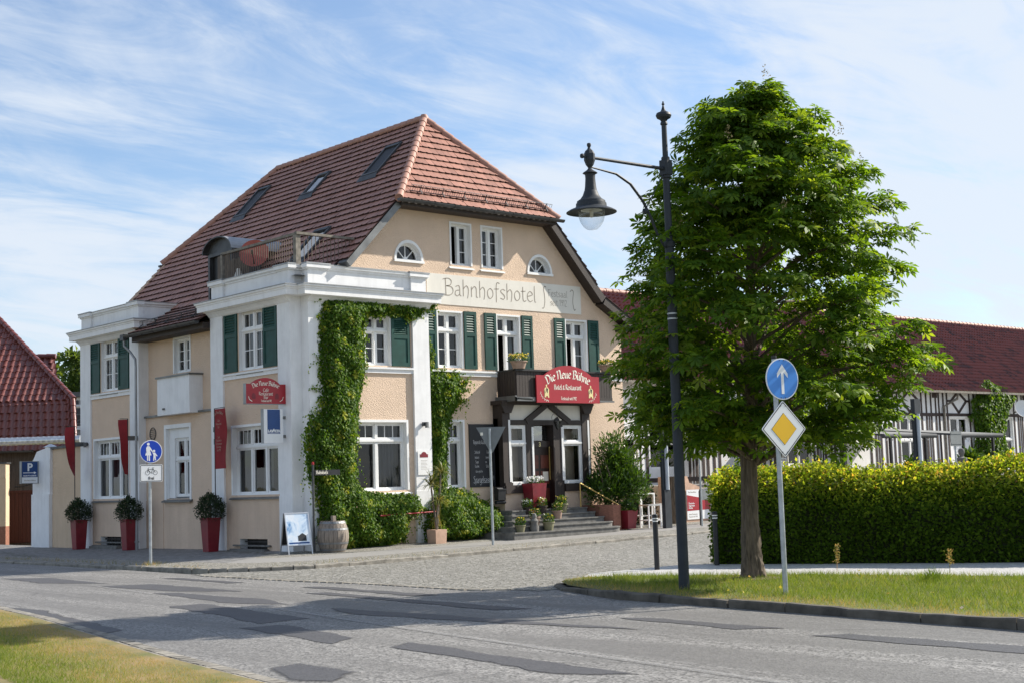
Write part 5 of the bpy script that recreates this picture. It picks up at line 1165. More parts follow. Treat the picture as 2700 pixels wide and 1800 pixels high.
# ------------------------------------------------------------------ signs on the hotel
def place_bars(mb, F, pts, r): mb.tube([F.p(*p) for p in pts], r, 6)
def arch_outline(u0, u1, v0, v1, top, sh):
    """rectangle with a segmental arch between the shoulders"""
    c = (u0 + u1) / 2; half = (u1 - u0) / 2 - sh; rise = top - v1; rad = (half * half + rise * rise) / (2 * rise); a0 = math.asin(half / rad); n = 18
    pts = [(u0, v0), (u1, v0), (u1, v1), (c + half, v1)]
    for k in range(1, n): a = a0 - 2 * a0 * k / n; pts.append((c + rad * math.sin(a), top - rad + rad * math.cos(a)))
    return pts + [(c - half, v1), (u0, v1)]
t = thing('hotel_sign', 'large dark red arched sign with white lettering on the balcony front', 'sign', (1.0, 9.24, 4.05))
s = MB(); o_ = arch_outline(7.92, 10.56, 4.04, 4.86, 5.17, .31); s.prism(FB, o_, 1.00, 1.045); s.box(FB, 8.2, 8.3, 4.2, 4.7, .96, 1.0); s.box(FB, 10.2, 10.3, 4.2, 4.7, .96, 1.0); sg = s.build('panel', 'red', t)
s = MB()
pen(s, FB, 'Die Neue Bühne', 9.24, 4.585, .25, .19, 38, .05, 1.049, arc=.21, squeeze=.98)
pen(s, FB, 'Hotel & Restaurant', 9.21, 4.44, .155, .16, 38, .05, 1.049, squeeze=.86); pen(s, FB, 'Festsaal seit 1912', 9.24, 4.13, .10, .16, 38, .06, 1.049, squeeze=.86)
for c, sg_ in ((8.16, 1), (10.32, -1)):
    for k in range(6):
        a = math.radians(190 + 14 * k); px, py = c + sg_ * (.22 + .30 * math.cos(a)), 4.42 + .30 * math.sin(a); b = a + 1.25
        ribbon(s, FB, [(px, py), (px + sg_ * .05 * math.cos(b), py + .05 * math.sin(b)), (px + sg_ * .085 * math.cos(b - .3), py + .085 * math.sin(b - .3))], .006, .008, .014, 0, 0, 1.049, None, 1)
s.build('lettering', 'cream', t)
s = MB()
for c in (8.32, 10.18):   # two small gilded actor figures, reduced to their blocks
    s.prism(FB, [(c - .09, 4.20), (c - .03, 4.20), (c - .02, 4.24), (c + .04, 4.24), (c + .05, 4.19), (c + .10, 4.19), (c + .09, 4.30), (c + .10, 4.44), (c + .05, 4.50), (c - .06, 4.49), (c - .10, 4.42), (c - .08, 4.30)], 1.045, 1.050)
    s.prism(FB, [(c + .03 * math.cos(a), 4.545 + .04 * math.sin(a)) for a in [k * math.pi / 4 for k in range(8)]], 1.045, 1.050)
eo = s.build('emblem', 'gold', t)
s = MB()
for c in (8.32, 10.18): s.prism(FB, [(c - .02, 4.48), (c + .06, 4.46), (c + .03, 4.32), (c - .01, 4.38)], 1.050, 1.052); s.prism(FB, [(c - .08, 4.42), (c - .06, 4.44), (c - .05, 4.32), (c - .075, 4.33)], 1.050, 1.052)
s.build('emblem_shading', 'black', eo)
# projecting arched sign on the corner pier
FX = Fr((-.25, 0, 0), (0, 1, 0), (0, 0, 1), (1, 0, 0))
t = thing('projecting_sign', 'red arched double sided sign jutting out from the corner pier above the lightbox', 'sign', (-.25, -.6, 3.95))
s = MB(); s.prism(FX, arch_outline(-1.21, 0.0, 3.98, 4.50, 4.665, .18), -.11, 0.0); s.build('panel', 'red', t)
s = MB(); s.box(FX, -1.225, -1.21, 3.97, 4.51, -.12, -.001); s.box(FX, -1.225, .01, 3.965, 3.98, -.12, .004); s.build('frame', 'lead', t)
s = MB(); pen(s, FX, 'Die Neue Bühne', -.61, 4.385, .115, .18, 38, .05, .003, arc=.085, squeeze=.95)
for k, w in enumerate(('Café', 'Restaurant', 'Bar')): pen(s, FX, w, -.61, 4.30 - .095 * k, .085, .16, 38, .06, .003)
pen(s, FX, 'Festsaal seit 1912', -.60, 4.03, .06, .16, 38, .07, .003, squeeze=.7)
for c, sg_ in ((-1.14, 1), (-.08, -1)): ribbon(s, FX, smooth_line([(c, 4.17), (c + sg_ * .03, 4.09), (c + sg_ * .11, 4.04)]), .006, .008, .016, 0, 0, .003, None, 1)
e0 = [(-1.205, 3.985), (-.005, 3.985), (-.005, 4.495), (-.18, 4.495)]
s.build('lettering', 'cream', t)
s = MB()
for c in (-.98, -.27): s.prism(FX, [(c - .06, 4.10), (c + .05, 4.10), (c + .06, 4.2), (c + .02, 4.26), (c - .04, 4.25), (c - .07, 4.18)], .0, .002)
s.build('emblem', 'red_pot', t)
s = MB(); s.tube([(-.3, -.02, 4.35), (-.3, .04, 4.35)], .02, 6); s.tube([(-.3, -.02, 4.1), (-.3, .04, 4.1)], .02, 6); s.build('bracket', 'zinc', t)
t = thing('lightbox_sign', 'upright white and dark blue lightbox below the red arched sign on the corner pier', 'sign', (-.25, -.4, 2.95))
s = MB(); s.box(FX, -.69, -.10, 2.95, 3.84, -.11, 0); s.build('box', 'signwhite', t)
s = MB(); s.box(FX, -.705, -.69, 2.94, 3.85, -.12, .003); s.build('frame', 'lead', t)
s = MB(); s.box(FX, -.58, -.19, 3.19, 3.83, 0, .003); s.build('blue_panel', 'navy', t)
s = MB()
for i, (ch, sz) in enumerate((('L', .088), ('A', .088), ('V', .088), ('A', .125), ('Z', .088), ('Z', .088), ('A', .088))): typeset(s, FX, ch, -.545 + .053 * i, 3.235, sz, .005, .006)
s.box(FX, -.56, -.21, 3.205, 3.215, .003, .005); s.build('lettering', 'signwhite', t)
s = MB()
for z in (3.62, 3.12): s.box(FX, -.10, .02, z - .04, z + .04, -.09, -.02)
s.build('bracket', 'zinc', t)
# red banners on slim poles that stand in the planters
def banner(label, x, z0, z1, w, tw, twist):
    t = thing('banner_flag', label, 'banner', (x, -.36, .9), 'red banners on poles before the main road front')
    p = MB(); p.tube([(x, -.36, .9), (x, -.36, z1 + .02)], .015, 7); p.tube([(x, -.36, z1 + .02), (x + w * .9 * math.cos(twist[0]), -.36 - w * .9 * math.sin(twist[0]), z1 + .03)], .010, 6); p.build('pole', 'iron', t)
    c = MB(); n = 18; L = []
    for k in range(n + 1):
        f = k / n; a = twist[0] + (twist[1] - twist[0]) * f; ww = w * (1 - tw * math.sin(math.pi * f)); z = z1 + (z0 - z1) * f
        L.append([(x + .012 + ww * q * math.cos(a), -.36 - ww * q * math.sin(a) + .03 * math.sin(q * 5 + f * 7) * q, z + .05 * q * math.sin(f * 3)) for q in (0, .25, .5, .75, 1)])
    vs = [v for r in L for v in r]; c.add(vs, [(i * 5 + j, i * 5 + j + 1, (i + 1) * 5 + j + 1, (i + 1) * 5 + j) for i in range(n) for j in range(4)])
    co = c.build('cloth', 'red_cloth', t, smooth=True)
    m = MB(); m.box(FA, x - .09, x - .02, (z0 + z1) / 2 + .2, (z0 + z1) / 2 + .34, .02, .36); m.build('wall_bracket', 'zinc', t)
    return t
banner('narrow red banner twisted on its pole by the left end of the hotel front', -12.38, 2.30, 3.98, .36, .1, (2.75, .35))
banner('narrow red banner folded on its pole beside the downpipe', -8.62, 2.33, 4.02, .30, .1, (2.5, .75))
t3 = banner('narrow red banner hanging flat with faded lettering left of the tower window', -3.36, 2.35, 4.02, .62, 0, (.0, .0))
s = MB(); G = Fr((-3.36, -.42, 0), (1, 0, 0), (0, 0, 1), (0, -1, 0))
pen(s, G, 'Die Neue Bühne', .32, 3.82, .085, .14, 38, .06, 0, arc=.06, squeeze=.75)
for k, w in enumerate(('Café', 'Restaurant', 'Bar')): pen(s, G, w, .32, 3.66 - .09 * k, .06, .14, 38, .07, 0)
for k, w in enumerate(('Saal', 'Hochzeiten', 'Nachspeisen', 'Bankette', 'seit 1912')): pen(s, G, w, .32, 3.20 - .09 * k, .06, .14, 38, .07, 0)
s.build('lettering', 'terracotta', t3)
# blackboard beside the porch
t = thing('blackboard', 'tall black menu board with chalk writing fixed to the gable wall left of the porch', 'blackboard', (.15, 6.66, 1.58))
s = MB(); s.box(FB, 6.02, 7.0, 1.60, 3.44, .10, .14); s.build('board', 'slate', t)
s = MB()
for i, (w, u, v, h) in enumerate((('Regionale Küche', 6.16, 2.86, .11), ('Schnitzel', 6.2, 2.58, .085), ('Fisch', 6.66, 2.58, .085), ('Matjes', 6.2, 2.43, .085), ('Linsen', 6.62, 2.43, .08), ('Suppe', 6.22, 2.30, .08), ('Eis', 6.6, 2.30, .08), ('Kuchen', 6.2, 2.17, .085), ('Salat', 6.62, 2.17, .08), ('kleine Gerichte', 6.22, 2.03, .07), ('Spargelsaison', 6.13, 1.72, .20), ('!', 6.90, 1.74, .19))):
    pen(s, FB, w, u, v, h, .07, 50, .05, .1415, align='l', squeeze=.58)
s.build('chalk_writing', 'chalk', t)
# small things on the walls
t = thing('menu_plaque', 'framed menu notice with a small red arched crest on the white tower pilaster', 'plaque', (.34, 4.12, 2.0))
s = MB(); s.box(FB, 3.93, 4.36, 2.0, 2.68, .345, .355); s.build('sheet', 'trim', t)
s = MB(); s.prism(FB, arch_outline(4.0, 4.29, 2.49, 2.58, 2.645, .05), .355, .36); s.build('crest', 'red_pot', t)
s = MB()
for k in range(7): s.box(FB, 4.03, 4.26 - .02 * (k % 3), 2.16 + .04 * k, 2.168 + .04 * k, .355, .357)
s.build('print', 'groove', t)
def wall_lamp(label, F, u, v, w):
    t = thing('wall_lamp', label, 'wall lamp', F.p(u, v, w)); s = MB(); s.box(F, u - .035, u + .035, v - .10, v + .06, w + .07, w + .15); s.build('shade', 'zinc', t)
    s = MB(); s.box(F, u - .09, u - .03, v - .05, v + .06, w, w + .07); s.box(F, u - .03, u + .03, v - .01, v + .02, w, w + .08); s.build('bracket', 'zinc_dark', t)
wall_lamp('small grey up and down lamp on the white tower pilaster', FB, 4.20, 3.42, .345)
wall_lamp('small grey lamp on the left end pilaster beside a banner', FA, -12.15, 3.40, .0)
wall_lamp('small grey lamp on the pilaster left of the tower window', FA, -3.75, 3.15, .0)
t = thing('lantern', 'black wrought iron lantern hanging above the entrance door', 'lantern', (.85, 8.91, 3.3))
s = MB(); s.tube([(.85, 8.91, 4.1), (.85, 8.91, 3.66)], .008, 5); s.lathe((.85, 8.91, 3.52), [(.0, .12), (.03, .10), (.12, .03), (.13, .0)], 6); s.lathe((.85, 8.91, 3.26), [(.0, -.02), (.03, 0), (.045, .02)], 6)
for k in range(6): a = k * math.pi / 3; s.tube([(.85 + .125 * math.cos(a), 8.91 + .125 * math.sin(a), 3.52), (.85 + .045 * math.cos(a), 8.91 + .045 * math.sin(a), 3.28)], .008, 4)
pts = [(.85 + 0, 8.91 - .13 - .10 * math.sin(k * .5), 3.6 + .12 * math.cos(k * .5)) for k in range(8)]; s.tube(pts, .007, 4)
s.build('frame', 'iron', t); s = MB(); s.lathe((.85, 8.91, 3.28), [(.04, 0), (.118, .24)], 6); s.build('glass', 'glass', t)
t = thing('mailbox', 'black mailbox with a rounded lid fixed to the wall beside the porch', 'mailbox', (.2, 7.07, 1.1))
s = MB(); s.prism(Fr((0, 6.92, 0), (1, 0, 0), (0, 0, 1), (0, 1, 0)), [(.40, 1.2), (.58, 1.2), (.60, 1.5), (.54, 1.56), (.40, 1.58)], -.24, .05); s.build('box', 'iron', t)
s = MB(); s.box(FB, 6.67, 6.98, 1.50, 1.53, .41, .62); s.build('flap', 'black', t); s = MB(); s.tube([(.50, 6.64, 1.14), (.50, 7.0, 1.14)], .055, 10); s.build('newspaper_roll', 'iron', t)
# satellite dish on the roof terrace
t = thing('satellite_dish', 'red satellite dish behind the terrace railing', 'satellite dish', (-3.08, .9, 7.5))
dn = Vector((.72, -.64, .30)).normalized(); dc = Vector((-3.10, .85, 8.49))
s = MB(); s.lathe(dc, [(0, -.10), (.15, -.09), (.30, -.04), (.42, .03), (.43, .035), (.42, .02), (.30, -.055), (.0, -.12)], 28, axis=dn); s.build('reflector', 'dish', t, smooth=True)
s = MB(); s.tube([dc + Vector((0, 0, -.36)), dc + dn * .35 + Vector((0, 0, -.15))], .018, 6); s.tube([dc + dn * .33 + Vector((0, 0, -.15)), dc + dn * .45 + Vector((0, 0, -.12))], .035, 8); s.build('arm', 'iron', t)
s = MB(); s.tube([(-3.15, 1.0, 7.4), (-3.15, 1.0, 8.5)], .025, 7); s.build('mast', 'zinc', t)
t = thing('garden_umbrella', 'folded pale cloth bundle lying behind the terrace railing', 'cloth bundle', (-3.75, .62, 7.4))
s = MB(); s.lathe((-3.6, .62, 7.5), [(.0, .62), (.05, .6), (.12, .40), (.20, .22), (.28, .10), (.30, 0)], 12); s.build('cloth', 'tarp', t, smooth=True)
# ------------------------------------------------------------------ pots and plants
def shrub_ball(parent, c, rx, rz, n, mat='leaf_box', size=(.035, .06), name='foliage', tmpl=LEAF, cone=0.35):
    d = rdir(n); r = rng.random(n) ** .30; p = d * r[:, None]; k = 1 - cone * np.clip(p[:, 2], 0, 1)
    lump = 1 + .13 * np.sin(d[:, 0] * 5 + d[:, 2] * 4) * np.sin(d[:, 1] * 6) + .06 * rng.normal(size=n)
    pos = np.array(c) + np.column_stack([p[:, 0] * rx * k * lump, p[:, 1] * rx * k * lump, p[:, 2] * rz * lump])
    T = d + rng.normal(0, .6, (n, 3)) + np.array([0, 0, .5]); return scatter(name, *tmpl, pos, T, rdir(n) + d, rng.uniform(size[0], size[1], n), mat, parent, np.clip(r * rng.random(n) + .1, 0, 1))
for x, lab in ((-11.95, 'clipped box shrub in a tall red planter nearest to the garden wall'), (-8.45, 'clipped box shrub in a tall dark red planter before the downpipe'), (-3.55, 'clipped box shrub in a tall red planter nearest to the hotel corner')):
    z = zs(.5, x, 0); t = thing('potted_shrub', lab, 'potted shrub', (x, -.42, z), 'box shrubs in red planters along the main road front')
    s = MB(); G = Fr((x, -.42, z), (1, 0, 0), (0, 1, 0), (0, 0, 1)); a, b, h = .155, .205, .92
    s.hexa([(x - a, -.42 - a, z), (x + a, -.42 - a, z), (x + a, -.42 + a, z), (x - a, -.42 + a, z), (x - b, -.42 - b, z + h), (x + b, -.42 - b, z + h), (x + b, -.42 + b, z + h), (x - b, -.42 + b, z + h)]); s.box(G, -b - .012, b + .012, -b - .012, b + .012, h - .02, h + .02); s.build('planter', 'red_pot', t)
    shrub_ball(t, (x, -.42, z + h + .30), .42, .40, 3800, cone=.42)
    s = MB(); s.tube([(x, -.42, z + h), (x, -.42, z + h + .35)], .03, 6); s.build('stem', 'bark', t)
def flowers(parent, c, r, n, mat='petal', h=.1, size=.05):
    th = rng.random(n) * 6.283; rr = np.sqrt(rng.random(n)) * r; pos = np.column_stack([c[0] + rr * np.cos(th), c[1] + rr * np.sin(th), c[2] + h * rng.random(n)])
    return scatter('blossom', [(0, -.5, 0), (.5, 0, .12), (0, .5, 0), (-.5, 0, .12)], [(0, 1, 2, 3)], pos, rdir(n), rdir(n) * .6 + np.array([.4, -.4, .8]), rng.uniform(.6, 1.2, n) * size, mat, parent)
def flower_pot(label, x, y, z, r, h, pm, fm, fr=.16, fh=.16, nf=36, group='flower pots on the entrance steps', cat='flower pot', name='flower_pot', ng=260):
    t = thing(name, label, cat, (x, y, z), group); s = MB(); s.lathe((x, y, z), [(0, 0), (r * .72, 0), (r * .98, h * .86), (r * 1.1, h * .86), (r * 1.1, h), (r * .98, h), (r * .92, h * .9), (0, h * .9)], 18); s.build('pot', pm, t, smooth=True)
    shrub_ball(t, (x, y, z + h + fh * .45), fr, fh, ng, 'leaf_laurel', (.04, .08), cone=.2); flowers(t, (x, y, z + h + fh * .6), fr, nf, fm, fh * .8, .055); return t
flower_pot('yellow primroses in a pale clay bowl on the left end of the balcony rail', .95, 7.32, 5.03, .24, .22, 'terracotta', 'petal_yellow', .30, .16, 130, 'flower bowls on the balcony rail', 'flower bowl', 'flower_bowl', 300)
flower_pot('yellow and violet pansies in a clay bowl on the right end of the balcony rail', .95, 11.02, 5.03, .24, .21, 'terracotta', 'petal_yellow', .27, .12, 100, 'flower bowls on the balcony rail', 'flower bowl', 'flower_bowl', 300)
# positions chosen on the steps: (x, y, z of that step)
for lab, x, y, z, r, h, fm, pm in (('low pot of yellow green grasses at the left edge of the bottom step', 1.85, 6.36, .30, .15, .20, 'petal_yellow', 'olive_pot'), ('clay pot with orange and yellow flowers on the second step left of the stone figure', 1.60, 7.17, .45, .15, .26, 'petal', 'terracotta'),
        ('olive pot of yellow pansies in the middle of the bottom step', 1.90, 7.41, .30, .17, .25, 'petal', 'olive_pot'), ('dark pot with a red amaryllis behind the pansies', 1.12, 7.90, .75, .15, .25, 'petal', 'brown'),
        ('clay pot of orange tulips on the third step', 1.38, 8.27, .60, .15, .24, 'petal', 'terracotta'), ('dark green bowl of yellow violas on the top landing by the door post', 1.04, 8.78, .75, .19, .28, 'petal_yellow', 'olive_pot'), ('small pot of white flowers at the left of the landing', .95, 7.48, .75, .14, .22, 'petal_white', 'brown')):
    flower_pot(lab, x, y, z, r, h, pm, fm)
t = thing('tall_planter', 'tall wine red planter full of white blossoms left of the entrance door', 'planter', (.80, 7.95, .89))
s = MB(); s.hexa([(.60, 7.75, .75), (.94, 7.75, .75), (.94, 8.15, .75), (.60, 8.15, .75), (.54, 7.66, 1.66), (1.0, 7.66, 1.66), (1.0, 8.24, 1.66), (.54, 8.24, 1.66)]); s.build('planter', 'red_pot', t)
shrub_ball(t, (.78, 7.95, 1.70), .26, .12, 300, 'leaf_laurel', (.04, .07)); flowers(t, (.78, 7.95, 1.70), .27, 260, 'petal_white', .16, .06)
t = thing('stone_figure', 'small grey carved stone figure standing among the flower pots', 'stone figure', (1.92, 6.84, .30))
s = MB(); s.lathe((1.92, 6.84, .30), [(0, 0), (.12, 0), (.13, .12), (.10, .22), (.12, .30), (.06, .37), (.075, .43), (.05, .50), (0, .52)], 12); s.build('carving', 'stone', t, smooth=True)
t = thing('tall_planter', 'shiny wine red planter with a small green plant at the foot of the brass handrail', 'planter', (1.9, 11.25, .2))
s = MB(); z = .18; s.hexa([(1.45, 10.87, z), (1.75, 10.87, z), (1.75, 11.2, z), (1.45, 11.2, z), (1.38, 10.80, z + .56), (1.82, 10.80, z + .56), (1.82, 11.26, z + .56), (1.38, 11.26, z + .56)]); s.build('planter', 'red_pot', t); shrub_ball(t, (1.6, 11.03, z + .66), .24, .18, 380, 'leaf_laurel', (.07, .12))
t = thing('laurel_bush', 'big glossy laurel bush growing behind the stair rail at the right of the entrance', 'bush', (1.25, 10.75, .9))
def blob_leaves(parent, lobes, n, tmpl, size, mat, up=.5, name='foliage', shell=.38, flatN=.8, rbase=.15):
    vol = np.array([l[3] * l[4] ** .5 for l in lobes]); pick = rng.choice(len(lobes), n, p=vol / vol.sum()); L = np.array(lobes)[pick]
    d = rdir(n); r = rng.random(n) ** shell
    pos = L[:, :3] + d * r[:, None] * np.column_stack([L[:, 3], L[:, 3], L[:, 4]])
    T = d + rng.normal(0, .55, (n, 3)) + np.array([0, 0, up]); N = d * .5 + rng.normal(0, .5, (n, 3)) + np.array([0, 0, flatN])
    rnd = np.clip(rbase + .85 * rng.random(n) * (0.35 + .65 * r), 0, 1)
    return scatter(name, *tmpl, pos, T, N, rng.uniform(size[0], size[1], n), mat, parent, rnd)
lob = [(1.1, 10.95 + R_.uniform(-.75, .85), R_.uniform(1.2, 2.75), R_.uniform(.35, .5), R_.uniform(.35, .55)) for _ in range(26)] + [(1.2 + R_.uniform(-.25, .2), 10.95 + R_.uniform(-.8, .8), 1.5, .5, .55) for _ in range(8)]
blob_leaves(t, lob, 9000, LONG, (.10, .19), 'leaf_laurel', .9)
s = MB()
for k in range(5): s.tube([(1.1, 10.6 + .12 * k, .9), (1.1 + R_.uniform(-.2, .3), 10.3 + .25 * k, 1.8), (1.1 + R_.uniform(-.3, .4), 10.0 + .4 * k, 2.6)], [.03, .02, .008], 6)
s.build('stem', 'bark', t)
t = thing('yucca', 'straggly yucca with drooping pointed leaves in a square stone box on the pavement', 'yucca', (1.0, 4.02, .12))
s = MB(); s.hexa([(.82, 3.84, .08), (1.18, 3.84, .08), (1.18, 4.2, .08), (.82, 4.2, .08), (.80, 3.82, .48), (1.20, 3.82, .48), (1.20, 4.22, .48), (.80, 4.22, .48)]); s.build('box', 'pink', t)
s = MB(); heads = [(1.0, 3.85, 1.72), (1.0, 4.22, 2.05), (1.05, 4.05, 1.25)]
for hx, hy, hz in heads: s.tube([(1.0, 4.02, .45), (1.0, (4.02 + hy) / 2, (hz + .45) / 2), (hx, hy, hz)], [.035, .03, .025], 7)
s.build('stem', 'grey_wood', t)
n = 260; hd = np.array(heads)[rng.integers(0, 3, n)]; d = rdir(n); d[:, 2] = np.abs(d[:, 2]) * 1.1 - .35
scatter('foliage', [(0, -.02, 0), (0, .02, 0), (.5, .03, .05), (.5, -.03, .05), (1, 0, -.2)], [(0, 1, 2), (0, 2, 3), (3, 2, 4)], hd + rng.normal(0, .03, (n, 3)), d, np.tile([0, 0, 1.0], (n, 1)) + rng.normal(0, .2, (n, 3)), rng.uniform(.25, .50, n), 'leaf_yucca', t)
n = 70; scatter('dead_leaves', [(0, -.02, 0), (0, .02, 0), (1, 0, -.1)], [(0, 1, 2)], np.column_stack([rng.normal(1.0, .04, n), rng.normal(4.05, .07, n), rng.uniform(.6, 1.3, n)]), np.column_stack([rng.normal(0, .4, n), rng.normal(0, .4, n), -np.ones(n)]), rdir(n), rng.uniform(.2, .4, n), 'grass_dry', t)
# ------------------------------------------------------------------ street furniture at the hotel corner
t = thing('wooden_barrel', 'weathered grey wooden barrel with iron hoops on the pavement before the creeper', 'barrel', (.95, .60, .08))
s = MB(); prof = [(0, 0), (.31, 0)] + [(.31 + .105 * math.sin(math.pi * k / 12), .80 * k / 12) for k in range(1, 12)] + [(.31, .80), (.29, .80), (.285, .77), (0, .77)]
n = 22; 
for k in range(n):
    a0, a1 = 2 * math.pi * k / n + .012, 2 * math.pi * (k + 1) / n - .012; vs = []; 
    for r, h in prof[1:14]: vs += [(.95 + r * math.cos(a0), .60 + r * math.sin(a0), .07 + h), (.95 + r * math.cos(a1), .60 + r * math.sin(a1), .07 + h)]
    s.add(vs, [(2 * i, 2 * i + 1, 2 * i + 3, 2 * i + 2) for i in range(len(vs) // 2 - 1)])
s.lathe((.95, .60, .07), [(.295, .02), (.395, .36), (.395, .44), (.30, .78), (0, .78)], 24); s.build('staves', 'barrel', t)
s = MB()
for h in (.03, .20, .56, .73):
    r = lambda q: .31 + .105 * math.sin(math.pi * q / .8) + .006; s.lathe((.95, .60, .07), [(r(h), h), (r(h + .05), h + .05)], 28)
s.build('hoop', 'hoop', t)
s = MB(); s.box(WORLD, .93, 1.02, .56, .66, .85, 1.0); s.build('tap_block', 'barrel', t)
t = thing('pavement_sign', 'folding metal pavement sign with a blue and white poster beside the barrel', 'pavement sign', (.9, -.35, .05))
A = Fr((.95, -.40, .05), (.28, .96, 0), (0, 0, 1), (.96, -.28, 0)); Fv = Fr(A.p(0, 0, 0), A.U, (A.V * 1.0 - A.W * .33).normalized(), (A.W + A.V * .33).normalized()); Bv = Fr(A.p(0, 0, -.78), A.U, (A.V + A.W * .33).normalized(), (A.W * -1 + A.V * .33).normalized())
s = MB()
for G, q in ((Fv, 1), (Bv, 1)):
    for u in (-.32, .30): s.box(G, u, u + .025, 0, 1.12, -.02, .02)
    s.box(G, -.295, .30, 1.09, 1.12, -.018, .018); s.box(G, -.295, .30, .24, .265, -.018, .018)
s.build('frame', 'alu', t); s = MB(); s.box(Fv, -.295, .30, .265, 1.09, -.008, .008); s.build('poster', 'poster', t)
s = MB(); s.box(Bv, -.295, .30, .265, 1.09, -.008, .008); s.build('back_panel', 'iron', t); s = MB(); s.box(Fv, -.02, .20, .36, .50, .009, .011); s.prism(Fv, [(.0, .5), (.1, .57), (.2, .5)], .009, .011); s.build('picture', 'slate', t); s = MB(); s.box(Fv, -.27, .27, .29, .33, .009, .011); s.build('blue_strip', 'navy', t)
t = thing('street_name_sign', 'slim grey post with red tip and small street name plate half hidden by the creeper', 'street sign', (.72, .17, .05))
s = MB(); s.tube([(.72, .17, .0), (.72, .17, 2.34)], .03, 10); s.build('post', 'zinc_dark', t); s = MB(); s.lathe((.72, .17, 2.34), [(.035, 0), (.035, .05), (.0, .08)], 10); s.build('cap', 'red', t)
G = Fr((.74, 0, 0), (0, 1, 0), (0, 0, 1), (1, 0, 0)); s = MB(); s.box(G, .20, 1.0, 2.06, 2.20, -.015, .015); s.build('plate', 'iron', t); s = MB(); pen(s, G, 'Bahnhofs', .25, 2.095, .085, .16, 30, .08, .017, align='l'); s.build('lettering', 'cream', t)
# pedestrian sign
def sign_frame(x, y): return Fr((x, y, 0), (0, 1, 0), (0, 0, 1), (1, 0, 0))
def disc(mb, F, u, v, r, w0, w1, mi=0, n=40): mb.prism(F, [(u + r * math.cos(2 * math.pi * k / n), v + r * math.sin(2 * math.pi * k / n)) for k in range(n)], w0, w1, mi)
def rrect(u0, u1, v0, v1, r, n=5):
    pts = []
    for cx_, cy_, a0 in ((u1 - r, v0 + r, -90), (u1 - r, v1 - r, 0), (u0 + r, v1 - r, 90), (u0 + r, v0 + r, 180)):
        for k in range(n + 1): a = math.radians(a0 + 90 * k / n); pts.append((cx_ + r * math.cos(a), cy_ + r * math.sin(a)))
    return pts
x, y = -.60, -3.78; G = Fr((x + .06, y, 0), Vector((.18, .98, 0)).normalized(), (0, 0, 1), Vector((.98, -.18, 0)).normalized())
t = thing('traffic_sign', 'round blue pedestrian sign over a white bicycle plate reading frei on a steel pole', 'traffic sign', (x, y, 0))
s = MB(); s.tube([(x, y, -.15), (x, y, 3.06)], .038, 12); s.build('pole', 'galv', t)
s = MB(); disc(s, G, 0, 2.77, .285, -.01, .01); s.build('rim', 'signwhite', t); s = MB(); disc(s, G, 0, 2.77, .268, .01, .0125); s.build('blue_disc', 'signdeep', t)
s = MB(); w0, w1 = .0125, .015
disc(s, G, -.07, 2.955, .036, w0, w1, 0, 16); s.prism(G, [(-.12, 2.73), (-.125, 2.86), (-.095, 2.905), (-.045, 2.905), (-.015, 2.87), (.045, 2.775), (.03, 2.76), (-.03, 2.82), (-.025, 2.79), (.01, 2.675), (-.15, 2.675), (-.115, 2.79), (-.11, 2.73)], w0, w1)
s.box(G, -.105, -.075, 2.545, 2.675, w0, w1); s.box(G, -.06, -.03, 2.535, 2.675, w0, w1)
disc(s, G, .075, 2.785, .03, w0, w1, 0, 14); s.prism(G, [(.045, 2.745), (.10, 2.745), (.16, 2.66), (.145, 2.645), (.11, 2.68), (.125, 2.55), (.10, 2.55), (.085, 2.62), (.075, 2.54), (.05, 2.54), (.06, 2.68), (.035, 2.74), (.02, 2.765), (.03, 2.775)], w0, w1)
s.build('figures', 'signwhite', t)
s = MB(); s.prism(G, rrect(-.285, .285, 2.02, 2.45, .03), -.01, .01); s.build('plate', 'signwhite', t)
s = MB(); O = rrect(-.272, .272, 2.033, 2.437, .022); I = rrect(-.258, .258, 2.047, 2.423, .012)
for k in range(len(O)): j = (k + 1) % len(O); s.quad([G.p(*O[k], .0125), G.p(*O[j], .0125), G.p(*I[j], .0125), G.p(*I[k], .0125)])
for c in (-.095, .10):
    for k in range(18): a, b = 2 * math.pi * k / 18, 2 * math.pi * (k + 1) / 18; s.quad([G.p(c + .058 * math.cos(a), 2.245 + .058 * math.sin(a), .0125), G.p(c + .058 * math.cos(b), 2.245 + .058 * math.sin(b), .0125), G.p(c + .049 * math.cos(b), 2.245 + .049 * math.sin(b), .0125), G.p(c + .049 * math.cos(a), 2.245 + .049 * math.sin(a), .0125)])
for p in ([(-.095, 2.245), (-.075, 2.36), (-.05, 2.375)], [(-.085, 2.33), (.05, 2.33)], [(-.08, 2.32), (.0, 2.235), (.06, 2.235)], [(.10, 2.245), (.04, 2.36)], [(.0, 2.235), (.04, 2.34)], [(.02, 2.365), (.07, 2.365)], [(.10, 2.245), (.05, 2.33)]): ribbon(s, G, p, .004, .003, .011, 0, 0, .0128, None, 1)
typeset(s, G, 'frei', 0, 2.075, .11, .0128, .003); s.build('symbols', 'black', t)
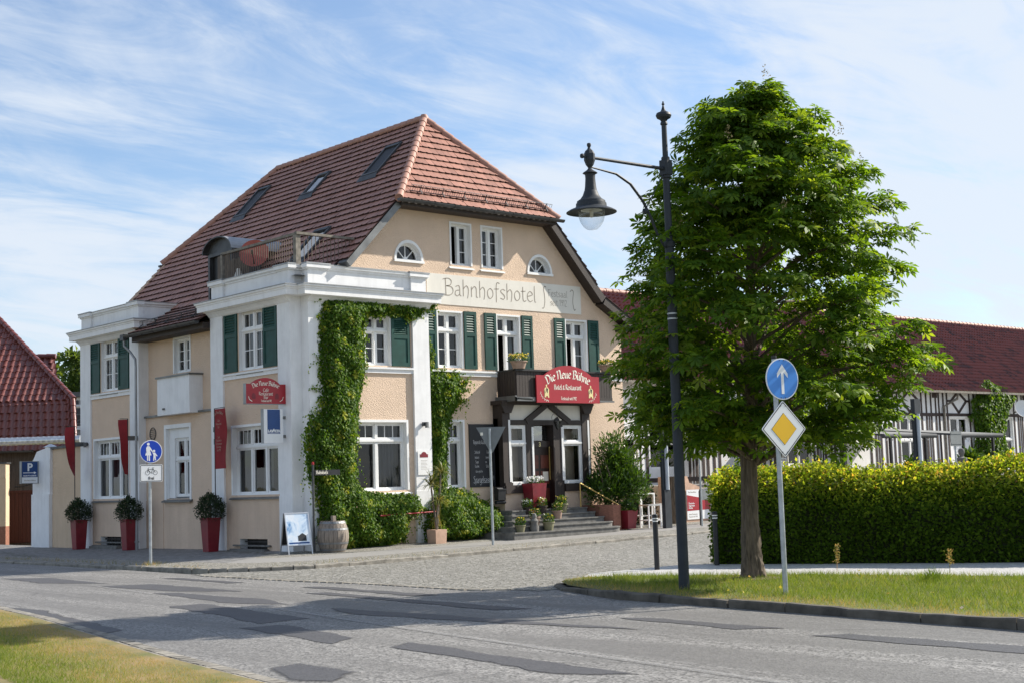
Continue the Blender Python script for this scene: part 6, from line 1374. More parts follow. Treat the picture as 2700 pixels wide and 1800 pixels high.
# give way sign seen from behind
x, y, z0 = 2.8, 4.5, -.02; t = thing('traffic_sign', 'grey back of a triangular give way sign on a thin steel pole before the blackboard', 'traffic sign', (x, y, z0))
s = MB(); s.tube([(x, y, -.1), (x, y, 3.18)], .036, 10); s.build('pole', 'galv', t)
G = Fr((x, y + .05, 0), Vector((.62, .78, 0)).normalized(), (0, 0, 1), Vector((.78, -.62, 0)).normalized()); s = MB(); s.prism(G, [(-.40, 3.22), (.40, 3.22), (.03, 2.53), (-.03, 2.53)], -.012, .0); s.box(G, -.06, .06, 2.75, 2.78, 0, .03); s.box(G, -.06, .06, 3.1, 3.13, 0, .03); s.build('sign_back', 'signback', t)
s = MB(); s.box(G, -.29, -.22, 3.0, 3.08, .001, .004); s.build('sticker', 'cream', t)
# ------------------------------------------------------------------ the near island: lamp, sign, tree, bollards, hedge
lx, ly = 16.84, -3.73
t = thing('street_lamp', 'old fashioned dark street lamp post with a bell shaped lantern on a curved bracket', 'street lamp', (lx, ly, -.03))
s = MB()
s.lathe((lx, ly, 0), [(.0, -.2), (.088, -.2), (.085, .0), (.078, 3.0), (.072, 5.36), (.085, 5.37), (.092, 5.41), (.085, 5.46), (.058, 5.48), (.055, 6.48), (.075, 6.50), (.075, 6.54), (.05, 6.56), (.05, 6.78), (.068, 6.79), (.068, 6.83), (.045, 6.85), (.042, 7.36), (.058, 7.37), (.058, 7.40), (.045, 7.42), (.06, 7.45), (.112, 7.48), (.128, 7.52), (.112, 7.56), (.06, 7.58), (.04, 7.60), (.022, 7.65), (.012, 7.69), (.024, 7.70), (.024, 7.715), (.010, 7.73), (.016, 7.745), (.0, 7.76)], 20)
po = s.build('post', 'lamp_paint', t, smooth=True)
s = MB(); G = Fr((lx, ly, 6.66), Vector((0, -1, 0)), Vector((1, 0, 0)), (0, 0, 1))
s.prism(Fr(G.o, G.U, G.V, G.W), [(-.085, -.06), (-.06, -.085), (.06, -.085), (.085, -.06), (.085, .06), (.06, .085), (-.06, .085), (-.085, .06)], -.12, .12)
s.tube([G.p(.08, 0, -.02), G.p(.15, 0, -.02)], .035, 10); s.tube([G.p(.14, 0, -.02), G.p(1.68, 0, -.05)], [.028, .024], 10)
ar = [(1.78, -.20), (1.30, -.235), (1.08, -.28), (.80, -.42), (.55, -.63), (.36, -.88), (.22, -1.12), (.13, -1.27), (.09, -1.32)]
ar = [G.p(a, 0, b) for a, b in ((1.73, -.20), (1.16, -.24), (.85, -.36), (.58, -.60), (.40, -.86), (.27, -1.10), (.16, -1.26 + .02), (.10, -1.30))]
s.tube(ar, [.012, .02, .022, .022, .022, .020, .018, .015], 8); s.tube([G.p(.08, 0, -.12), G.p(.50, 0, -.70)], .008, 6); s.lathe(G.p(.53, 0, -.76), [(0, -.05), (.035, -.035), (.05, 0), (.035, .035), (0, .05)], 12)
hx = G.p(1.735, 0, -.05); s.lathe(hx + Vector((0, 0, .0)), [(.02, -.22), (.03, -.16), (.06, -.12), (.085, -.05), (.085, .05), (.06, .10), (.03, .125), (.02, .15), (.028, .17), (.034, .19), (.028, .215), (0, .225)], 8)
s.tube([hx + G.U * .08, hx + G.U * .13], .02, 8); s.lathe(hx + G.U * .155, [(0, -.04), (.028, -.028), (.036, 0), (.028, .028), (0, .04)], 10)
s.build('bracket', 'lamp_paint', t)
s = MB(); b = hx + Vector((0, 0, -.825)); ls = lambda pr: [(r * 1.0, h * .93) for r, h in pr]
s.lathe(b, ls([(.0, .82), (.012, .82), (.014, .70), (.03, .695), (.05, .67), (.10, .635), (.115, .62), (.10, .61), (.08, .60), (.075, .54), (.085, .40), (.095, .33), (.10, .325), (.125, .25), (.165, .19), (.215, .155), (.22, .12), (.232, .115), (.236, .06), (.26, .04), (.33, .01), (.385, -.025), (.385, -.035), (.33, -.01), (.235, .01), (.18, .0)]), 32)
s.build('lantern_hood', 'lamp_paint', t, smooth=True)
s = MB(); s.lathe(b, ls([(.195, .0), (.20, -.05), (.195, -.12), (.175, -.19), (.135, -.26), (.08, -.31), (.0, -.33)]), 28); s.build('globe', 'bulb', t, smooth=True)
s = MB(); s.lathe(b, ls([(.0, .02), (.17, .0), (.0, .06)]), 16); s.lathe(b, ls([(.0, -.12), (.025, -.11), (.03, -.02), (.02, .0)]), 10); s.build('bulb', 'tarp', t, smooth=True)
s = MB()
for z in (4.22, 4.30, 4.02 - .38): s.lathe((lx, ly, z), [(.082, -.012), (.083, .012)], 20)
s.build('steel_band', 'galv', t)
# priority road sign
x, y = 18.82, -3.76; t = thing('traffic_sign', 'yellow and white diamond priority sign below a round blue arrow sign on one steel pole', 'traffic sign', (x, y, -.03))
s = MB(); s.tube([(x, y, -.2), (x, y, 3.44)], .038, 14); s.build('pole', 'galv', t)
s = MB(); s.lathe((x, y, 3.41), [(.042, 0), (.042, .05), (0, .055)], 14); s.build('cap', 'black', t)
G = Fr((x + .06, y, 0), Vector((.213, .977, 0)), (0, 0, 1), Vector((.977, -.213, 0))); cz_ = 3.115
s = MB(); disc(s, G, .08, cz_, .306, -.012, .0, 0, 56); rim = s.build('rim', 'signwhite', t)
s = MB(); disc(s, G, .08, cz_, .290, .0, .0025, 0, 56); s.build('blue_disc', 'signblue', t)
s = MB(); k = .61; s.prism(G, [(.08 + a * k, cz_ + b * k) for a, b in ((-.042, -.36), (.042, -.36), (.042, .16), (.165, .03), (.165, .135), (0, .36), (-.165, .135), (-.165, .03), (-.042, .16))], .0025, .005); s.build('arrow', 'signwhite', t)
def diamond(r, rad):
    pts = []; q = rad * math.sqrt(2)
    for a in range(4):
        c = Vector((math.cos(a * math.pi / 2), math.sin(a * math.pi / 2))) * (r - q)
        for k in range(-3, 4): th = a * math.pi / 2 + k * math.pi / 12; pts.append((.065 + c.x + rad * math.cos(th), dz_ + c.y + rad * math.sin(th)))
    return pts
dz_ = 2.38; s = MB(); s.prism(G, diamond(.42, .03), -.012, .0); s.build('diamond_plate', 'signwhite', t)
s = MB(); O = diamond(.403, .026); I = diamond(.385, .02)
for k in range(len(O)): j = (k + 1) % len(O); s.quad([G.p(*O[k], .0022), G.p(*O[j], .0022), G.p(*I[j], .0022), G.p(*I[k], .0022)])
O = diamond(.238, .003); I = diamond(.231, .003); s.prism(G, O, .0, .0018)
for u, v in ((.02, .34), (.11, .34), (.02, -.34), (.11, -.34)): disc(s, G, u, dz_ + v, .008, 0, .004, 0, 8)
for u, v in ((.04, .277), (.12, .277), (.04, -.277), (.12, -.277)): disc(s, G, u, cz_ + v, .008, .0025, .006, 0, 8)
s.build('black_border', 'black', t); s = MB(); s.prism(G, diamond(.231, .003), .0018, .0032); s.build('yellow_field', 'yellow', t)
s = MB(); s.box(G, -.06, .10, 2.96, 3.0, -.10, -.012); s.box(G, -.06, .10, 3.22, 3.26, -.10, -.012); s.box(G, -.06, .10, 2.17, 2.21, -.10, -.012); s.box(G, -.06, .10, 2.55, 2.59, -.10, -.012); s.build('clamp', 'galv', t)
for x, y, lab in ((13.14, -.31, 'slim black bollard with two white rings on the path edge left of the lamp post'), (13.44, 1.10, 'slim black bollard with two white rings beside the hedge end')):
    t = thing('bollard', lab, 'bollard', (x, y, -.03), 'black bollards at the side street'); s = MB(); s.lathe((x, y, -.05), [(0, -.1), (.05, -.1), (.05, .98), (.045, 1.0), (.055, 1.005), (.055, 1.05), (.045, 1.07), (0, 1.075)], 16); s.build('post', 'iron', t, smooth=True)
    s = MB()
    for z in (.88, .93): s.lathe((x, y, z), [(.0515, 0), (.0515, .022)], 16)
    s.build('ring', 'signwhite', t)
# horse chestnut
tx, ty = 16.39, -1.48
TREE = thing('chestnut_tree', 'tall horse chestnut with dense dark green palmate leaves on the grass island', 'tree', (tx, ty, -.03))
s = MB(); ax = [(0, 0, -.15), (0, 0, 0), (-.01, 0, .35), (0, .01, 1.0), (.03, .02, 1.8), (.05, .03, 2.4), (.12, .09, 4.0), (.20, .15, 5.6), (.26, .20, 7.0), (.32, .25, 8.0)]
rad = [.25, .215, .16, .138, .138, .135, .10, .065, .035, .012]
n = 36; path = [Vector((tx + a, ty + b, c)) for a, b, c in ax]; vs = []; fs = []
P2 = []; R2 = []
for i in range(len(path) - 1):
    for k in range(9): f = k / 9; P2.append(path[i].lerp(path[i + 1], f)); R2.append(rad[i] + (rad[i + 1] - rad[i]) * f)
P2.append(path[-1]); R2.append(rad[-1])
for i, p in enumerate(P2):
    for k in range(n):
        a = 2 * math.pi * k / n; r = R2[i] * (1 + .10 * math.sin(3 * a + p.z * 1.7) + .05 * math.sin(7 * a - p.z * 2.6) + .05 * math.sin(13 * a + 2.2 * math.sin(p.z * 3.1 + a)) + .03 * math.sin(p.z * 31 + 5 * a) + R_.uniform(-.035, .035)); vs.append((p.x + r * math.cos(a), p.y + r * math.sin(a), p.z))
for i in range(len(P2) - 1):
    for k in range(n): k2 = (k + 1) % n; fs.append((i * n + k, i * n + k2, (i + 1) * n + k2, (i + 1) * n + k))
s.add(vs, fs); TR = s.build('trunk', 'bark', TREE, smooth=True)
def crad(z):
    zz = [1.9, 2.4, 3.0, 3.7, 4.7, 5.9, 6.7, 7.1, 7.5, 8.0, 8.3]; rr = [1.4, 2.0, 2.4, 2.55, 2.40, 2.2, 1.95, 1.4, 1.10, .90, .5]
    return float(np.interp(z, zz, rr))
rt3 = np.array([.79, .61, 0]) ; br = MB(); lobes = []; ga = 2.39996
NB = 84
for i in range(NB):
    z = 2.15 + 6.0 * ((i + .5) / NB) ** 1.08; a = i * ga + R_.uniform(-.3, .3); r = crad(z) * R_.uniform(.80, 1.04); d = np.array([math.cos(a), math.sin(a), 0])
    bias = .05 * float(d @ rt3) - .02; off = rt3 * float(np.interp(z, [2, 4, 6, 8], [.12, .22, .32, .36]))
    r = r * (1 + bias); st = np.array([tx + .06, ty + .04, max(1.9, z - .30 * r - .1)]); tip = np.array([tx + .06, ty + .04, z]) + d * r + off; st = st + off * .6
    mid = (st + tip) / 2 + np.array([0, 0, .12 * r]); br.tube([tuple(st), tuple(mid), tuple(tip)], [.05 * (1 - z / 11), .03, .008], 6)
    for f in (1.0, .78, .55):
        if f < .7 and i % 2: continue
        c = st + (tip - st) * f + np.array([R_.uniform(-.18, .18), R_.uniform(-.18, .18), .12 * r * (1 - (2 * f - 1) ** 2) + R_.uniform(-.1, .12)])
        lobes.append((c[0], c[1], c[2] - (.12 if f == 1 else 0), R_.uniform(.34, .56), R_.uniform(.22, .34)))
for k in range(5): lobes.append((tx + .34 + R_.uniform(-.45, .45), ty + .26 + R_.uniform(-.45, .45), 8.1 + R_.uniform(-.25, .12), .42, .26))
br.build('branches', 'bark', TREE)
for k in range(70):
    z = R_.uniform(2.3, 7.9); a = R_.random() * 6.283; q = crad(z) * math.sqrt(R_.uniform(.1, .85)); lobes.append((tx + .28 + q * math.cos(a), ty + .20 + q * math.sin(a), z, R_.uniform(.38, .55), R_.uniform(.32, .46)))
n = 12500; pick = rng.integers(0, len(lobes), n); L = np.array(lobes)[pick]; d = rdir(n); d[:, 2] = np.where(rng.random(n) < .72, np.abs(d[:, 2]), d[:, 2]); r = rng.random(n) ** .34
pos = L[:, :3] + d * r[:, None] * np.column_stack([L[:, 3], L[:, 3], L[:, 4]])
out = pos[:, :2] - np.array([tx, ty]); out = out / (np.linalg.norm(out, axis=1, keepdims=True) + 1e-6)
T = np.column_stack([out[:, 0] * .9, out[:, 1] * .9, np.full(n, -.42)]) + rng.normal(0, .42, (n, 3)) + d * .35
N = np.column_stack([out[:, 0] * .45, out[:, 1] * .45, np.full(n, .95)]) + rng.normal(0, .28, (n, 3))
scatter('crown', *PALM, pos, T, N, rng.uniform(.13, .21, n), 'leaf_chestnut', TREE, np.clip(.12 + .88 * rng.random(n) ** 1.2, 0, 1))
# faded flower candles
cn = 34; ci = rng.integers(0, len(lobes), cn); base = np.array(lobes)[ci][:, :3] + np.column_stack([rng.normal(0, .15, cn), rng.normal(0, .15, cn), np.array(lobes)[ci][:, 4] * .9])
pos = np.repeat(base, 26, axis=0); hh = rng.random(len(pos)); pos = pos + np.column_stack([rng.normal(0, 1, len(pos)) * .045 * (1 - .7 * hh), rng.normal(0, 1, len(pos)) * .045 * (1 - .7 * hh), hh * .24])
scatter('blossom_candles', *LEAF, pos, rdir(len(pos)), rdir(len(pos)), .04, 'candle', TREE)
so_ = MB(); so_.lathe((tx, ty, -.03), [(.0, .03), (.30, .03), (.42, .018), (.50, .004)], 20); so_.build('root_soil', 'soil', TREE)
# clipped hedge
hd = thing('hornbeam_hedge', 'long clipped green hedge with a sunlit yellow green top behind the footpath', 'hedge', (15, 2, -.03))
h0 = np.array([13.15, 1.33]); hu = np.array([.915, .403]); hv = np.array([-.403, .915]); HLn = 11.5
def hedge_pts(n):
    u = rng.random(n) * HLn; t_ = rng.random(n)
    # profile: front face, sloping crown, top, back
    ends = rng.random(n) < .06; u = np.where(ends, rng.random(n) * .25 - .08, u)
    prof = np.array([[0.0, 0.0], [-.04, .5], [0.0, .98], [.26, 1.34], [.62, 1.60], [1.1, 1.74], [1.35, 1.55], [1.4, .2]]); seg = np.linalg.norm(np.diff(prof, axis=0), axis=1); w_ = np.array([1, 1, 1.3, 1.5, 1.5, .8, .5]); cum = np.concatenate([[0], np.cumsum(seg * w_)]); s_ = t_ * cum[-1]
    v = np.interp(s_, cum, prof[:, 0]); z = np.interp(s_, cum, prof[:, 1]); v = np.where(ends, rng.random(n) * 1.35, v); z = np.where(ends, rng.random(n) * 1.65, z)
    lump = .07 * np.sin(u * 2.3 + z * 3) + .05 * np.sin(u * 5.1 - z * 4.2) + .035 * rng.normal(size=n)
    top = np.clip((z - .9) / .5, 0, 1); z = z * (1 + .035 * np.sin(u * 1.3) + .02 * np.sin(u * 3.7)) + top * np.abs(rng.normal(0, .085, n)); v = v + lump - rng.random(n) * 0 + (1 - top) * rng.random(n) ** 2 * .16
    return u, v, z, top
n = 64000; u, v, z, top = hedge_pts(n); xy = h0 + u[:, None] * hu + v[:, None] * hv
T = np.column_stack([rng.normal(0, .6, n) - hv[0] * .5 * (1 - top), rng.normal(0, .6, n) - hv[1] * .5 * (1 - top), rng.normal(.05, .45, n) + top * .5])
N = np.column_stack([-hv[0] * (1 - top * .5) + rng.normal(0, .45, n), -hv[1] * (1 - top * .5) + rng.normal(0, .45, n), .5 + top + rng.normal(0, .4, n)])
scatter('foliage', *LEAF, np.column_stack([xy, z - .03]), T, N, rng.uniform(.055, .10, n), 'leaf_hedge', hd, np.clip(rng.random(n) * (.55 + .10 * top) + .38 * top, 0, 1))  # leaf colour lightened towards the top to stand for sunlight
s = MB(); C4 = [tuple(h0 + hu * a + hv * b) for a, b in ((.18, .2), (HLn, .2), (HLn, 1.2), (.18, 1.2))]; s.prism(Fr((h0[0], h0[1], 0), (hv[0], hv[1], 0), (0, 0, 1), (hu[0], hu[1], 0)), [(.17, -.05), (1.25, -.05), (1.25, 1.42), (1.05, 1.56), (.66, 1.44), (.40, 1.22), (.17, .90)], .16, HLn); s.build('inner_twigs', plain('dark_hedge_twigs', (.030, .040, .014), .95), hd)
for (gx, gy, hgt, lab) in ((16.75, 0.42, .42, 'tall brown seeding weed on the footpath edge before the hedge'), (18.85, .62, .34, 'thin green weed on the grass edge near the right of the hedge')):
    n = 80; t = thing('tall_weed', lab, 'weed', (gx, gy, -.03)); s = MB(); s.tube([(gx, gy, -.03), (gx + .02, gy, hgt)], .006, 5); s.build('stalk', 'grass_dry', t)
    scatter('seed_head', *LEAF, np.column_stack([rng.normal(gx + .02, .025, n), rng.normal(gx, .0, n) * 0 + gy + rng.normal(0, .025, n), rng.uniform(.12, hgt + .03, n)]), rdir(n) + np.array([0, 0, 1]), rdir(n), .04, 'grass_dry', t)
n = 160; t = thing('grass_tuft', 'bright green tuft of taller grass on the island', 'grass tuft', (19.4, -.9, -.03)); scatter('blades', *BLADE, np.column_stack([rng.normal(19.35, .09, n), rng.normal(-.75, .09, n), np.full(n, -.03)]), np.column_stack([rng.normal(0, .5, n), rng.normal(0, .5, n), np.ones(n)]), rdir(n), rng.uniform(.12, .27, n), 'grass', t, rng.random(n) * .4)
# ------------------------------------------------------------------ half timbered hall behind the hotel
def pantiles(mb, F, poly, wave, course, amp=.035, step=.02, mi=0, sub=6, hstep=.026):
    """curved tiles: waves along u, a small step at every course"""
    vmin = min(p[1] for p in poly); vmax = max(p[1] for p in poly); s = vmin
    while s < vmax - .01:
        s1 = min(s + course, vmax); iv = interval(poly, min((s + s1) / 2, vmax - .005))
        if iv:
            n = max(1, round((iv[1] - iv[0]) / wave))
            for k in range(n):
                a = iv[0] + (iv[1] - iv[0]) * k / n; b = iv[0] + (iv[1] - iv[0]) * (k + 1) / n; vs = []; r = R_.random()
                for q in range(sub + 1):
                    t = q / sub; h = amp * (.5 - .5 * math.cos(2 * math.pi * min(1, t * 1.25))) if t < .8 else amp * .0; u = a + (b - a) * t
                    vs += [F.p(u, s - .02, h + hstep), F.p(u, s1, h), F.p(u, s - .02, h - .012)]
                fs = []
                for q in range(sub): fs += [(3 * q, 3 * q + 3, 3 * q + 4, 3 * q + 1), (3 * q + 2, 3 * q + 5, 3 * q + 3, 3 * q)]
                mb.add(vs, fs, mi, r)
        s = s1
    mb.flat(F, poly, -.02, mi)
BX, BY0, BY1 = -4.0, 13.2, 64.0
t = BARN = thing('half_timbered_hall', 'long half timbered hall with a dark red pantile roof behind the tree and hedge', 'building', (-8, 36, .2))
FBn = Fr((BX, 0, 0), (0, 1, 0), (0, 0, 1), (1, 0, 0))
GZ = .9
wins = []; tim = MB(); per = 4.15; y0s = 34.66
wl2 = MB()
def bay(y): return [(y + .11, y + 1.79, 2.05, 4.05)]
holes = []
k = -4
ys_b = [y0s + per * i for i in range(-4, 7)]
for i, y in enumerate(ys_b): holes.append((y + .15, y + 1.75, 2.0 if i % 2 == 0 else 2.9, 4.05))
holes.insert(0, (14.2, 15.1, 2.75, 3.55)); holes.insert(1, (16.6, 17.55, 1.9, 3.2))
wl2.wall(FBn, rect(BY0, BY1, -.3, 5.5), [rect(*h) for h in holes], 0, .2)
wl2.quad([(BX, BY1, -.3), (-16, BY1, -.3), (-16, BY1, 5.5), (BX, BY1, 5.5)]); wl2.quad([(BX, BY0, -.3), (BX, BY0, 5.5), (-16, BY0, 5.5), (-16, BY0, -.3)])
wl2.build('wall', 'plaster', BARN)
def tb(u0, u1, v0, v1, w=.022): tim.box(FBn, u0, u1, v0, v1, -.02, w + R_.uniform(0, .004))
tb(BY0, BY1, 4.10, 4.24, .03); tb(BY0, BY1, 5.28, 5.42, .03); tb(BY0, BY1, .2, .5, .03); tb(BY0, 34, 1.52, 1.68, .026)
for y in ys_b:
    for a in (y - .02, y + 1.95, y + 2.35, y + 2.75, y + 3.15, y + 3.42, y + 3.80): tb(a - .065, a + .065, .5, 4.10); tb(a - .05, a + .05, 4.24, 5.28)
    tb(y + 2.90, y + 3.3, 4.95, 5.28, .026)
    for a in (y + .72, y + 1.2): tb(a - .05, a + .05, .5, 1.9) if False else None
    c = y + .98; 
    for p, q in (((c, 5.26), (y + .35, 4.82)), ((y + .35, 4.82), (c, 4.27)), ((c, 5.26), (y + 1.68, 4.82)), ((y + 1.68, 4.82), (c, 4.27))): tim.bar(FBn.p(*p, .004), FBn.p(*q, .004), .05, .12, up=(0, 0, 1))
    tb(y + .05, y + .36, 4.77, 4.87); tb(y + 1.67, y + 1.9, 4.77, 4.87)
    tb(y - .4, y - .33, .5, 4.1); tb(y + 2.52, y + 2.60, .5, 4.1)
tim.build('timber_frame', 'timber', BARN)
for h in holes: window(FBn, h[0], h[1], h[2], h[3], -.10, 2 if h[1] - h[0] > 1.2 else 1, 3.0 if h[3] - h[2] > 1.7 else None, (1, 1), (1, 1), sur=.05, wall_w=0, sill=None, curtain=None, par=BARN, room=True)
BE = (BX + .45, 5.25); BR = (-10.6, 9.72); dz, dx = BR[1] - BE[1], BE[0] - BR[0]; L_ = math.hypot(dz, dx)
FBR = Fr((BE[0], 0, BE[1]), (0, 1, 0), (-dx / L_, 0, dz / L_), (dz / L_, 0, dx / L_))
s = MB(); pantiles(s, FBR, [(BY0 - .3, 0), (BY1, 0), (BY1, L_), (BY0 - .3, L_)], .27, .36, .085, sub=5, hstep=.05)
s.quad([(BR[0], BY0 - .3, BR[1]), (BR[0], BY1, BR[1]), (BR[0] - dx, BY1, BE[1]), (BR[0] - dx, BY0 - .3, BE[1])]); s.quad([(BX, BY0, 5.3), (BR[0], BY0, BR[1]), (BR[0] - dx, BY0, 5.3)]); s.quad([(BX, BY1 - .1, 5.3), (BR[0], BY1 - .1, BR[1]), (BR[0] - dx, BY1 - .1, 5.3)][::-1])
ro2 = s.build('roof', 'barn_tile', BARN)
s = MB(); ridge_tiles(s, (BR[0], BY0 - .3, BR[1] + .02), (BR[0], BY1, BR[1] + .02), .13, .42); s.build('ridge_tiles', 'ridge', ro2, smooth=True)
s = MB(); gutter(s, (BE[0] + .08, BY1, BE[1] - .0), (BE[0] + .08, BY0, BE[1] - .0), .075) if False else s.box(WORLD, BE[0] - .02, BE[0] + .13, BY0, BY1, BE[1] - .10, BE[1] + .0)
s.box(WORLD, BX, BE[0] - .02, BY0, BY1, BE[1] - .02, BE[1] + .04); s.tube([(BE[0] + .05, 39.0, 5.15), (BE[0] + .0, 39.0, 4.9), (BX + .12, 38.35, 4.55), (BX + .12, 38.3, .3)], .06, 8); s.build('gutter', 'rail_wood', ro2)
t = thing('climbing_plant', 'bright green creeper climbing to the eaves of the half timbered hall', 'climbing plant', (BX, 42.3, .5))
IVB = [(41.0, 1.2), (43.3, 1.2), (43.6, 2.4), (43.3, 3.2), (43.7, 4.1), (44.6, 4.9), (45.0, 5.1), (44.2, 5.5), (43.0, 5.7), (42.3, 5.95), (41.6, 5.6), (41.2, 5.05), (40.7, 4.9), (40.8, 4.4), (40.5, 4.0), (41.0, 3.6), (40.8, 2.6)]
n = 5200; q = sample_poly(IVB, n); fr = rng.random(n) ** .5; dd = np.clip(poly_dist(q, IVB) / .5, .15, 1)
scatter('foliage', *CREEP, np.column_stack([BX + .1 + dd * fr * .55, q[:, 0], q[:, 1]]), np.column_stack([rng.normal(.3, .4, n), rng.normal(0, .5, n), rng.normal(-.9, .4, n)]), np.column_stack([rng.normal(1, .4, n), rng.normal(0, .5, n), rng.normal(.5, .4, n)]), rng.uniform(.10, .19, n), 'leaf_ivy', t, np.clip(.3 + .55 * rng.random(n), 0, 1))
t = thing('satellite_dish', 'white satellite dish fixed to the half timbered hall right of the creeper', 'satellite dish', (-3.6, 44.8, 4.5))
s = MB(); s.lathe((-3.45, 44.8, 4.48), [(0, -.08), (.25, -.05), (.42, .03), (.43, .03), (.25, -.065), (0, -.1)], 24, axis=(.85, -.45, .25)); s.build('reflector', 'dish_white', t, smooth=True)
s = MB(); s.tube([(-4.0, 44.9, 4.3), (-3.55, 44.85, 4.45)], .03, 6); s.build('arm', 'zinc', t)
# ---- raised terrace with its wall, awnings and furniture
t = thing('terrace', 'raised paved terrace with a timber edge before the half timbered hall', 'terrace', (-1, 25, .2))
s = MB(); s.prism(WORLD, [(BX, 14.9), (.5, 14.9), (1.6, 18), (2.6, 24), (2.6, 46), (BX, 46)], -.2, 1.42); s.build('platform', 'deck', t)
s = MB(); s.bar((.52, 14.9, 1.62), (1.7, 18.2, 1.62), .08, .14); s.bar((1.7, 18.2, 1.62), (2.65, 24, 1.62), .08, .14); s.bar((.52, 14.9, 1.2), (.52, 14.9, 1.7), .08, .08, up=(1, 0, 0)); s.build('edge_rail', 'brown', t)
s = MB(); s.prism(Fr((.55, 0, 0), (0, 1, 0), (0, 0, 1), (1, 0, 0)), [(13.6, -.1), (18.5, -.1), (18.5, 1.0), (16.9, 1.12), (16.2, 1.25), (15.5, 1.32), (14.85, 1.50), (14.75, 1.72), (13.6, 1.72)], 0, .25); s.build('retaining_wall', 'pink', t)
def awning(y0, y1, lab):
    t = thing('terrace_awning', lab, 'awning', (2, (y0 + y1) / 2, 1.42), 'awnings over the terrace'); s = MB(); s.tube([(2.0, y0, 2.95), (2.0, y1, 2.95)], .085, 12)
    s.build('front_tube', 'tubegrey', t, smooth=True); s = MB(); s.add([(2.0, y0 + .05, 3.03), (2.0, y1 - .05, 3.03), (-3.75, y1 - .05, 3.52), (-3.75, y0 + .05, 3.52)], [(0, 1, 2, 3)]); s.add([(2.0, y0 + .05, 3.02), (2.0, y1 - .05, 3.02), (-3.75, y1 - .05, 3.51), (-3.75, y0 + .05, 3.51)], [(3, 2, 1, 0)]); s.build('cloth', 'awning', t)
    for y in (y0 + .04, (y0 + y1) / 2, y1 - .04): s = MB(); s.bar((2.0, y, 2.99), (-3.9, y, 3.49), .06, .07); s.build('side_rail', 'tubegrey', t)
    for y in (y0 + .45, y1 - .75): s = MB(); s.box(WORLD, 1.95, 2.05, y - .05, y + .05, 1.4, 2.9); s.build('post', 'iron', t)
    s = MB()
    for k in range(9): y = y0 + (y1 - y0) * (k + .5) / 9; s.lathe((2.02, y, 2.80), [(0, -.03), (.025, -.01), (.02, .02), (.008, .04)], 8)
    s.build('light_bulbs', 'tarp', t)
awning(19.9, 22.6, 'grey terrace awning behind the chestnut trunk, leftmost of the row'); awning(24.35, 27.9, 'grey terrace awning in the middle, behind the tall light column'); awning(29.4, 32.85, 'grey terrace awning at the right, beside the creeper on the hall')
def column_light(x, y, zt, lab):
    t = thing('light_column', lab, 'light column', (x, y, 0), 'dark light columns'); s = MB(); s.box(WORLD, x - .07, x + .07, y - .145, y + .145, -.1, zt * .40); s.box(WORLD, x - .07, x + .0, y - .145, y + .145, zt * .40, zt - .45); s.box(WORLD, x - .07, x + .07, y - .155, y + .155, zt - .45, zt); s.build('housing', 'lamp_paint', t)
    s = MB(); s.tube([(x + .05, y + .02, zt * .40), (x + .05, y + .02, zt - .45)], .06, 12); s.build('diffuser', 'sky_sheen_diffuser', t, smooth=True)
column_light(8.0, 17.1, 3.82, 'tall dark light column with a glass tube rising behind the hedge'); column_light(2.2, 12.15, 3.3, 'tall dark light column on the pavement behind the white bar table')
for x, y, z0, z1, w, lab in ((8.0, 19.2, 2.38, 2.84, .64, 'grey back of a rectangular sign standing behind the hedge top'), (2.5, 13.42, 2.27, 2.74, .60, 'grey back of a rectangular sign on a thin pole before the pinkish terrace wall')):
    t = thing('traffic_sign', lab, 'traffic sign', (x, y, 0)); s = MB(); s.tube([(x, y, -.1), (x, y, z1 + .05)], .032, 10); s.build('pole', 'galv', t); s = MB(); G = Fr((x + .02, y, 0), (0, 1, 0), (0, 0, 1), (1, 0, 0)); s.prism(G, rrect(-w / 2, w / 2, z0, z1, .03), .02, .035); s.box(G, -w / 2 + .02, w / 2 - .02, z0 + .06, z0 + .085, .035, .05); s.box(G, -w / 2 + .02, w / 2 - .02, z1 - .085, z1 - .06, .035, .05); s.build('sign_back', 'signback', t)
t = thing('advert_banner', 'red and white banner with regional lettering hung on the pinkish terrace wall', 'banner', (.82, 15.4, .3))
G = Fr((.815, 0, 0), (0, 1, 0), (0, 0, 1), (1, 0, 0)); s = MB(); s.box(G, 14.66, 16.6, .30, 1.27, 0, .008); s.build('sheet', 'signwhite', t); s = MB(); s.prism(G, [(14.67, .58), (16.59, .62), (16.59, .80), (15.9, .92), (15.2, 1.02), (14.67, 1.10)], .008, .011); s.build('red_field', 'red', t)
s = MB()
for k, w in enumerate(('Deutsche', 'Regionale', 'Küche')): typeset(s, G, w, 14.74, .80 - .075 * k, .075, .0125, .002, align='LEFT')
s.build('lettering', 'signwhite', t); s = MB()
typeset(s, G, 'Die Neue Bühne', 14.74, 1.17, .06, .010, .001, align='LEFT'); typeset(s, G, 'Hotel Restaurant', 14.74, .45, .06, .010, .001, align='LEFT'); typeset(s, G, 'Festsaal seit 1912', 14.74, .37, .06, .010, .001, align='LEFT'); s.build('small_print', 'groove', t)
t = thing('barrier_frame', 'dark tubular barrier frame with rounded corners standing before the red and white banner', 'barrier', (2.2, 14.3, .1))
s = MB(); s.tube([(2.2, 13.70, .05), (2.2, 13.70, 1.22), (2.2, 13.73, 1.28), (2.2, 13.80, 1.31), (2.2, 15.2, 1.31), (2.2, 15.27, 1.28), (2.2, 15.3, 1.22), (2.2, 15.3, .05)], .025, 8); s.build('frame', 'iron', t)
s = MB(); s.box(WORLD, 2.19, 2.21, 13.75, 15.25, .95, 1.28); s.build('panel', 'signback', t)
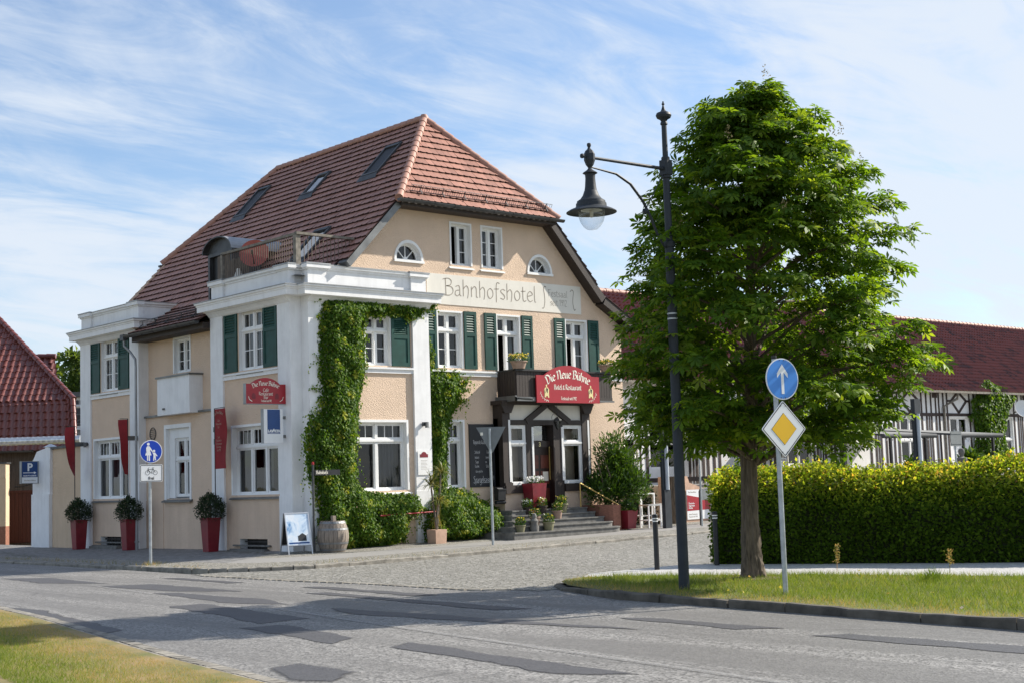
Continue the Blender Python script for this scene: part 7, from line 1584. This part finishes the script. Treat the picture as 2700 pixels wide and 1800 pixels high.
def slim_table(x, y, z, w, d, h, name, lab, cat, group=None, r=.018, foot=.28):
    t = thing(name, lab, cat, (x, y, z), group)
    for sx in (-1, 1):
        for sy in (-1, 1): s = MB(); s.box(WORLD, x + sx * d / 2 - r, x + sx * d / 2 + r, y + sy * w / 2 - r, y + sy * w / 2 + r, z - .02, z + h - .04); s.build('leg', 'trim', t)
    s = MB(); s.box(WORLD, x - d / 2 - r, x + d / 2 + r, y - w / 2 - r, y + w / 2 + r, z + h - .04, z + h); s.build('top', 'trim' if h > 1 else 'alu', t)
    s = MB()
    for sx in (-1, 1): s.box(WORLD, x + sx * d / 2 - r * .8, x + sx * d / 2 + r * .8, y - w / 2 + r, y + w / 2 - r, z + foot, z + foot + .03)
    for sy in (-1, 1): s.box(WORLD, x - d / 2 + r, x + d / 2 - r, y + sy * w / 2 - r * .8, y + sy * w / 2 + r * .8, z + foot + .002, z + foot + .032)
    s.build('foot_rail', 'trim', t); return t
slim_table(1.0, 12.27, .17, .62, .55, 1.06, 'bar_table', 'tall slim white bar table right of the laurel bush', 'bar table', r=.025, foot=.34)
slim_table(1.55, 12.1, .14, .55, .36, .74, 'bar_stool', 'slim white bar stool before the bar table', 'bar stool', 'slim white bar stools', .02, .24); slim_table(1.25, 12.95, .15, .36, .36, .74, 'bar_stool', 'slim white bar stool half hidden behind the dark light column', 'bar stool', 'slim white bar stools', .02, .24)
t = thing('dark_shrub', 'dense dark green shrub behind the bar table against the hall', 'bush', (-.2, 13.1, .1))
blob_leaves(t, [(-.2 + R_.uniform(-.4, .4), 12.95 + R_.uniform(-.5, .7), R_.uniform(.4, 1.5), .42, .42) for _ in range(16)], 3200, LEAF, (.07, .12), 'leaf_box', .4)
s = MB(); s.tube([(-.2, 13.0, .05), (-.2, 13.0, 1.2)], .03, 6); s.build('stem', 'bark', t)
t = thing('tree_stump_post', 'rough brown timber post between the light column and the pinkish wall', 'timber post', (.9, 14.0, .1)); s = MB(); s.tube([(.85, 14.0, -.05), (.86, 14.0, .8), (.84, 14.0, 1.72)], [.20, .17, .17], 12); s.build('post', 'bark', t)
def patio_chair(x, y, z, lab):
    t = thing('patio_chair', lab, 'chair', (x, y, z), 'white chairs on the terrace')
    for sx in (-1, 1):
        for sy in (-1, 1): s = MB(); s.box(WORLD, x + sx * .22 - .015, x + sx * .22 + .015, y + sy * .22 - .015, y + sy * .22 + .015, z, z + (.85 if sx < 0 else .44)); s.build('leg', 'trim', t)
    s = MB(); s.box(WORLD, x - .24, x + .24, y - .24, y + .24, z + .44, z + .47); s.build('seat', 'trim', t); s = MB()
    for k in range(3): s.box(WORLD, x - .235, x - .215, y - .22, y + .22, z + .58 + .10 * k, z + .63 + .10 * k)
    s.build('backrest', 'trim', t)
patio_chair(.5, 18.4, 1.42, 'white slatted terrace chair at the left behind the terrace rail'); patio_chair(.9, 20.0, 1.42, 'white slatted terrace chair at the right behind the terrace rail')
t = thing('garden_statue', 'small grey stone bust standing above the hedge before the hall', 'statue', (4, 26.3, .0)); s = MB(); s.lathe((4, 26.3, 0), [(.18, 0), (.18, 1.6), (.22, 1.65), (.22, 1.72), (.10, 1.78), (.20, 1.95), (.19, 2.05), (.07, 2.10), (.075, 2.16), (.11, 2.22), (.12, 2.30), (.09, 2.38), (0, 2.42)], 14); s.build('stone_bust', 'stone', t, smooth=True)
for i, (x, y, hh) in enumerate(((3.2, 24.3, 2.0), (3.6, 27.6, 2.25))):
    t = thing('terrace_plant', ('green potted palm left of the stone bust behind the hedge', 'green potted palm right of the stone bust behind the hedge')[i], 'plant', (x, y, .2)); n = 240; d = rdir(n); d[:, 2] = np.abs(d[:, 2]) + .1
    scatter('foliage', *LONG, np.tile([x, y, hh - .3], (n, 1)) + rng.normal(0, .12, (n, 3)), d, np.tile([0, 0, 1.0], (n, 1)), rng.uniform(.2, .5, n), 'leaf_laurel', t); s = MB(); s.tube([(x, y, .1), (x, y, hh - .3)], .05, 6); s.build('stem', 'bark', t)
# ------------------------------------------------------------------ left side: garden wall, yard buildings, far trees
t = thing('garden_wall', 'beige rendered garden wall with a dark coping between the gate pillar and the hotel', 'wall', (-14, .15, 0))
s = MB(); s.prism(FA, [(-15.0, -.4), (-12.73, -.4), (-12.73, 3.36), (-15.0, 3.34)], -.30, -.04); s.box(FA, -15.0, -12.73, -.4, 1.80, -.3, -.02); s.build('wall', 'stucco_wall', t)
s = MB(); s.prism(FA, [(-15.02, 3.34), (-12.74, 3.36), (-12.74, 3.44), (-15.02, 3.42)], -.36, .04); s.build('coping', 'zinc_dark', t)
t = thing('gate_pillar', 'white rendered gate pillar with a capped top left of the garden wall', 'pillar', (-15.7, .1, 0))
s = MB(); s.box(FA, -16.42, -15.0, 1.82, 3.02, -.62, .06); s.box(FA, -16.44, -14.98, -.4, 1.82, -.64, .10); s.prism(FA, [(-16.4, 3.02), (-15.0, 3.02), (-15.0, 3.38), (-15.45, 3.38), (-16.1, 3.30)], -.6, .05); s.build('shaft', 'white', t)
s = MB(); s.lathe((-15.65, .25, 3.38), [(.18, 0), (.18, .05), (.26, .06), (.05, .16), (0, .17)], 14); s.build('cap', 'zinc_bright', t)
t = thing('parking_sign', 'dark blue illuminated parking sign with a white arrow on the gate pillar', 'sign', (-15.95, -.4, 2.2)); G = Fr((-15.9, 0, 0), (0, 1, 0), (0, 0, 1), (1, 0, 0))
s = MB(); s.box(G, -.68, -.02, 2.20, 2.97, -.16, 0); s.build('box', 'lead', t); s = MB(); s.box(G, -.66, -.11, 2.42, 2.95, 0, .004); s.build('blue_panel', 'navy', t); s = MB(); s.box(G, -.66, -.11, 2.22, 2.42, 0, .004); s.build('white_panel', 'signwhite', t)
s = MB(); typeset(s, G, 'P', -.385, 2.64, .37, .006, .012); s.prism(G, [(-.62, 2.56), (-.24, 2.56), (-.24, 2.525), (-.15, 2.572), (-.24, 2.62), (-.24, 2.585), (-.62, 2.585)], .004, .006); typeset(s, G, 'NUR FÜR GÄSTE', -.385, 2.45, .062, .006, .003); s.build('lettering', 'signwhite', t)
s = MB(); typeset(s, G, 'Die Neue Bühne', -.385, 2.29, .06, .006, .001, .3); s.build('small_print', 'groove', t); s = MB(); s.tube([(-15.95, -.1, 2.25), (-15.95, -.62, 2.10), (-15.95, -.9, 2.1)], .012, 5); s.build('cable', 'iron', t)
cx2, cy2 = CAM_POS[0], CAM_POS[1]; fw = Vector((-.74432181, .66782112, 0)); rt = Vector((.66782112, .74432181, 0))
def far_frame(dist): return Fr(Vector((cx2, cy2, 0)) + fw * dist, rt, (0, 0, 1), -fw)     # a wall that stands square to the yard, dist metres up the road
F58 = far_frame(58)
t = LH = thing('tiled_barn', 'barn with a glazed red pantile roof and weathered planks at the far left', 'building', F58.p(-22, 0, 0))
s = MB(); s.box(F58, -30, -19.0, -.4, 3.75, -6, -.02); s.build('wall', 'grey_wood', LH)
s = MB()
for k in range(26): z = 1.95 + k * .066; s.prism(Fr(F58.p(-30, z, 0), F58.W, F58.V, F58.U), [(0, 0), (.035, 0), (.012, .064), (0, .064)], 0, 10.9)
s.build('plank_cladding', 'grey_wood', LH)
s = MB()
for k in range(8): u = -21.0 + k * .155; s.box(F58, u, u + .148, -.1, 1.92, -.02, .03)
s.box(F58, -21.12, -21.0, -.1, 1.95, -.02, .05); s.box(F58, -21.1, -19.7, 1.92, 2.02, -.02, .06); s.build('gate', 'gatewood', LH)
# roof: steep lower slope, hipped end with a low ridge behind
ang = math.radians(62); FL = Fr(F58.p(0, 3.62, .55), rt, tuple((Vector((0, 0, 1)) * math.sin(ang) + fw * math.cos(ang))), tuple((Vector((0, 0, 1)) * math.cos(ang) - fw * math.sin(ang))))
s = MB(); l1 = 2.35; pantiles(s, FL, [(-31, 0), (-17.95, 0), (-18.35, l1), (-31, l1)], .30, .36, .075, sub=6)
o1 = FL.p(0, l1, 0); ang2 = math.radians(45); F2 = Fr(o1, rt, tuple(Vector((0, 0, 1)) * math.sin(ang2) + fw * math.cos(ang2)), tuple(Vector((0, 0, 1)) * math.cos(ang2) - fw * math.sin(ang2)))
pantiles(s, F2, [(-31, 0), (-18.35, 0), (-23.2, 5.97), (-31, 5.97)], .30, .38, .075, sub=6); s.build('roof', 'glazed', LH)
s = MB(); ridge_tiles(s, F2.p(-18.3, 0, .05), F2.p(-23.2, 5.97, .05), .12, .36); ridge_tiles(s, FL.p(-17.9, 0, .05), FL.p(-18.33, l1, .05), .11, .36); s.build('ridge_tiles', 'glazed', LH, smooth=True)
F63 = far_frame(63); ang3 = math.radians(52); FG = Fr(F63.p(0, 4.6, 0), rt, tuple(Vector((0, 0, 1)) * math.sin(ang3) + fw * math.cos(ang3)), tuple(Vector((0, 0, 1)) * math.cos(ang3) - fw * math.sin(ang3)))
s = MB(); pantiles(s, FG, [(-31, 0), (-20.2, 0), (-21.45, 4.55), (-31, 4.55)], .30, .38, .075, sub=6); ridge_tiles(s, FG.p(-31, 4.6, .05), FG.p(-21.4, 4.6, .05), .12, .4); s.build('rear_roof', 'glazed', LH)
s = MB(); gutter(s, F58.p(-31, 3.62, .62), F58.p(-19.6, 3.62, .62), .09); s.build('gutter', 'zinc_dark', LH)
t = thing('zinc_pipe', 'long bright corrugated metal pipe running across the yard below the glazed roof', 'pipe', far_frame(54).p(-19, 3.87, 0)); F54 = far_frame(54); s = MB(); pts = []; rr = []
u = -27.0
while u < -16.76: pts += [F54.p(u, 3.87, 0), F54.p(u + .12, 3.87, 0), F54.p(u + .14, 3.87, 0), F54.p(u + .18, 3.87, 0)]; rr += [.15, .15, .158, .158]; u += .20
s.tube(pts, rr, 16); s.build('pipe', 'zinc_bright', t, smooth=True)
F56 = far_frame(56); t = thing('yard_wall', 'rendered wall end with a brick foot at the very left edge of the yard', 'wall', F56.p(-21, 0, 0)); s = MB(); s.box(F56, -26, -20.2, .62, 2.52, -.4, 0); s.prism(F56, [(-26, 2.52), (-20.2, 2.52), (-20.2, 3.08), (-26, 3.2)], -.4, .02); s.build('wall', 'stucco_wall', t); s = MB(); s.box(F56, -26, -20.2, -.4, .62, -.4, .01); s.build('brick_foot', 'brick', t); s = MB(); s.box(F56, -26, -20.15, 3.08, 3.14, -.45, .05); s.build('coping', 'zinc_dark', t)
F75 = far_frame(75); t = thing('flat_roofed_house', 'grey flat roofed house with a tall white window glimpsed behind the hotel corner', 'building', F75.p(-23, 0, 0))
s = MB(); s.box(F75, -24.6, -16, -.4, 6.95, -6, 0); s.build('wall', 'lead', t); s = MB(); s.box(F75, -24.8, -16, 6.95, 7.2, -6.2, .25); s.build('roof', 'zinc', t); s = MB(); s.box(F75, -24.25, -23.95, 5.0, 6.95, 0, .35); s.build('bay', 'zinc_dark', t)
window(F75, -23.46, -22.2, 5.32, 6.86, .02, 2, 6.45, (2, 1), (1, 1), sur=.07, wall_w=0.05, sill='white', curtain=None, par=t, room=False); s = MB(); s.box(F75, -23.5, -22.2, 5.5, 5.53, .15, .18); s.box(F75, -23.5, -22.2, 6.0, 6.03, .15, .18); s.bar(F75.p(-23.5, 5.5, .16), F75.p(-22.6, 6.0, .16), .02, .02); s.build('balcony_rail', 'galv', t)
def far_tree(u, dist, h, r, lab, n=4200):
    F = far_frame(dist); p = F.p(u, 0, 0); t = thing('far_tree', lab, 'tree', p, 'trees beyond the yard'); lobes = []
    for k in range(26): a = R_.random() * 6.283; z = h * R_.uniform(.42, .95); q = r * math.sqrt(max(.05, 1 - ((z / h - .55) / .48) ** 2)) * R_.uniform(.3, .95); lobes.append((p.x + q * math.cos(a), p.y + q * math.sin(a), z, r * .36, r * .26))
    blob_leaves(t, lobes, n, LEAF, (.35, .62), 'leaf_far', .3, 'crown'); s = MB(); s.tube([p, p + Vector((.1, .1, h * .5)), p + Vector((.2, 0, h * .8))], [.35, .25, .1], 8); s.build('trunk', 'bark', t)
far_tree(-39.9, 118, 13.2, 2.6, 'bushy far tree next to the glazed roof, left of its group'); far_tree(-36.6, 122, 13.9, 3.0, 'tall dark far tree half hidden by the hotel, right of its group'); far_tree(-38.0, 108, 11.4, 2.4, 'lower lighter green far tree in front of its group'); far_tree(-34.0, 112, 13.2, 2.8, 'far tree just behind the left end of the hotel'); far_tree(-41.5, 128, 12.6, 2.6, 'far tree behind the glazed roof edge')
# trees that stand on the other side of the road, beyond the frame, and close the horizon in reflections
